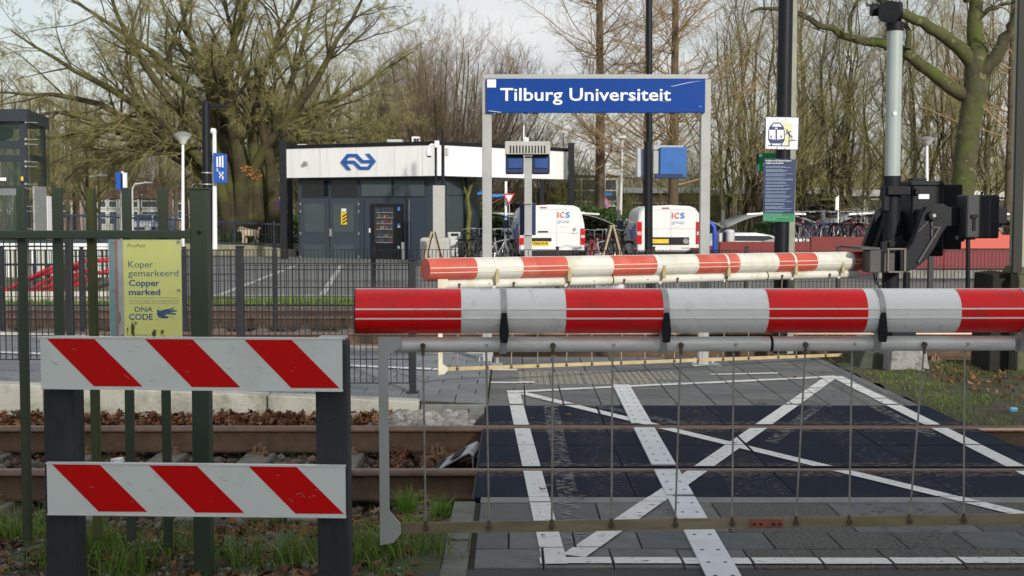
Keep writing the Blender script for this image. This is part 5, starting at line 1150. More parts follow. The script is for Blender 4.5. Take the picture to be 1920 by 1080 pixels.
b = MB(); b.pxbox(227, 325, 232, 357, (0, 24.1), (1, 24.1), .05); b.build('navy_panel', navy, t)
b = MB(); b.pxbox(232, 324, 239, 352, (0, 24), (1, 24), .05); o = b.build('white_panel', sign_white, t)
b = MB(); b.cyl(P(229, 560, 24.2), P(229, 321, 24.2), .035, 8); b.build('post', galv, t)
t = pole('small blue square parking sign on a thin pole far left of the kiosk', 378, 330, 420, 50, .03, galv, 'sign', 'parking_sign')
b = MB(); b.pxbox(374, 322, 382.5, 330.5, (0, 49.9), (1, 49.9), .04); o = b.build('blue_plate', sb_, t)
b = MB(); b.pxbox(377.3, 324, 378.3, 329, (0, 49.85), (1, 49.85), .01); b.pxbox(378.3, 324, 380, 325, (0, 49.85), (1, 49.85), .01); b.pxbox(378.3, 326.2, 380, 327.2, (0, 49.85), (1, 49.85), .01); b.pxbox(379.3, 324, 380, 327.2, (0, 49.85), (1, 49.85), .01); b.build('letter', sign_white, o)
G4 = 'bent street lights down the distant street'
for i, (px, y0, Y, s) in enumerate(((155, 332, 62, 1), (248, 345, 75, 1), (357, 346, 75, 1), (1133, 270, 52, 0), (1167, 262, 50, 0), (1118, 395, 60, 0))):
    if i == 5: continue
    t = thing('street_light', ['grey bent street light between the second and third fence bars', 'grey bent street light in front of the pale terrace', 'grey double street light left of the black mast', 'thin white mast holding the blue street name plate', 'taller white mast between the two vans'][i], 'street light', (P(px, 400, Y).x, Y, 0), G4 if i < 3 else None)
    c = P(px, y0, Y); b = MB(); pts = [(c.x, Y, 0), (c.x, Y, c.z - .3), (c.x + .15 * s, Y, c.z), (c.x + (.9 if s else .01), Y, c.z + (.08 if s else .1))]
    if i == 4: pts[0] = (P(1160, 400, Y).x + .0, Y, 0); pts[0] = (P(1161, 480, Y).x, Y, 0)
    b.tube(pts, [.075, .05, .045, .04], 8); b.build('pole_tube', mat('pole_offwhite', (.58, .59, .57), .5), t, smooth=40)
    b = MB()
    if i < 3: b.bb(c.x + .7, c.x + 1.2, Y - .1, Y + .1, c.z + .05, c.z + .14)
    else: b.tube([(c.x, Y, c.z + .05), (c.x, Y, c.z + .16)], [.22, .16], 10)
    b.build('lamp_head', mat('pole_offwhite', (.5, .5, .5), .5), t)
    if i == 3:
        b = MB(); b.pxbox(1119, 361.5, 1147, 367, (0, Y - .1), (1, Y - .1), .03); b.build('street_name_plate', mat('street_sign_blue', (.03, .2, .6), .4), t)
        b = MB(); q = P(1136, 383, Y - .1); b.prism([(.13 * math.cos(a), .26 * math.sin(a)) for a in [2 * math.pi * k / 16 for k in range(16)]], q, (1, 0, 0), (0, 0, 1), (0, .03, 0)); o = b.build('round_sign', mat('sign_red', (.55, .03, .05), .4), t)
        b = MB(); b.prism([(.08 * math.cos(a), .19 * math.sin(a)) for a in [2 * math.pi * k / 16 for k in range(16)]], q + Vector((0, -.005, 0)), (1, 0, 0), (0, 0, 1), (0, .004, 0)); b.build('sign_centre', mat('sign_violet', (.25, .2, .4), .4), o)
t = thing('yield_sign', 'red and white give way triangle on a blue and white banded pole', 'traffic sign', tuple(P(953, 480, 41)))
b = MB(); A = (0, 41), (1, 41); b.pxpoly([(943, 363), (965, 363), (954, 384)], *A, .02); b.build('red_triangle', mat('sign_red', (.55, .03, .05), .4), t)
b = MB(); A = (0, 40.975), (1, 40.975); b.pxpoly([(947, 366), (961, 366), (954, 378.5)], *A, .01); b.build('white_triangle', sign_white, t)
b = MB(); b.cyl(P(955, 480, 41.05), P(955, 380, 41.05), .02, 6); b.build('thin_post', galv, t)
b = MB(); b.cyl(P(948.5, 480, 41.2), P(948.5, 340, 41.2), .045, 10); o = b.build('white_post', sign_white, t, smooth=40)
b = MB()
for y in (404, 414, 424, 434): b.cyl(P(948.5, y, 41.2), P(948.5, y + 5, 41.2), .049, 10)
b.build('blue_band', mat('band_blue', (.02, .15, .5), .4), o)
b = MB(); b.pxbox(923, 364, 944, 369, (0, 41.2), (1, 41.2), .02); b.pxbox(895, 358, 912, 365, (0, 43), (1, 43), .02); b.build('street_name_plate', mat('street_sign_blue', (.03, .2, .6), .4), t)
t = thing('no_parking_sign', 'round red and blue no-parking sign half hidden behind the kiosk post', 'traffic sign', tuple(P(528, 470, 46)))
q = P(527, 383, 46); b = MB(); b.prism([(.19 * math.cos(a), .19 * math.sin(a)) for a in [2 * math.pi * k / 20 for k in range(20)]], q, (1, 0, 0), (0, 0, 1), (0, .03, 0)); b.build('red_disc', mat('sign_red', (.55, .03, .05), .4), t)
b = MB(); b.prism([(.14 * math.cos(a), .14 * math.sin(a)) for a in [2 * math.pi * k / 20 for k in range(20)]], q + Vector((0, -.006, 0)), (1, 0, 0), (0, 0, 1), (0, .004, 0)); b.build('blue_disc', mat('band_blue', (.02, .15, .5), .4), t)
b = MB(); b.cyl((q.x, 46.05, 0), q + Vector((0, .05, 0)), .03, 8); b.build('post', galv, t)
t = thing('banner_flag', 'small white banner on a thin pole in front of the brown houses', 'flag', tuple(P(1571, 430, 42)))
b = MB(); b.cyl(P(1571, 440, 42), P(1572, 366, 42), .02, 6); b.build('flagpole', sign_white, t)
b = MB(); b.pxpoly([(1567, 370), (1572, 369), (1571.5, 393), (1566.5, 394)], (0, 42), (1, 42), .01); b.build('flag_cloth', sign_white, t)
# ---- lift tower
t = thing('lift_tower', 'dark framed glass lift tower behind the left end of the green fence', 'lift tower', (-13, 31, 0))
cx, cy = P(52, 400, 30).x, 30.0; ex, ey = P(94, 400, 32.6).x, 32.6; lx, ly = P(-140, 400, 30).x, 30.0
lm = mat('lift_steel', (.022, .032, .043), .4, var=.1); lgz = glass('lift_glass', (.03, .07, .06), .30, .04)
ztop = P(52, 205, 30).z; zr = P(52, 228, 30).z
b = MB(); b.prism([(cx + .08, cy - .12), (ex + .02, ey), (lx, ly + 2.8), (lx, ly - .12)], (0, 0, zr), (1, 0, 0), (0, 1, 0), (0, 0, ztop - zr)); b.build('roof', lm, t)
def lbox(nm, x0, y0, x1, y1, m, Y=30., dep=.12): b = MB(); b.pxbox(x0, y0, x1, y1, (0, Y + dep), (1, Y + dep), dep); return b.build(nm, m, t)
cpost = lbox('corner_post', 46, 229, 58, 520, lm)
for y0, y1 in ((264, 280), (291, 304), (348, 353), (353.5, 366)): lbox('cross_beam', -150, y0, 45, y1, lm if y0 != 353.5 else mat('grey_beam', (.16, .18, .19), .5), 30.02, .1)
for y0, y1 in ((229, 263), (281, 290), (305, 347), (367, 440)): b = MB(); b.pxbox(-150, y0, 45, y1, (0, 30.08), (1, 30.08), .02); b.build('glass_pane', lgz, t)
b = MB(); s0, s1 = (cx, cy), (ex, ey); b.pxbox(59, 232, 94, 348, s0, s1, .02); b.build('glass_pane', lgz, t)
b = MB(); b.pxbox(83, 232, 87, 348, s0, s1, .06); b.pxbox(58, 292, 82, 303, s0, s1, .03); b.build('side_frame', lm, t)
b = MB(); b.pxbox(66, 350, 89, 440, s0, s1, .04); b.build('grey_side_panel', mat('lift_grey_panel', (.36, .36, .35), .5), t, bevel=.01)
b = MB(); b.pxbox(69, 357, 87, 438, (s0[0], s0[1] - .05), (s1[0], s1[1] - .05), .01); b.build('perforated_panel', mat('lift_grey_fine', (.30, .30, .30), .6, scale=90, var=.2), t)
b = MB(); b.pxbox(90, 368, 98, 440, (0, 33), (1, 33), .3); b.build('cream_jamb', sign_white, t)
b = MB()
for y in (229, 261, 270, 303, 312, 345, 354, 387, 396, 429): q = P(49, y, 29.98); b.tube([q + Vector((0, .02, 0)), q + Vector((0, -.03, 0))], .03, 8); b.beam(q, q + Vector((.2, .2, 0)), .012, .012)
b.build('glass_clamp', chrome, cpost)
b = MB(); b.pxbox(40, 331, 44, 339, (0, 29.9), (1, 29.9), .02); b.build('yellow_sticker', mat('hazard_yellow', (.75, .5, .02), .5), t)
b = MB(); b.pxbox(1, 333, 12, 339, (0, 29.9), (1, 29.9), .02); b.pxbox(-20, 288.5, 39, 289.5, (0, 30.5), (1, 30.5), .03); b.pxbox(36.5, 302, 38, 336, (0, 30.5), (1, 30.5), .03); b.build('white_sticker', sign_white, t)
b = MB(); q = P(8, 255, 31); b.tube([P(-5, 262, 31), P(6, 248, 31), P(22, 250, 31)], [.12, .2, .12], 10); b.bb(lx + .2, cx - .3, 30.6, 32, .0, .9); b.build('lift_machinery', tyre, t)
# ---- stair surroundings: louvre screen, walls, blue rail, red handrails
t = thing('stair_parapet', 'cream concrete parapet and white louvre screen of the underpass stairs', 'stair wall', (-9, 25, 0))
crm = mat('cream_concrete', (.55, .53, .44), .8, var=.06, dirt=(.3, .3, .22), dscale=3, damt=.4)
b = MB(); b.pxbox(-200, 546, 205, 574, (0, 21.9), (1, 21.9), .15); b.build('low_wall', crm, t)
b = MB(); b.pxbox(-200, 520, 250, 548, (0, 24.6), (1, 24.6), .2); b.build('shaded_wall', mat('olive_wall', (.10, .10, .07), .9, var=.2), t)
for y0, y1 in ((456, 462), (463.5, 468)): b = MB(); b.pxbox(-200, y0, 240, y1, (0, 26), (1, 26), .05); b.build('louvre_rail', sign_white, t)
for i in range(30):
    x = -60 + i * 9.5
    if x > 220: break
    b = MB(); b.pxbox(x, 468.5, x + 3.4 + (1.2 if i % 4 == 0 else 0), 524, (0, 26.1), (1, 26.1), .1); b.build('louvre_slat', sign_white if i % 3 else crm, t)
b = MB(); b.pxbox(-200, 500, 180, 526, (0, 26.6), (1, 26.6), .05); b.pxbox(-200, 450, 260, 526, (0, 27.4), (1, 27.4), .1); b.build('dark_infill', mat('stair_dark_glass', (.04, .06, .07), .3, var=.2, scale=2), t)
t = thing('blue_stair_railing', 'dark blue tubular railing around the underpass stairs', 'railing', (-8.5, 23, 0))
blr = mat('railing_blue', (.008, .014, .04), .5)
b = MB(); b.pxbox(-200, 494, 127, 498, (0, 23), (1, 23), .06); b.build('top_rail', blr, t)
for x in (7, 67, 94, 124): b = MB(); b.pxbox(x - 2.5, 498, x + 2.5, 574, (0, 23), (1, 23), .06); b.build('railing_post', blr, t)
t = thing('red_handrails', 'bundle of sloping bright red handrails beside the underpass stairs', 'handrail', (-8, 23, 0))
rdm = mat('handrail_red', (.55, .015, .02), .35, var=.08)
for k, pts in enumerate(([(-60, 570), (0, 549), (92, 503)], [(48, 526), (66, 520), (148, 494)], [(92, 503), (140, 500), (150, 489), (215, 489)], [(-60, 590), (20, 562), (92, 524), (148, 500)], [(10, 569), (40, 555), (92, 536), (165, 505)], [(20, 574), (92, 545), (150, 519)],
                         [(50, 572), (92, 556), (150, 531)], [(70, 574), (100, 561)], [(110, 506), (150, 505), (165, 512), (215, 511)], [(110, 528), (148, 530), (165, 525)], [(150, 489), (200, 487), (230, 475)], [(165, 511), (190, 511), (230, 498)], [(-60, 600), (0, 575), (60, 552)])):
    b = MB(); Yk = 22.2 + .12 * k; b.tube([P(x, y, Yk) for x, y in pts], .032, 8); b.build('handrail', rdm, t, smooth=50)
# ---- raised bank, fence and dog
t = thing('low_bank_wall', 'low mossy concrete bank wall under the blue fence left of the kiosk', 'wall', (-9.5, 45, 0))
b = MB(); xa, xb_ = P(405, 450, 45).x, P(560, 450, 45).x; b.prism([(xa - 6, 0), (xb_, 0), (xb_, .22), (P(480, 400, 45).x, .38), (xa - 6, .55)], (0, 44.2, 0), (1, 0, 0), (0, 0, 1), (0, .3, 0)); b.build('wall_body', mat('bank_wall', (.22, .21, .14), .9, var=.2, dirt=(.12, .14, .05), dscale=2), t)
b = MB(); b.prism([(xa - 6, 0), (xb_, 0), (xb_, .18), (P(480, 400, 45).x, .34), (xa - 6, .5)], (0, 44.5, 0), (1, 0, 0), (0, 0, 1), (0, 9, 0)); o = b.build('raised_lawn', far_grass, t)
t = thing('dark_blue_fence', 'dark blue bar fence on the bank in front of the cream dog', 'fence', (-9.5, 45, 0))
b = MB(); zt0, zt1 = P(405, 413, 44.25).z, P(525, 421, 44.25).z; zb0, zb1 = P(405, 453, 44.25).z, P(525, 459, 44.25).z
x0_, x1_ = P(405, 1, 44.25).x - 7, P(525, 1, 44.25).x
b.beam((x0_, 44.3, zt0 + .25), (x1_, 44.3, zt1), .05, .06); b.beam((x0_, 44.3, zb0 + .15), (x1_, 44.3, zb1), .04, .05); b.build('fence_rail', blr, t)
b = MB(); x = x0_
while x < x1_: f = (x - x0_) / (x1_ - x0_); b.beam((x, 44.3, zb0 + .15 + (zb1 - zb0 - .15) * f), (x, 44.3, zt0 + .25 + (zt1 - zt0 - .25) * f), .014, .014, up=(0, 1, 0)); x += .105
b.build('fence_bars', blr, t)
for px in (441, 515): b = MB(); b.pxbox(px - 1.5, 414, px + 1.5, 458, (0, 44.3), (1, 44.3), .08); b.build('fence_post', blr, t)
# the dog, one skinned body
DY = 44.9
def D(px, py, dy=0.): return P(px, py, DY) + Vector((0, dy, 0))
jt = {'hip': (481.5, 437, 0, .125), 'mid': (469, 436.5, 0, .15), 'chest': (459, 436, 0, .165), 'neck': (453.5, 430.5, 0, .11), 'head': (450.5, 429.5, 0, .105), 'muz': (446.2, 432.5, 0, .055), 'nose': (445, 433.3, 0, .035),
      't1': (484.5, 433, 0, .04), 't2': (486.5, 428.5, 0, .045), 't3': (486.5, 425, 0, .03),
      'fs': (458, 441, -.09, .075), 'fk': (457.5, 449, -.09, .045), 'ff': (456.5, 457, -.09, .042), 'ft': (455, 458.3, -.09, .04), 'gs': (459, 441, .09, .075), 'gk': (461, 449, .09, .045), 'gf': (460, 457, .09, .042), 'gt': (458.5, 458.3, .09, .04),
      'hs': (482, 442, -.09, .09), 'hk': (480, 447.5, -.09, .055), 'hh': (484, 452.5, -.09, .036), 'hf': (483, 457.5, -.09, .04), 'is': (480.5, 442, .09, .085), 'ik': (477, 447.5, .09, .05), 'ih': (476.5, 452.5, .09, .036), 'if': (471.5, 457.8, .09, .04)}
ed = [('hip', 'mid'), ('mid', 'chest'), ('chest', 'neck'), ('neck', 'head'), ('head', 'muz'), ('muz', 'nose'), ('hip', 't1'), ('t1', 't2'), ('t2', 't3'), ('chest', 'fs'), ('fs', 'fk'), ('fk', 'ff'), ('ff', 'ft'), ('chest', 'gs'), ('gs', 'gk'), ('gk', 'gf'), ('gf', 'gt'),
      ('hip', 'hs'), ('hs', 'hk'), ('hk', 'hh'), ('hh', 'hf'), ('hip', 'is'), ('is', 'ik'), ('ik', 'ih'), ('ih', 'if')]
ks = list(jt); me = bpy.data.meshes.new('dog'); base_ = D(470, 458); me.from_pydata([D(*jt[k][:3]) - base_ for k in ks], [(ks.index(a), ks.index(c)) for a, c in ed], [])
o = bpy.data.objects.new('dog', me); COL.objects.link(o); o.location = base_; sk = o.modifiers.new('skin', 'SKIN'); sk.use_smooth_shade = True
if not me.skin_vertices:
    bm = bmesh.new(); bm.from_mesh(me); bm.verts.layers.skin.verify(); bm.to_mesh(me); bm.free()
for i, k in enumerate(ks): me.skin_vertices[0].data[i].radius = (jt[k][3], jt[k][3]); me.skin_vertices[0].data[i].use_root = (k == 'hip')
o.modifiers.new('sub', 'SUBSURF').levels = 2; o.modifiers['sub'].render_levels = 2
dn = bpy.data.textures.new('curl', 'CLOUDS'); dn.noise_scale = .06; ds = o.modifiers.new('fur', 'DISPLACE'); ds.texture = dn; ds.strength = .03; ds.texture_coords = 'LOCAL'
me.materials.append(mat('cream_fur', (.52, .42, .30), .95, var=.18, scale=18, bump=.6, bscale=40)); setp(o, 'shaggy cream dog walking left behind the dark blue fence', 'dog'); ORG[o.name] = base_
dog = o
for s in (-1, 1):
    b = MB(); q = D(451.5, 428.5, s * .09); b.tube([q, q + Vector((.03, s * .03, -.06)), q + Vector((.04, s * .03, -.14))], [.03, .045, .02], 8); b.build('ear', mat('cream_fur', (.5, .4, .3)), dog, smooth=60)
    b = MB(); q = D(448.5, 430, s * .075); b.tube([q, q + Vector((-.012, 0, 0))], .014, 8); b.build('eye', tyre, dog)
b = MB(); q = D(444.6, 433, 0); b.tube([q, q + Vector((-.02, 0, .01))], .022, 8); b.build('nose', tyre, dog)

# ---- houses
brick = mat('brown_brick_wall', (.30, .225, .175), .9, var=.15, scale=3, bump=.3, bscale=30, dirt=(.24, .18, .14), dscale=1, damt=.4)
pale_b = mat('pale_render', (.42, .43, .38), .8, var=.08)
hg = mat('house_window_dark', (.06, .075, .08), .25, var=.3, scale=1)
def house(label, x0, x1, ytop, Y, wall, wins, roof='fascia', group=None, depth=8, floors=1):
    xa, xb = P(x0, 400, Y).x, P(x1, 400, Y).x; zt = P(x0, ytop, Y).z; t = thing('house', label, 'house', ((xa + xb) / 2, Y, 0), group)
    b = MB(); b.bb(xa, xb, Y, Y + depth, 0, zt - .3); b.build('wall', wall, t)
    if roof == 'fascia': b = MB(); b.bb(xa - .2, xb + .2, Y - .3, Y + depth, zt - .3, zt); b.build('roof', sign_white, t)
    else:
        b = MB(); b.prism([(xa - .2, zt - .3), (xb + .2, zt - .3), (xb - 1.5, zt + 1.8), (xa + 1.5, zt + 1.8)], (0, Y - .2, 0), (1, 0, 0), (0, 0, 1), (0, depth, 0)); b.build('roof', mat('roof_tiles', (.14, .09, .07), .9, var=.2), t)
    for (u, z0, w, h) in wins:
        X = xa + (xb - xa) * u; b = MB(); b.bb(X - w / 2, X + w / 2, Y - .06, Y - .002, z0, z0 + h); f = b.build('window', sign_white, t)
        b = MB(); n = max(1, int(round(w / .9))); m_ = 2 if h > .8 else 1
        for i in range(n):
            for j in range(m_): b.bb(X - w / 2 + .06 + i * (w - .06) / n, X - w / 2 + (i + 1) * (w - .06) / n, Y - .075, Y - .062, z0 + .06 + j * (h - .06) / m_, z0 + (j + 1) * (h - .06) / m_)
        b.build('pane', hg, f)
    return t
house('brown brick house with flat white roof edge, behind the rules board', 1378, 1560, 352, 62, brick, [(.35, .5, 1.6, 1.1), (.83, 1.3, 1.0, 1.2), (.1, .4, .9, 1.8)])
house('brown brick house with white window, right of the banner flag', 1568, 1720, 356, 60, brick, [(.25, 1.0, .8, 1.4), (.5, 1.0, 1.0, 1.2), (.8, .4, 1.2, 1.9)])
house('brown brick house behind the plane tree, by the dark column', 1770, 1960, 358, 61, brick, [(.2, 1.0, 1.2, 1.2), (.6, 1.0, 1.4, 1.2), (.85, .5, 1.0, 1.8)])
house('pale two-storey house behind the right roof post of the kiosk', 1060, 1160, 318, 66, pale_b, [(.3, .6, 1.6, 1.3), (.75, .6, 1.2, 1.3), (.3, 2.1, 1.6, 1.2), (.75, 2.1, 1.2, 1.2)])
house('brown house seen under the kiosk roof with white bands', 880, 1045, 342, 68, brick, [(.1, .4, 2.2, 1.7), (.4, .5, 1.2, 1.6), (.72, 1.2, 3.0, .9)])
house('brown house with pale window row between the vans', 1175, 1340, 352, 70, brick, [(.2, .8, 1.6, 1.3), (.55, .8, 1.6, 1.3), (.85, .8, 1.6, 1.3)])
for i, (x0, x1, l) in enumerate(((182, 262, 'pale terraced house with green trim, between the fence bars'), (266, 325, 'pale terraced house above the silver car'), (108, 176, 'brown terraced house at the left of the pale terrace'), (329, 400, 'brown brick house with small white windows behind the white lamp post'))):
    house(l, x0, x1, 366, 112, pale_b if i < 2 else brick, [((k + .5) / 4, z, .75, 1.2) for k in range(4) for z in (.5, 2.0)] if i < 2 else [((k + .5) / 3, 1.0, .7, 1.4) for k in range(3)], 'pitched', None)
t = thing('brick_retaining_wall', 'low reddish brick wall along the distant street behind the fence bars', 'wall', (-25, 80, 0))
b = MB(); b.bb(P(60, 1, 85).x, P(225, 1, 85).x, 85, 85.3, 0, .35); b.build('wall_body', mat('red_brick', (.20, .10, .07), .9, var=.2), t)
t = thing('blue_bridge_railing', 'thin blue railing with posts above the underpass, far left', 'railing', (-14, 40, 0))
blb = mat('mid_blue_paint', (.03, .045, .09), .5)
b = MB(); b.pxbox(110, 402, 405, 404, (0, 40), (1, 40), .05); b.pxbox(110, 433, 405, 435, (0, 40), (1, 40), .05); b.build('railing_bar', blb, t)
for x in (119, 137, 190, 216, 260, 300, 328, 365): b = MB(); b.pxbox(x - 1.3, 404, x + 1.3, 450, (0, 40), (1, 40), .05); b.build('railing_post', blb, t)

# ================================================================== VEGETATION
RNG = np.random.default_rng(11)
def nrm_(v): return v / np.maximum(np.linalg.norm(v, axis=-1, keepdims=True), 1e-9)
def grow(P0, D, Ln, Rd, K, wander, trop, taper):
    n = len(P0); pts = np.zeros((n, K + 1, 3)); rad = np.zeros((n, K + 1)); pts[:, 0] = P0; rad[:, 0] = Rd; d = D.copy()
    for k in range(K):
        d = nrm_(d + RNG.normal(0, wander, (n, 3)) + np.array([0, 0, trop]))
        pts[:, k + 1] = pts[:, k] + d * (Ln / K)[:, None]; rad[:, k + 1] = Rd * (1 - (1 - taper) * (k + 1) / K)
    return pts, rad
def children(pts, rad, Ln, cnt, t0, a0, a1, lr, rr, shape=.5, rmin=.004):
    n, K1, _ = pts.shape; K = K1 - 1
    t = RNG.uniform(t0, 1, (n, cnt)); f = t * K; i = np.minimum(f.astype(int), K - 1); u = (f - i)[..., None]; ar = np.arange(n)[:, None]
    p = pts[ar, i] * (1 - u) + pts[ar, i + 1] * u; r = rad[ar, i] * (1 - u[..., 0]) + rad[ar, i + 1] * u[..., 0]
    d = nrm_(pts[ar, i + 1] - pts[ar, i]); rv = nrm_(RNG.normal(0, 1, d.shape)); rv = nrm_(rv - d * (rv * d).sum(-1, keepdims=True))
    a = RNG.uniform(a0, a1, (n, cnt))[..., None]; nd = nrm_(d * np.cos(a) + rv * np.sin(a))
    L_ = Ln[:, None] * lr * (1 - shape * t) * RNG.uniform(.6, 1.25, (n, cnt)); R2 = np.maximum(r * rr * RNG.uniform(.7, 1.1, (n, cnt)), rmin)
    return p.reshape(-1, 3), nd.reshape(-1, 3), L_.ravel(), R2.ravel()
def tubes(sets):
    V = []; F = []; off = 0
    for pts, rad, s in sets:
        n, K1, _ = pts.shape; tg = np.empty_like(pts); tg[:, 1:-1] = pts[:, 2:] - pts[:, :-2]; tg[:, 0] = pts[:, 1] - pts[:, 0]; tg[:, -1] = pts[:, -1] - pts[:, -2]; tg = nrm_(tg)
        a = nrm_(np.cross(tg, np.array([.31, .87, .38]))); b = np.cross(tg, a); q = np.arange(s) * 2 * np.pi / s
        ring = pts[:, :, None] + (a[:, :, None] * np.cos(q)[None, None, :, None] + b[:, :, None] * np.sin(q)[None, None, :, None]) * rad[:, :, None, None]
        V.append(ring.reshape(-1, 3)); bi = np.arange(n)[:, None, None] * K1 * s; k = np.arange(K1 - 1)[None, :, None] * s; j = np.arange(s)[None, None, :]; j2 = (j + 1) % s
        F.append((np.stack([bi + k + j, bi + k + j2, bi + k + s + j2, bi + k + s + j], -1) + off).reshape(-1, 4)); off += n * K1 * s
    return np.concatenate(V), np.concatenate(F)
def tree(name, label, loc, lv0, levels, barkm, twigm, split=1, group=None, s0=8, skip=0):
    """lv0: (pts, rad, len); levels: child specs"""
    t = thing(name, label, 'tree', loc, group); pts, rad, Ln = lv0; thick = [(pts, rad, s0)]; thin = []
    for i, sp in enumerate(levels):
        cnt, tt, a0, a1, lr, rr, K, wan, trop, sd = sp[:10]; shp = sp[10] if len(sp) > 10 else .5
        if i == 0 and skip: pts, rad, Ln = pts[skip:], rad[skip:], Ln[skip:]
        p, d, L2, R2 = children(pts, rad, Ln, cnt, tt, a0, a1, lr, rr, shp)
        pts, rad = grow(p, d, L2, R2, K, wan, trop, .35); Ln = L2
        (thick if i < split else thin).append((pts, rad, sd))
    o = np.array(loc)
    for nm, st, m in (('trunk', thick, barkm), ('crown', thin, twigm)):
        if not st: continue
        v, f = tubes(st); me = np_mesh(nm, v, f, m, smooth=True); ob = link(nm, me, t)
    return t
twig_olive = mat('olive_twigs', (.27, .245, .10), .9, var=.3, scale=1.2); twig_brown = mat('brown_twigs', (.27, .21, .15), .9, var=.3, scale=1.2)
twig_rust = mat('rusty_twigs', (.34, .24, .13), .9, var=.3, scale=1.2); twig_lime = mat('lichen_twigs', (.33, .30, .12), .9, var=.35, scale=1.2); twig_grey = mat('grey_twigs', (.21, .185, .125), .9, var=.3, scale=1.2)
bark_d = mat('dark_mossy_bark', (.06, .048, .026), .9, var=.35, scale=2, bump=.6, bscale=10, dirt=(.105, .115, .022), dscale=.9, damt=.9, dthr=.45)
bark_b = mat('brown_bark', (.10, .072, .045), .9, var=.3, scale=4, bump=.5, bscale=14)
def path(pl, K, base):    # resample polylines
    out_ = []
    for pts in pl:
        pts = np.array([tuple(p) for p in pts]); d = np.r_[0, np.cumsum(np.linalg.norm(np.diff(pts, axis=0), axis=1))]; s = np.linspace(0, d[-1], K + 1)
        q = np.stack([np.interp(s, d, pts[:, k]) for k in range(3)], 1)
        for _ in range(2): q[1:-1] = (q[:-2] + 2 * q[1:-1] + q[2:]) / 4
        out_.append(q - np.array(base))
    return np.array(out_)
def limbs(pxl, Y, spread, r0s, r1, base, K=12):
    pl = []
    for i, l in enumerate(pxl):
        dy = RNG.uniform(-spread, spread); pl.append([P(x, y, Y + dy * (k / max(1, len(l) - 1)) ** 1.0) for k, (x, y) in enumerate(l)])
    p = path(pl, K, base); p[:, 1:] += RNG.normal(0, .06, p[:, 1:].shape) * np.linspace(0, 1, K)[None, :, None]
    rad = np.array([np.linspace(a, r1, K + 1) for a in r0s]); Ln = np.linalg.norm(np.diff(p, axis=1), axis=2).sum(1); return p, rad, Ln
# big spreading tree
TY = 50.; base = Vector((P(455, 400, TY).x, TY, .2))
LM = [[(428, 458), (428, 380), (405, 315), (330, 255), (215, 165), (100, 115), (20, 60)], [(430, 458), (432, 370), (400, 318), (300, 272), (190, 188), (80, 178), (-30, 172)], [(452, 458), (450, 350), (432, 270), (390, 160), (350, 60), (320, -70)], [(452, 458), (455, 340), (440, 250), (420, 120), (465, 0), (480, -120)],
      [(470, 458), (462, 350), (480, 290), (540, 230), (590, 160), (640, 60), (700, -40)], [(470, 458), (470, 350), (510, 285), (560, 228), (640, 185), (770, 95)], [(440, 458), (438, 330), (380, 250), (290, 160), (240, 60), (170, -60)], [(485, 458), (480, 330), (470, 220), (500, 110), (560, 10), (600, -80)],
      [(440, 458), (436, 340), (380, 305), (270, 262), (180, 290), (120, 340)], [(485, 458), (488, 330), (520, 240), (555, 120), (585, 40), (600, -60)], [(452, 458), (450, 360), (400, 240), (330, 130), (200, 40), (100, -20)], [(470, 458), (466, 330), (430, 200), (330, 90), (290, -30)], [(500, 458), (498, 340), (540, 270), (620, 240), (720, 230)], [(430, 458), (425, 360), (350, 300), (230, 250), (120, 200), (20, 230)], [(515, 458), (512, 350), (500, 260), (470, 160), (430, 60), (410, -60)]]
r0 = [.30, .30, .36, .36, .31, .29, .31, .29, .22, .26, .29, .28, .26, .28, .28]
lv = limbs(LM, TY, 6, r0, .028, base, 14)
tree('spreading_tree', 'huge bare spreading tree with several mossy trunks, left of the kiosk', tuple(base), lv,
     [(17, .32, .35, 1.0, .36, .45, 6, .12, .03, 5, .45), (9, .15, .3, .95, .5, .45, 5, .14, -.02, 3), (9, .1, .3, .9, .5, .5, 4, .15, -.06, 3), (8, .1, .25, .8, .65, .6, 3, .15, -.11, 3)], bark_d, twig_olive, 1, s0=9)
# trunks in the row behind it
def straight(h, r, n=1, spread=0., K=8, lean=.02, base=(0, 0, 0)):
    p = np.zeros((n, K + 1, 3)); z = np.linspace(0, h, K + 1)
    for i in range(n):
        a = RNG.uniform(0, 6.28); o = RNG.uniform(0, spread); p[i, :, 2] = z; p[i, :, 0] = math.cos(a) * o + np.cumsum(RNG.normal(0, lean, K + 1)) * h / K; p[i, :, 1] = math.sin(a) * o + np.cumsum(RNG.normal(0, lean, K + 1)) * h / K; p[i, :, :2] -= 0
    rad = np.tile(np.linspace(r, r * .25, K + 1), (n, 1)); return p, rad, np.full(n, float(h))
GB = 'bare trees far behind the station'
protos = []
for k, (h, r, m_, bm_) in enumerate(((13, .22, twig_olive, bark_d), (15, .25, twig_grey, bark_b), (11, .16, twig_lime, bark_d))):
    t = tree('bare_tree', 'bare winter tree in the wooded belt behind the station', (0, 0, 0), straight(h, r), [(26, .18, .4, 1.0, .42, .42, 6, .12, .10, 4, .45), (10, .15, .35, .9, .45, .45, 4, .14, .03, 3), (8, .1, .3, .9, .5, .5, 3, .16, -.02, 3), (3, .1, .3, .8, .6, .6, 2, .1, 0, 3)], bm_, m_, 1, GB)
    protos.append(t)
spots = []
rnd = random.Random(21)
for i in range(40):  # left belt
    spots.append((rnd.uniform(-60, 900), rnd.uniform(60, 105), rnd.choice((0, 1, 0, 2)), rnd.uniform(.75, 1.15)))
for i in range(20):  # right belt
    spots.append((rnd.uniform(1010, 1980), rnd.uniform(72, 110), rnd.choice((0, 1, 2, 2)), rnd.uniform(.42, .62)))
for i in range(8): spots.append((400 + i * 19, 52 + i * 3.0, 0, .9))
used = set()
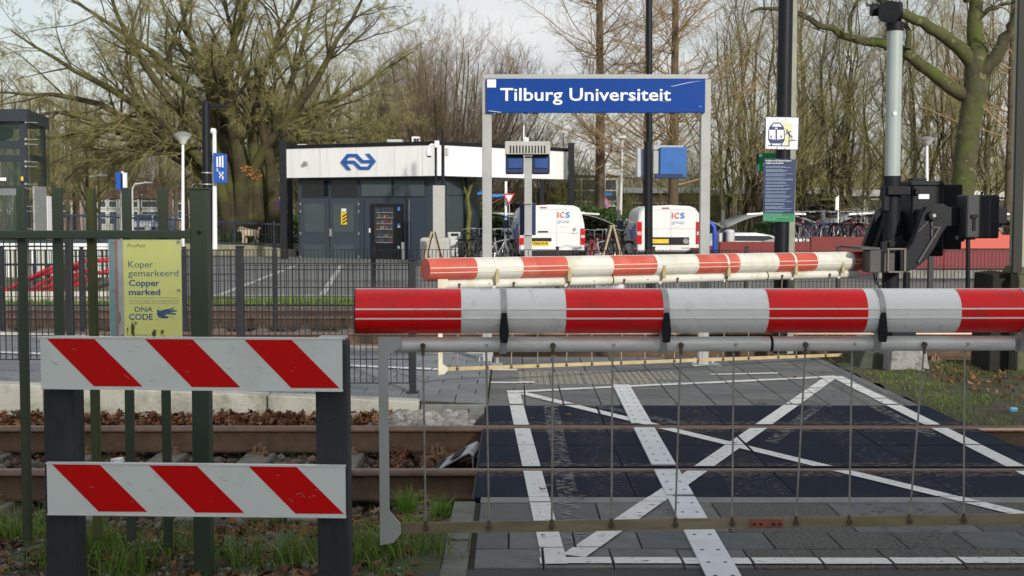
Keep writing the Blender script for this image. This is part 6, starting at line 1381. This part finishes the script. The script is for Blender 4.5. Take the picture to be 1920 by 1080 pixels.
for (px, Y, k, s) in spots:
    Yx = Y; X = (px - 960) / FPX * Y
    top = CAM_Z + (400 - 60) / FPX * Y
    if 620 < px < 1320: s = min(s, (CAM_Z + (400 - 150) / FPX * Y) / 13)
    if px < 640: s = min(s, (CAM_Z + (400 - 190) / FPX * Y) / 13)
    src = protos[k]
    if k not in used: used.add(k); src.location = (X, Y, 0); src.scale = (s, s, s); src.rotation_euler.z = rnd.uniform(0, 6); continue
    c = copy_tree(src, None, (X, Y, 0), rnd.uniform(0, 6.28)); c.scale = (s, s, s)
# bushy multi-stem tree behind the kiosk
Y2 = 62; bx = P(835, 400, Y2).x
def fan(n, h, r, spread, out, K=8):
    p = np.zeros((n, K + 1, 3))
    a = RNG.uniform(0, 2 * np.pi, n); o = np.sqrt(RNG.uniform(0, 1, n)); f = np.linspace(0, 1, K + 1)
    for i in range(n):
        hh = h * math.sqrt(max(.12, 1 - (o[i] * .82) ** 2)) * RNG.uniform(.85, 1.0); x = o[i] * spread * .4 + o[i] * out * (f ** .8)
        p[i, :, 0] = math.cos(a[i]) * x; p[i, :, 1] = math.sin(a[i]) * x; p[i, :, 2] = hh * f
        p[i, 1:, :2] += np.cumsum(RNG.normal(0, .06, (K, 2)), 0)
    rad = np.tile(np.linspace(r, .02, K + 1), (n, 1)); return p, rad, np.full(n, float(h))
tree('multi_stem_tree', 'wide dome-shaped bare tree of many upright stems rising behind the kiosk', (bx, Y2, 0), fan(60, 10.4, .09, 2.6, 5.0), [(16, .2, .35, .85, .32, .5, 5, .12, .08, 3, .4), (9, .15, .3, .7, .5, .5, 4, .1, .08, 3), (6, .1, .3, .7, .6, .6, 3, .1, .05, 3)], bark_d, twig_brown, 0, s0=5)
t = tree('multi_stem_tree', 'lower bare bushy tree filling in left of the dome-shaped one', (P(640, 400, 58).x, 58, 0), fan(34, 8.4, .08, 2.0, 3.8), [(12, .2, .3, .7, .34, .5, 5, .1, .08, 3, .4), (9, .15, .3, .8, .5, .5, 4, .1, .04, 3), (4, .1, .3, .7, .6, .6, 3, .1, 0, 3)], bark_d, twig_olive, 0, s0=5)
t = tree('multi_stem_tree', 'bare bush-like tree between the dome-shaped tree and the conifers', (P(1015, 400, 66).x, 66, 0), fan(26, 5.6, .07, 2.0, 3.0), [(12, .2, .3, .7, .34, .5, 5, .1, .08, 3, .4), (8, .15, .3, .8, .5, .5, 4, .1, .04, 3)], bark_d, twig_grey, 0, s0=5)
# bare larch-like conifers
for i, (px, Y, h, r) in enumerate(((1125, 52, 17, .24), (1212, 56, 17, .22), (1262, 50, 16, .23), (1890, 47, 16, .17))):
    tree('bare_conifer', ['bare larch with level branches just right of the kiosk', 'bare larch directly behind the tall black mast', 'bare larch above the right half of the station sign', 'slim bare larch between the plane tree and the dark column'][i], (P(px, 400, Y).x, Y, 0), straight(h, r, K=10, lean=.006),
         [(84, .16, 1.0, 1.5, .36, .22, 7, .09, .06, 4, .75), (14, .12, .4, 1.1, .40, .5, 4, .14, .02, 3, .5), (8, .1, .4, 1.0, .5, .6, 3, .15, .0, 3)], bark_b, twig_rust, 0, s0=8)
# slender lichen-green trees at the right
GS = 'slender lichen-green bare trees right of the sign'
pr = []
for k in range(3):
    pr.append(tree('slender_tree', 'slender bare tree with lichen-green branches beyond the bike shelters', (0, 0, 0), straight(9.5 + k, .085, n=2 + k, spread=.5, lean=.11), [(16, .10, .4, 1.0, .50, .5, 7, .13, .10, 4, .5), (11, .15, .3, .9, .45, .5, 5, .14, .03, 3), (9, .1, .3, .9, .5, .55, 3, .16, 0, 3)], bark_d, [twig_lime, twig_lime, twig_brown][k], 1, GS))
rnd = random.Random(8); first = [True] * 3
for i in range(19):
    px = 1330 + i * 33 + rnd.uniform(-12, 12); Y = rnd.uniform(48, 68); k = i % 3; s = rnd.uniform(.72, 1.1)
    if first[k]: first[k] = False; pr[k].location = (P(px, 400, Y).x, Y, 0); pr[k].scale = (s, s, s); continue
    c = copy_tree(pr[k], None, (P(px, 400, Y).x, Y, 0), rnd.uniform(0, 6.28)); c.scale = (s, s, s)
# plane tree on the right
PY_ = 31.; base = Vector((P(1795, 510, PY_).x, PY_, 0))
plm = mat('plane_tree_bark', (.07, .062, .032), .9, var=.4, scale=4, bump=.9, bscale=9, dirt=(.065, .095, .010), dscale=1.5, damt=.95, dthr=.44)
n_ = plm.node_tree.nodes; l_ = plm.node_tree.links.new; vv = n_.new('ShaderNodeTexNoise'); vv.inputs['Scale'].default_value = 4.5; vv.inputs['Detail'].default_value = 7; r_ = n_.new('ShaderNodeValToRGB'); r_.color_ramp.elements[0].position = .62; r_.color_ramp.elements[1].position = .66; r_.color_ramp.elements[0].color = (0, 0, 0, 1); r_.color_ramp.elements[1].color = (.6, .6, .6, 1)
bs = n_['Principled BSDF']; old = bs.inputs['Base Color'].links[0].from_socket; m2 = n_.new('ShaderNodeMix'); m2.data_type = 'RGBA'; cc = n_.new('ShaderNodeTexCoord'); l_(cc.outputs['Object'], vv.inputs[0]); l_(vv.outputs[0], r_.inputs[0]); l_(r_.outputs[0], m2.inputs[0]); l_(old, m2.inputs[6]); m2.inputs[7].default_value = (.19, .185, .10, 1); l_(m2.outputs[2], bs.inputs['Base Color'])
LM = [[(1797, 515), (1799, 440), (1800, 360), (1812, 270), (1820, 200), (1826, 150), (1828, 100), (1824, 50), (1818, 0), (1812, -80)], [(1826, 185), (1800, 180), (1785, 166), (1762, 148), (1730, 122), (1695, 98), (1690, 88), (1660, 80), (1600, 75), (1550, 50), (1510, 32), (1460, 14), (1405, 18)], [(1828, 125), (1800, 88), (1750, 55), (1700, 30), (1640, -10), (1560, -60)],
      [(1828, 165), (1846, 128), (1878, 95), (1896, 50), (1925, -10), (1950, -80)], [(1702, 92), (1705, 55), (1690, 42), (1670, 30), (1620, 5)], [(1830, 40), (1850, 20), (1880, 8), (1940, 0)], [(1815, 0), (1800, -40), (1770, -90)], [(1600, 75), (1590, 40), (1610, 0), (1640, -50)]]
r0 = [.35, .19, .19, .20, .08, .07, .12, .05]; r1 = [.15, .03, .05, .07, .025, .025, .07, .02]
p, rad, Ln = limbs(LM, PY_, 1.0, r0, .03, base, 20); p += 0
for i in range(8): rad[i] = np.linspace(r0[i], r1[i], 21)
rad[0] = np.interp(np.linspace(0, 1, 21), [0, .06, .2, .5, .58, .66, .75, 1], [.38, .31, .285, .27, .30, .28, .19, .12])
p[0, :, 1] = 0
tree('plane_tree', 'thick mossy plane tree with heavy crooked limbs at the right', tuple(base), (p, rad, Ln), [(7, .25, .4, 1.1, .30, .28, 7, .16, .02, 5, .3), (8, .15, .4, 1.0, .42, .5, 5, .16, -.03, 3), (7, .1, .4, 1.0, .5, .6, 3, .18, -.03, 3), (3, .1, .4, 1.0, .6, .6, 2, .1, -.03, 3)], plm, twig_grey, 0, s0=14, skip=1)
# remove side shoots low on the trunk is left to chance; a few saplings and a distant thicket
t = thing('mossy_sapling', 'thin crooked mossy sapling at the kiosk right wall', 'tree', tuple(P(878, 480, 42)))
b = MB(); b.tube([P(879, 480, 42), P(877, 440, 42), P(880, 400, 42), P(876, 370, 42), P(884, 345, 42), P(895, 330, 42)], [.09, .08, .08, .07, .06, .04], 8); b.tube([P(877, 372, 42), P(870, 350, 42), P(868, 335, 42)], [.05, .04, .03], 6); b.build('trunk', mat('lime_moss_bark', (.12, .125, .03), .9, var=.3), t, smooth=60)
# hazy thicket of distant brush (uncountable)
def brush(name, label, x0, x1, Y0, Y1, n, h, m, zb=0, kind='stuff'):
    X = RNG.uniform(0, 1, n); Yv = RNG.uniform(Y0, Y1, n); Xw = (x0 + (x1 - x0) * X - 960) / FPX * Yv
    P0 = np.stack([Xw, Yv, np.full(n, float(zb))], 1); D = nrm_(RNG.normal(0, .25, (n, 3)) + np.array([0, 0, 1])); L_ = RNG.uniform(.6, 1.1, n) * h * (1 + .25 * np.sin(X * 23)); pts, rad = grow(P0, D, L_, np.full(n, .035), 4, .1, .05, .3)
    sets = [(pts, rad, 3)]; p, d, L2, R2 = children(pts, rad, L_, 12, .1, .3, .9, .35, .6, .4, .012); pts, rad = grow(p, d, L2, R2, 3, .12, .03, .4); sets.append((pts, rad, 3))
    p, d, L2, R2 = children(pts, rad, L2, 5, .1, .3, .9, .5, .6, .4, .010); pts, rad = grow(p, d, L2, R2, 2, .12, .0, .4); sets.append((pts, rad, 3))
    v, f = tubes(sets); o = link(name, np_mesh(name, v, f, m)); o['kind'] = kind; o['label'] = label; return o
brush('distant_woodland', 'hazy brown belt of woodland far behind the station on the left', -60, 900, 112, 150, 800, 11, mat('haze_twigs', (.20, .18, .12), .95, var=.3, scale=.3))
brush('distant_woodland', 'hazy olive belt of woodland behind the houses on the right', 900, 1990, 85, 125, 900, 5.5, mat('haze_twigs_olive', (.23, .21, .12), .95, var=.3, scale=.3))
brush('thicket', 'yellow-green twiggy thicket behind the bike shelters and vans', 1010, 1940, 60, 76, 330, 3.6, mat('thicket_twigs', (.26, .25, .085), .95, var=.35, scale=.5))
# evergreen hedges: leaf clumps
def leafcloud(name, label, boxes, n, size, cols, cat='hedge', stuff=False):
    V = []; F = []; Rn = []; k = 0
    for (c, s, w) in boxes:
        m = int(n * w); d = nrm_(RNG.normal(0, 1, (m, 3))); r = RNG.uniform(.55, 1, m)[:, None] ** .5; lump = 1 + .18 * np.sin(d[:, :1] * 5 + c[0]) * np.cos(d[:, 1:2] * 7 + c[1]) ; p = np.array(c) + d * r * lump * np.array(s); p[:, 2] = np.maximum(p[:, 2], .02)
        a = nrm_(RNG.normal(0, 1, (m, 3))); b_ = nrm_(np.cross(a, RNG.normal(0, 1, (m, 3)))); sz = RNG.uniform(.6, 1.3, m)[:, None] * size
        V += [np.stack([p - a * sz, p + b_ * sz * .5, p + a * sz, p - b_ * sz * .5], 1).reshape(-1, 3)]; F.append(np.arange(m * 4).reshape(-1, 4) + k); k += m * 4; Rn.append(np.repeat(RNG.uniform(0, 1, m), 4))
    v = np.concatenate(V); org = np.array([v[:, 0].mean(), v[:, 1].mean(), 0]); me = np_mesh(name, v - org, np.concatenate(F), random_mat('leaf_' + str(cols[0]), cols, .6), rnd=np.concatenate(Rn)); o = link(name, me, None, tuple(org))
    setp(o, label, cat); return o
gr = [(.02, .045, .012), (.05, .10, .02), (.035, .075, .015), (.08, .13, .03)]
for i, (px, Y, w, h, l) in enumerate(((893, 52, 2.0, 1.5, 'dark green hedge seen through the kiosk corner gap'), (1075, 50, 2.6, 1.6, 'dark green hedge behind the first van'), (1125, 50.5, 1.8, 1.5, 'leafy green hedge between the two vans'), (940, 51, 1.8, 1.3, 'green shrub behind the give way sign'), (1480, 56, 2.5, 1.0, 'low dark hedge in front of the brown house'), (395, 50, 2.5, .8, 'ivy bush at the foot of the spreading tree'), (545, 52, 1.6, 1.3, 'dark shrub behind the left kiosk post'))):
    leafcloud('hedge', l, [((P(px, 400, Y).x, Y, h * .45), (w, 1.0, h * .7), 1)], 9000, .055, gr)
leafcloud('leaf_cluster', 'tuft of dry orange leaves on the big tree left of the kiosk', [((P(478, 327, 44.5).x, 44.5, P(478, 327, 44.5).z), (.28, .3, .22), .6), ((P(462, 318, 44.5).x, 44.5, P(462, 318, 44.5).z), (.2, .2, .15), .4)], 170, .05, [(.25, .10, .03), (.38, .18, .06), (.18, .08, .03)], 'leaves')

# ---- grass
def blades(name, label, xy, zf, hmin, hmax, w, cols, lean=.45, kind='stuff'):
    n = len(xy); h = RNG.uniform(hmin, hmax, n); a = RNG.uniform(0, 2 * np.pi, n); dx, dy = np.cos(a), np.sin(a); ln = np.abs(RNG.normal(0, lean, n)); S = 3
    V = np.zeros((n, (S + 1) * 2, 3)); zb = np.array([zf(x, y) for x, y in xy])
    b_ = RNG.uniform(0, 2 * np.pi, n); px, py = np.cos(b_), np.sin(b_)
    for s in range(S + 1):
        f = s / S; ww = w * (1 - f * .92) * .5; off = ln * h * f * f; z = zb - .01 + h * f * (1 - .3 * ln * f)
        cx_, cy_ = xy[:, 0] + dx * off, xy[:, 1] + dy * off
        V[:, 2 * s] = np.stack([cx_ - px * ww, cy_ - py * ww, z], 1); V[:, 2 * s + 1] = np.stack([cx_ + px * ww, cy_ + py * ww, z], 1)
    bi = np.arange(n)[:, None] * (S + 1) * 2; F = np.concatenate([bi + np.array([[2 * s, 2 * s + 1, 2 * s + 3, 2 * s + 2]]) for s in range(S)], 0)
    me = np_mesh(name, V.reshape(-1, 3), F, random_mat('blade_' + str(cols[0]), cols, .55), rnd=np.repeat(RNG.uniform(0, 1, n), (S + 1) * 2)); o = link(name, me); o['kind'] = kind; o['label'] = label; return o
gcol = [(.045, .10, .012), (.085, .19, .018), (.13, .28, .03), (.20, .26, .05), (.30, .26, .12)]
def tuft_xy(cs, n, r):
    q = []
    for (x, y, s, w) in cs: q.append(np.stack([RNG.normal(x, r * s, int(n * w)), RNG.normal(y, r * s, int(n * w))], 1))
    return np.concatenate(q)
def gxy(px, py, z=-.1): g = G(px, py, z); return g.x, g.y
def cover(x0, x1, y0, y1, n, thr, sc, seed):
    q = []; 
    while len(q) < n:
        x, y = RNG.uniform(x0, x1), RNG.uniform(y0, y1)
        v = mnoise.noise(Vector((x * sc, y * sc, seed))) + .5 * mnoise.noise(Vector((x * sc * 3, y * sc * 3, seed)))
        if x < 0 and y > 5.9: continue
        if v > thr + RNG.normal(0, .12): q.append((x, y))
    return np.array(q)
xy = cover(-3.2, -.42, 4.6, 6.35, 5200, .22, 2.0, 5.0)
blades('verge_grass', 'rough green grass around the barricade posts and the fence foot', xy, vz, .015, .07, .006, gcol, .9)
cs = [gxy(60, 1010, -.12) + (1.6, 1.2), gxy(20, 990, -.12) + (1.6, 1), gxy(190, 1040, -.1) + (1.3, 1.1), gxy(130, 1060, -.1) + (1.3, 1.3), gxy(330, 1040, -.1) + (1.2, .8), gxy(240, 1070, -.08) + (1.4, .8), gxy(560, 1065, -.08) + (1.2, .8), gxy(660, 1075, -.08) + (1.0, 1.1), gxy(710, 1060, -.08) + (1.2, 1.0), gxy(440, 1060, -.08) + (1.3, .6), gxy(800, 1060, -.08) + (1.4, .6), gxy(500, 960, -.15) + (1, .4)]
blades('tall_grass', 'long bright grass tufts by the posts in the lower left', tuft_xy(cs, 230, .06), vz, .06, .24, .006, gcol[:4], .6)
for i, (px, py, h, l) in enumerate(((762, 952, .20, 'bright green grass tuft growing beside the near rail'), (830, 962, .16, 'yellowing grass tuft near the rubber panel corner'), (775, 1050, .12, 'small grass tuft under the boom end plate'))):
    g = gxy(px, py, -.15); x_ = tuft_xy([(g[0], g[1], 1, 1)], 230, .026)
    o = blades('grass_tuft', l, x_ , lambda x, y: vz(x, y) - .0, h * .45, h, .0055, [(.09, .20, .02), (.15, .32, .035), (.22, .36, .06), ((.45, .38, .16) if i == 1 else (.2, .34, .05))], .75, 'thing'); o['category'] = 'grass tuft'
xy = cover(3.28, 9, 9.3, 13.4, 24000, .0, 1.3, 9.0)
def rvz(x, y): return -.02 - .16 * max(0, min(1, (9.75 - y) / .6)) - .1 * max(0, (y - 12.6)) + .05 * mnoise.noise(Vector((x * 2.5, y * 2.5, 3.1)))
blades('right_grass', 'patchy green grass on the verge by the barrier machine', xy, rvz, .015, .06, .007, [(.045, .08, .012), (.08, .14, .02), (.12, .19, .03), (.18, .21, .05), (.15, .11, .05)], .9)
xy = np.stack([RNG.uniform(-12, 12, 16000), RNG.uniform(20.9, 22.4, 16000)], 1)
blades('strip_grass', 'narrow green grass strip beyond the farthest track', xy, lambda x, y: -.02, .04, .12, .014, [(.07, .13, .015), (.12, .2, .025), (.18, .24, .05)], .5)
tr = tuft_xy([gxy(180 + RNG.uniform(-180, 700), 842 + RNG.uniform(-8, 30), -.2) + (.8, .12) for _ in range(14)] + [gxy(540, 850, -.2) + (.8, .5), gxy(980 - 50, 820, -.2) + (.3, .1), gxy(560, 845, -.2) + (.8, .4)], 260, .05)
tr = tr[tr[:, 0] < -.3]
blades('track_weeds', 'small weeds growing in the ballast between the near rails', tr, lambda x, y: -.24, .03, .12, .005, gcol[:4], .6)
# ---- ballast stones and fallen leaves
def ico():
    bm = bmesh.new(); bmesh.ops.create_icosphere(bm, subdivisions=1, radius=1); v = np.array([tuple(q.co) for q in bm.verts]); f = np.array([[w.index for w in q.verts] for q in bm.faces]); bm.free(); return v, f
def ico2():
    bm = bmesh.new(); bmesh.ops.create_icosphere(bm, subdivisions=2, radius=1); v = np.array([tuple(q.co) for q in bm.verts]); f = np.array([[w.index for w in q.verts] for q in bm.faces]); bm.free(); return v, f
def stones(name, label, xyz, smin, smax, cols, fine=False, sm=False):
    v, f = ico2() if fine else ico(); n = len(xyz); s = RNG.uniform(smin, smax, (n, 1, 1)) * RNG.uniform(.65, 1.25, (n, 1, 3)) * np.array([1, 1, .75])
    V = v[None] * (1 + RNG.normal(0, .07 if fine else .16, (n, len(v), 1))) * s; a = RNG.uniform(0, 6.28, n); b_ = RNG.uniform(-.6, .6, n); c, s_ = np.cos(a), np.sin(a)
    R = np.zeros((n, 3, 3)); R[:, 0, 0] = c; R[:, 0, 1] = -s_; R[:, 1, 0] = s_; R[:, 1, 1] = c; R[:, 2, 2] = 1; T = np.zeros((n, 3, 3)); T[:, 0, 0] = 1; T[:, 1, 1] = np.cos(b_); T[:, 1, 2] = -np.sin(b_); T[:, 2, 1] = np.sin(b_); T[:, 2, 2] = np.cos(b_)
    V = np.einsum('nij,nkj->nki', R @ T, V) + xyz[:, None]; F = (f[None] + np.arange(n)[:, None, None] * len(v)).reshape(-1, 3)
    o = link(name, np_mesh(name, V.reshape(-1, 3), F, random_mat('stone_' + str(cols[0]), cols, .85), smooth=sm, rnd=np.repeat(RNG.uniform(0, 1, n), len(v)))); o['kind'] = 'stuff'; o['label'] = label
n = 7500; x = RNG.uniform(-5, -.28, n); y = RNG.uniform(6.75, 9.66, n); keep = (np.abs(y - 7.32) > .09) & (np.abs(y - 8.82) > .09)
x, y = x[keep], y[keep]; insl = (np.abs(((-x - .52 + .31) % .62) - .31) < .14) & (y < 9.3); z = np.where(insl, -.30, -.235 + RNG.uniform(0, .025, len(x)) + .03 * np.clip((y - 9.0) / .5, 0, 1))
stones('ballast', 'brown-grey ballast stones of the near track', np.stack([x, y, z], 1), .018, .042, [(.045, .035, .028), (.10, .08, .065), (.16, .15, .135), (.08, .05, .035), (.22, .21, .195)])
n = 900; x = RNG.uniform(-1.2, -.3, n); y = RNG.uniform(9.0, 9.66, n); y = np.clip(y, 9.0, 9.66); keep = ~((x > -.36) & (y > 9.45)); 
stones('river_pebbles', 'pale rounded pebbles heaped at the end of the platform wall', np.stack([x, y, -.22 + .17 * np.clip((y - 8.95) / .6, 0, 1) * np.clip((x + 1.35) / .5, .25, 1) + RNG.uniform(-.02, .01, n)], 1)[keep], .022, .05, [(.18, .175, .16), (.30, .29, .27), (.42, .41, .385), (.24, .235, .22), (.34, .30, .25)], True, True)
n = 1500; x = RNG.uniform(-4.6, -1.0, n); y = RNG.uniform(9.0, 9.66, n)
stones('pale_ballast', 'pale stones scattered along the foot of the platform wall', np.stack([x, y, -.215 + .03 * np.clip((y - 9) / .6, 0, 1) + RNG.uniform(-.02, .01, n)], 1), .015, .035, [(.10, .09, .08), (.26, .25, .23), (.40, .39, .36)])
n = 5000; x = RNG.uniform(-6, 7, n); y = np.r_[RNG.uniform(13.3, 17, n // 2), RNG.uniform(17, 20.4, n - n // 2)]
stones('far_ballast', 'rust-brown ballast stones of the two farther tracks', np.stack([x, y, np.full(n, -.22)], 1), .02, .04, [(.05, .035, .025), (.10, .065, .045), (.15, .12, .10)])
n = 1600; x = RNG.uniform(-2.6, -.4, n); y = RNG.uniform(5.0, 6.9, n); z = np.array([vz(a, c) for a, c in zip(x, y)])
stones('verge_pebbles', 'small stones and grit in the muddy verge', np.stack([x, y, z], 1), .006, .02, [(.06, .05, .04), (.14, .13, .115), (.28, .27, .25)])
lobed = np.array([(0, -.5), (.12, -.2), (.42, -.28), (.2, .0), (.5, .14), (.18, .2), (.24, .5), (0, .36), (-.24, .5), (-.18, .2), (-.5, .14), (-.2, 0), (-.42, -.28), (-.12, -.2)])
def leaves(name, label, xyz, smin, smax, cols, tilt=.7):
    n = len(xyz); k = len(lobed); s = RNG.uniform(smin, smax, (n, 1)); u = lobed[None, :, 0] * s * RNG.uniform(.7, 1, (n, 1)); w = lobed[None, :, 1] * s; curl = RNG.uniform(-.5, 1.2, (n, 1)); z = curl * (u ** 2 + w ** 2) / s * 1.1 + RNG.normal(0, .05, (n, k)) * s
    V = np.stack([u, w, z], -1); a = RNG.uniform(0, 6.28, n); b_ = RNG.normal(0, tilt, n); c, s_ = np.cos(a), np.sin(a)
    R = np.zeros((n, 3, 3)); R[:, 0, 0] = c; R[:, 0, 1] = -s_; R[:, 1, 0] = s_; R[:, 1, 1] = c; R[:, 2, 2] = 1; T = np.zeros((n, 3, 3)); T[:, 0, 0] = 1; T[:, 1, 1] = np.cos(b_); T[:, 1, 2] = -np.sin(b_); T[:, 2, 1] = np.sin(b_); T[:, 2, 2] = np.cos(b_)
    V = np.einsum('nij,nkj->nki', R @ T, V) + xyz[:, None]; V = np.concatenate([V, V.mean(1, keepdims=True)], 1); k1 = k + 1
    tri = np.array([[i, (i + 1) % k, k] for i in range(k)]); F = (tri[None] + np.arange(n)[:, None, None] * k1).reshape(-1, 3)
    o = link(name, np_mesh(name, V.reshape(-1, 3), F, random_mat('leafmat_' + str(cols[0]), cols, .75), rnd=np.repeat(RNG.uniform(0, 1, n), k1))); o['kind'] = 'stuff'; o['label'] = label
lc = [(.035, .016, .010), (.09, .036, .018), (.17, .065, .03), (.26, .12, .055), (.06, .025, .014), (.33, .21, .12)]
n = 2600; x = RNG.uniform(-4.6, -.75, n); y = 9.66 - np.abs(RNG.normal(0, .2, n)); leaves('fallen_leaves', 'curled brown oak leaves drifted against the platform wall', np.stack([x, y, -.17 + (.04 + .09 * RNG.random(n)) * np.clip((y - 9.2) / .45, 0, 1) + RNG.uniform(0, .02, n)], 1), .045, .095, lc, .9)
n = 950; x = RNG.uniform(-4.6, -.25, n); y = RNG.uniform(6.8, 9.4, n); leaves('fallen_leaves', 'dark wet leaves lying among the ballast of the near track', np.stack([x, y, np.full(n, -.19) - .02 * RNG.random(n)], 1), .04, .09, lc[:3] + lc[4:5], .5)
n = 380; x = RNG.uniform(-.9, -.25, n); y = RNG.uniform(7.4, 8.8, n); leaves('fallen_leaves', 'leaves gathered by the rubber panel end', np.stack([x, y, np.full(n, -.17)], 1), .05, .09, lc, .6)
n = 900; x = RNG.uniform(-3.2, -.4, n); y = RNG.uniform(4.7, 6.6, n); z = np.array([vz(a, c) for a, c in zip(x, y)]) + .015; leaves('fallen_leaves', 'brown leaves lying in the grass in the lower left', np.stack([x, y, z], 1), .035, .085, lc, .6)
n = 500; x = RNG.uniform(-3.0, -.35, n); y = RNG.uniform(6.2, 7.2, n); leaves('fallen_leaves', 'dark wet leaves between the verge and the near rail', np.stack([x, y, np.array([vz(a, c) for a, c in zip(x, y)]) + .012], 1), .035, .08, lc[:3] + lc[4:5], .6)
n = 420; x = 3.9 + np.abs(RNG.normal(0, .9, n)); y = RNG.normal(11.6, .7, n); keep = (y > 9.5) & (y < 12.9); x, y = x[keep], y[keep]; leaves('fallen_leaves', 'brown leaves scattered on the right verge below the foundation block', np.stack([x, y, np.array([rvz(a, c) for a, c in zip(x, y)]) + .02], 1), .03, .065, lc[:3] + lc[4:5], .6)
n = 34; x = RNG.uniform(0, 3, n); y = RNG.uniform(5.6, 12, n); leaves('fallen_leaves', 'a few single brown leaves on the crossing', np.stack([x, y, np.full(n, .012)], 1), .02, .06, lc, .15)
t = thing('litter_scrap', 'small crumpled white scrap lying between the near rails', 'litter', tuple(P(218, 866, 7.9))); q = G(218, 868, -.2)
b = MB(); b.add([q + Vector(v) for v in ((-.04, 0, 0), (.035, -.02, 0), (.045, .05, 0), (-.03, .05, 0), (-.035, 0, .03), (.03, -.01, .025), (.035, .04, .035), (-.02, .05, .02))], [(0, 3, 2, 1), (4, 5, 6, 7), (0, 1, 5, 4), (1, 2, 6, 5), (2, 3, 7, 6), (3, 0, 4, 7)]); b.build('crumpled_paper', sign_white, t)
t = thing('blue_litter', 'small blue and white litter scrap in the right verge grass', 'litter', (G(1900, 770).x, G(1900, 770).y, 0)); q = G(1900, 772, -.03)
b = MB(); b.bb(q.x - .03, q.x + .03, q.y - .02, q.y + .02, q.z, q.z + .035); b.build('crumpled_wrapper', mat('wrapper_blue', (.12, .35, .6), .4), t, bevel=.01)

# ---- unseen building added behind the camera to shade the near side of the crossing
t = thing('added_shade_block', 'unseen pale brick block added behind the camera to shade the near crossing', 'shade block', (8, -16, 0))
b = MB(); b.bb(2.5, 26, -24, -14, -.3, 9.0); b.build('wall', mat('pale_brick_wall', (.55, .50, .43), .9, var=.12, scale=3, bump=.2), t)
b = MB(); b.bb(2.2, 26.3, -24.3, -13.7, 9.001, 9.35); b.build('roof', concrete_gr, t)
for i in range(7):
    for j in range(3):
        x = 4.1 + i * 3.5; z = 1.0 + j * 2.8; b = MB(); b.bb(x - .85, x + .85, -14.0 + .002, -13.95, z, z + 1.5); w = b.build('window', sign_white, t)
        b = MB(); b.bb(x - .78, x - .03, -13.948, -13.94, z + .07, z + 1.43); b.bb(x + .03, x + .78, -13.948, -13.94, z + .07, z + 1.43); b.build('pane', hg, w)
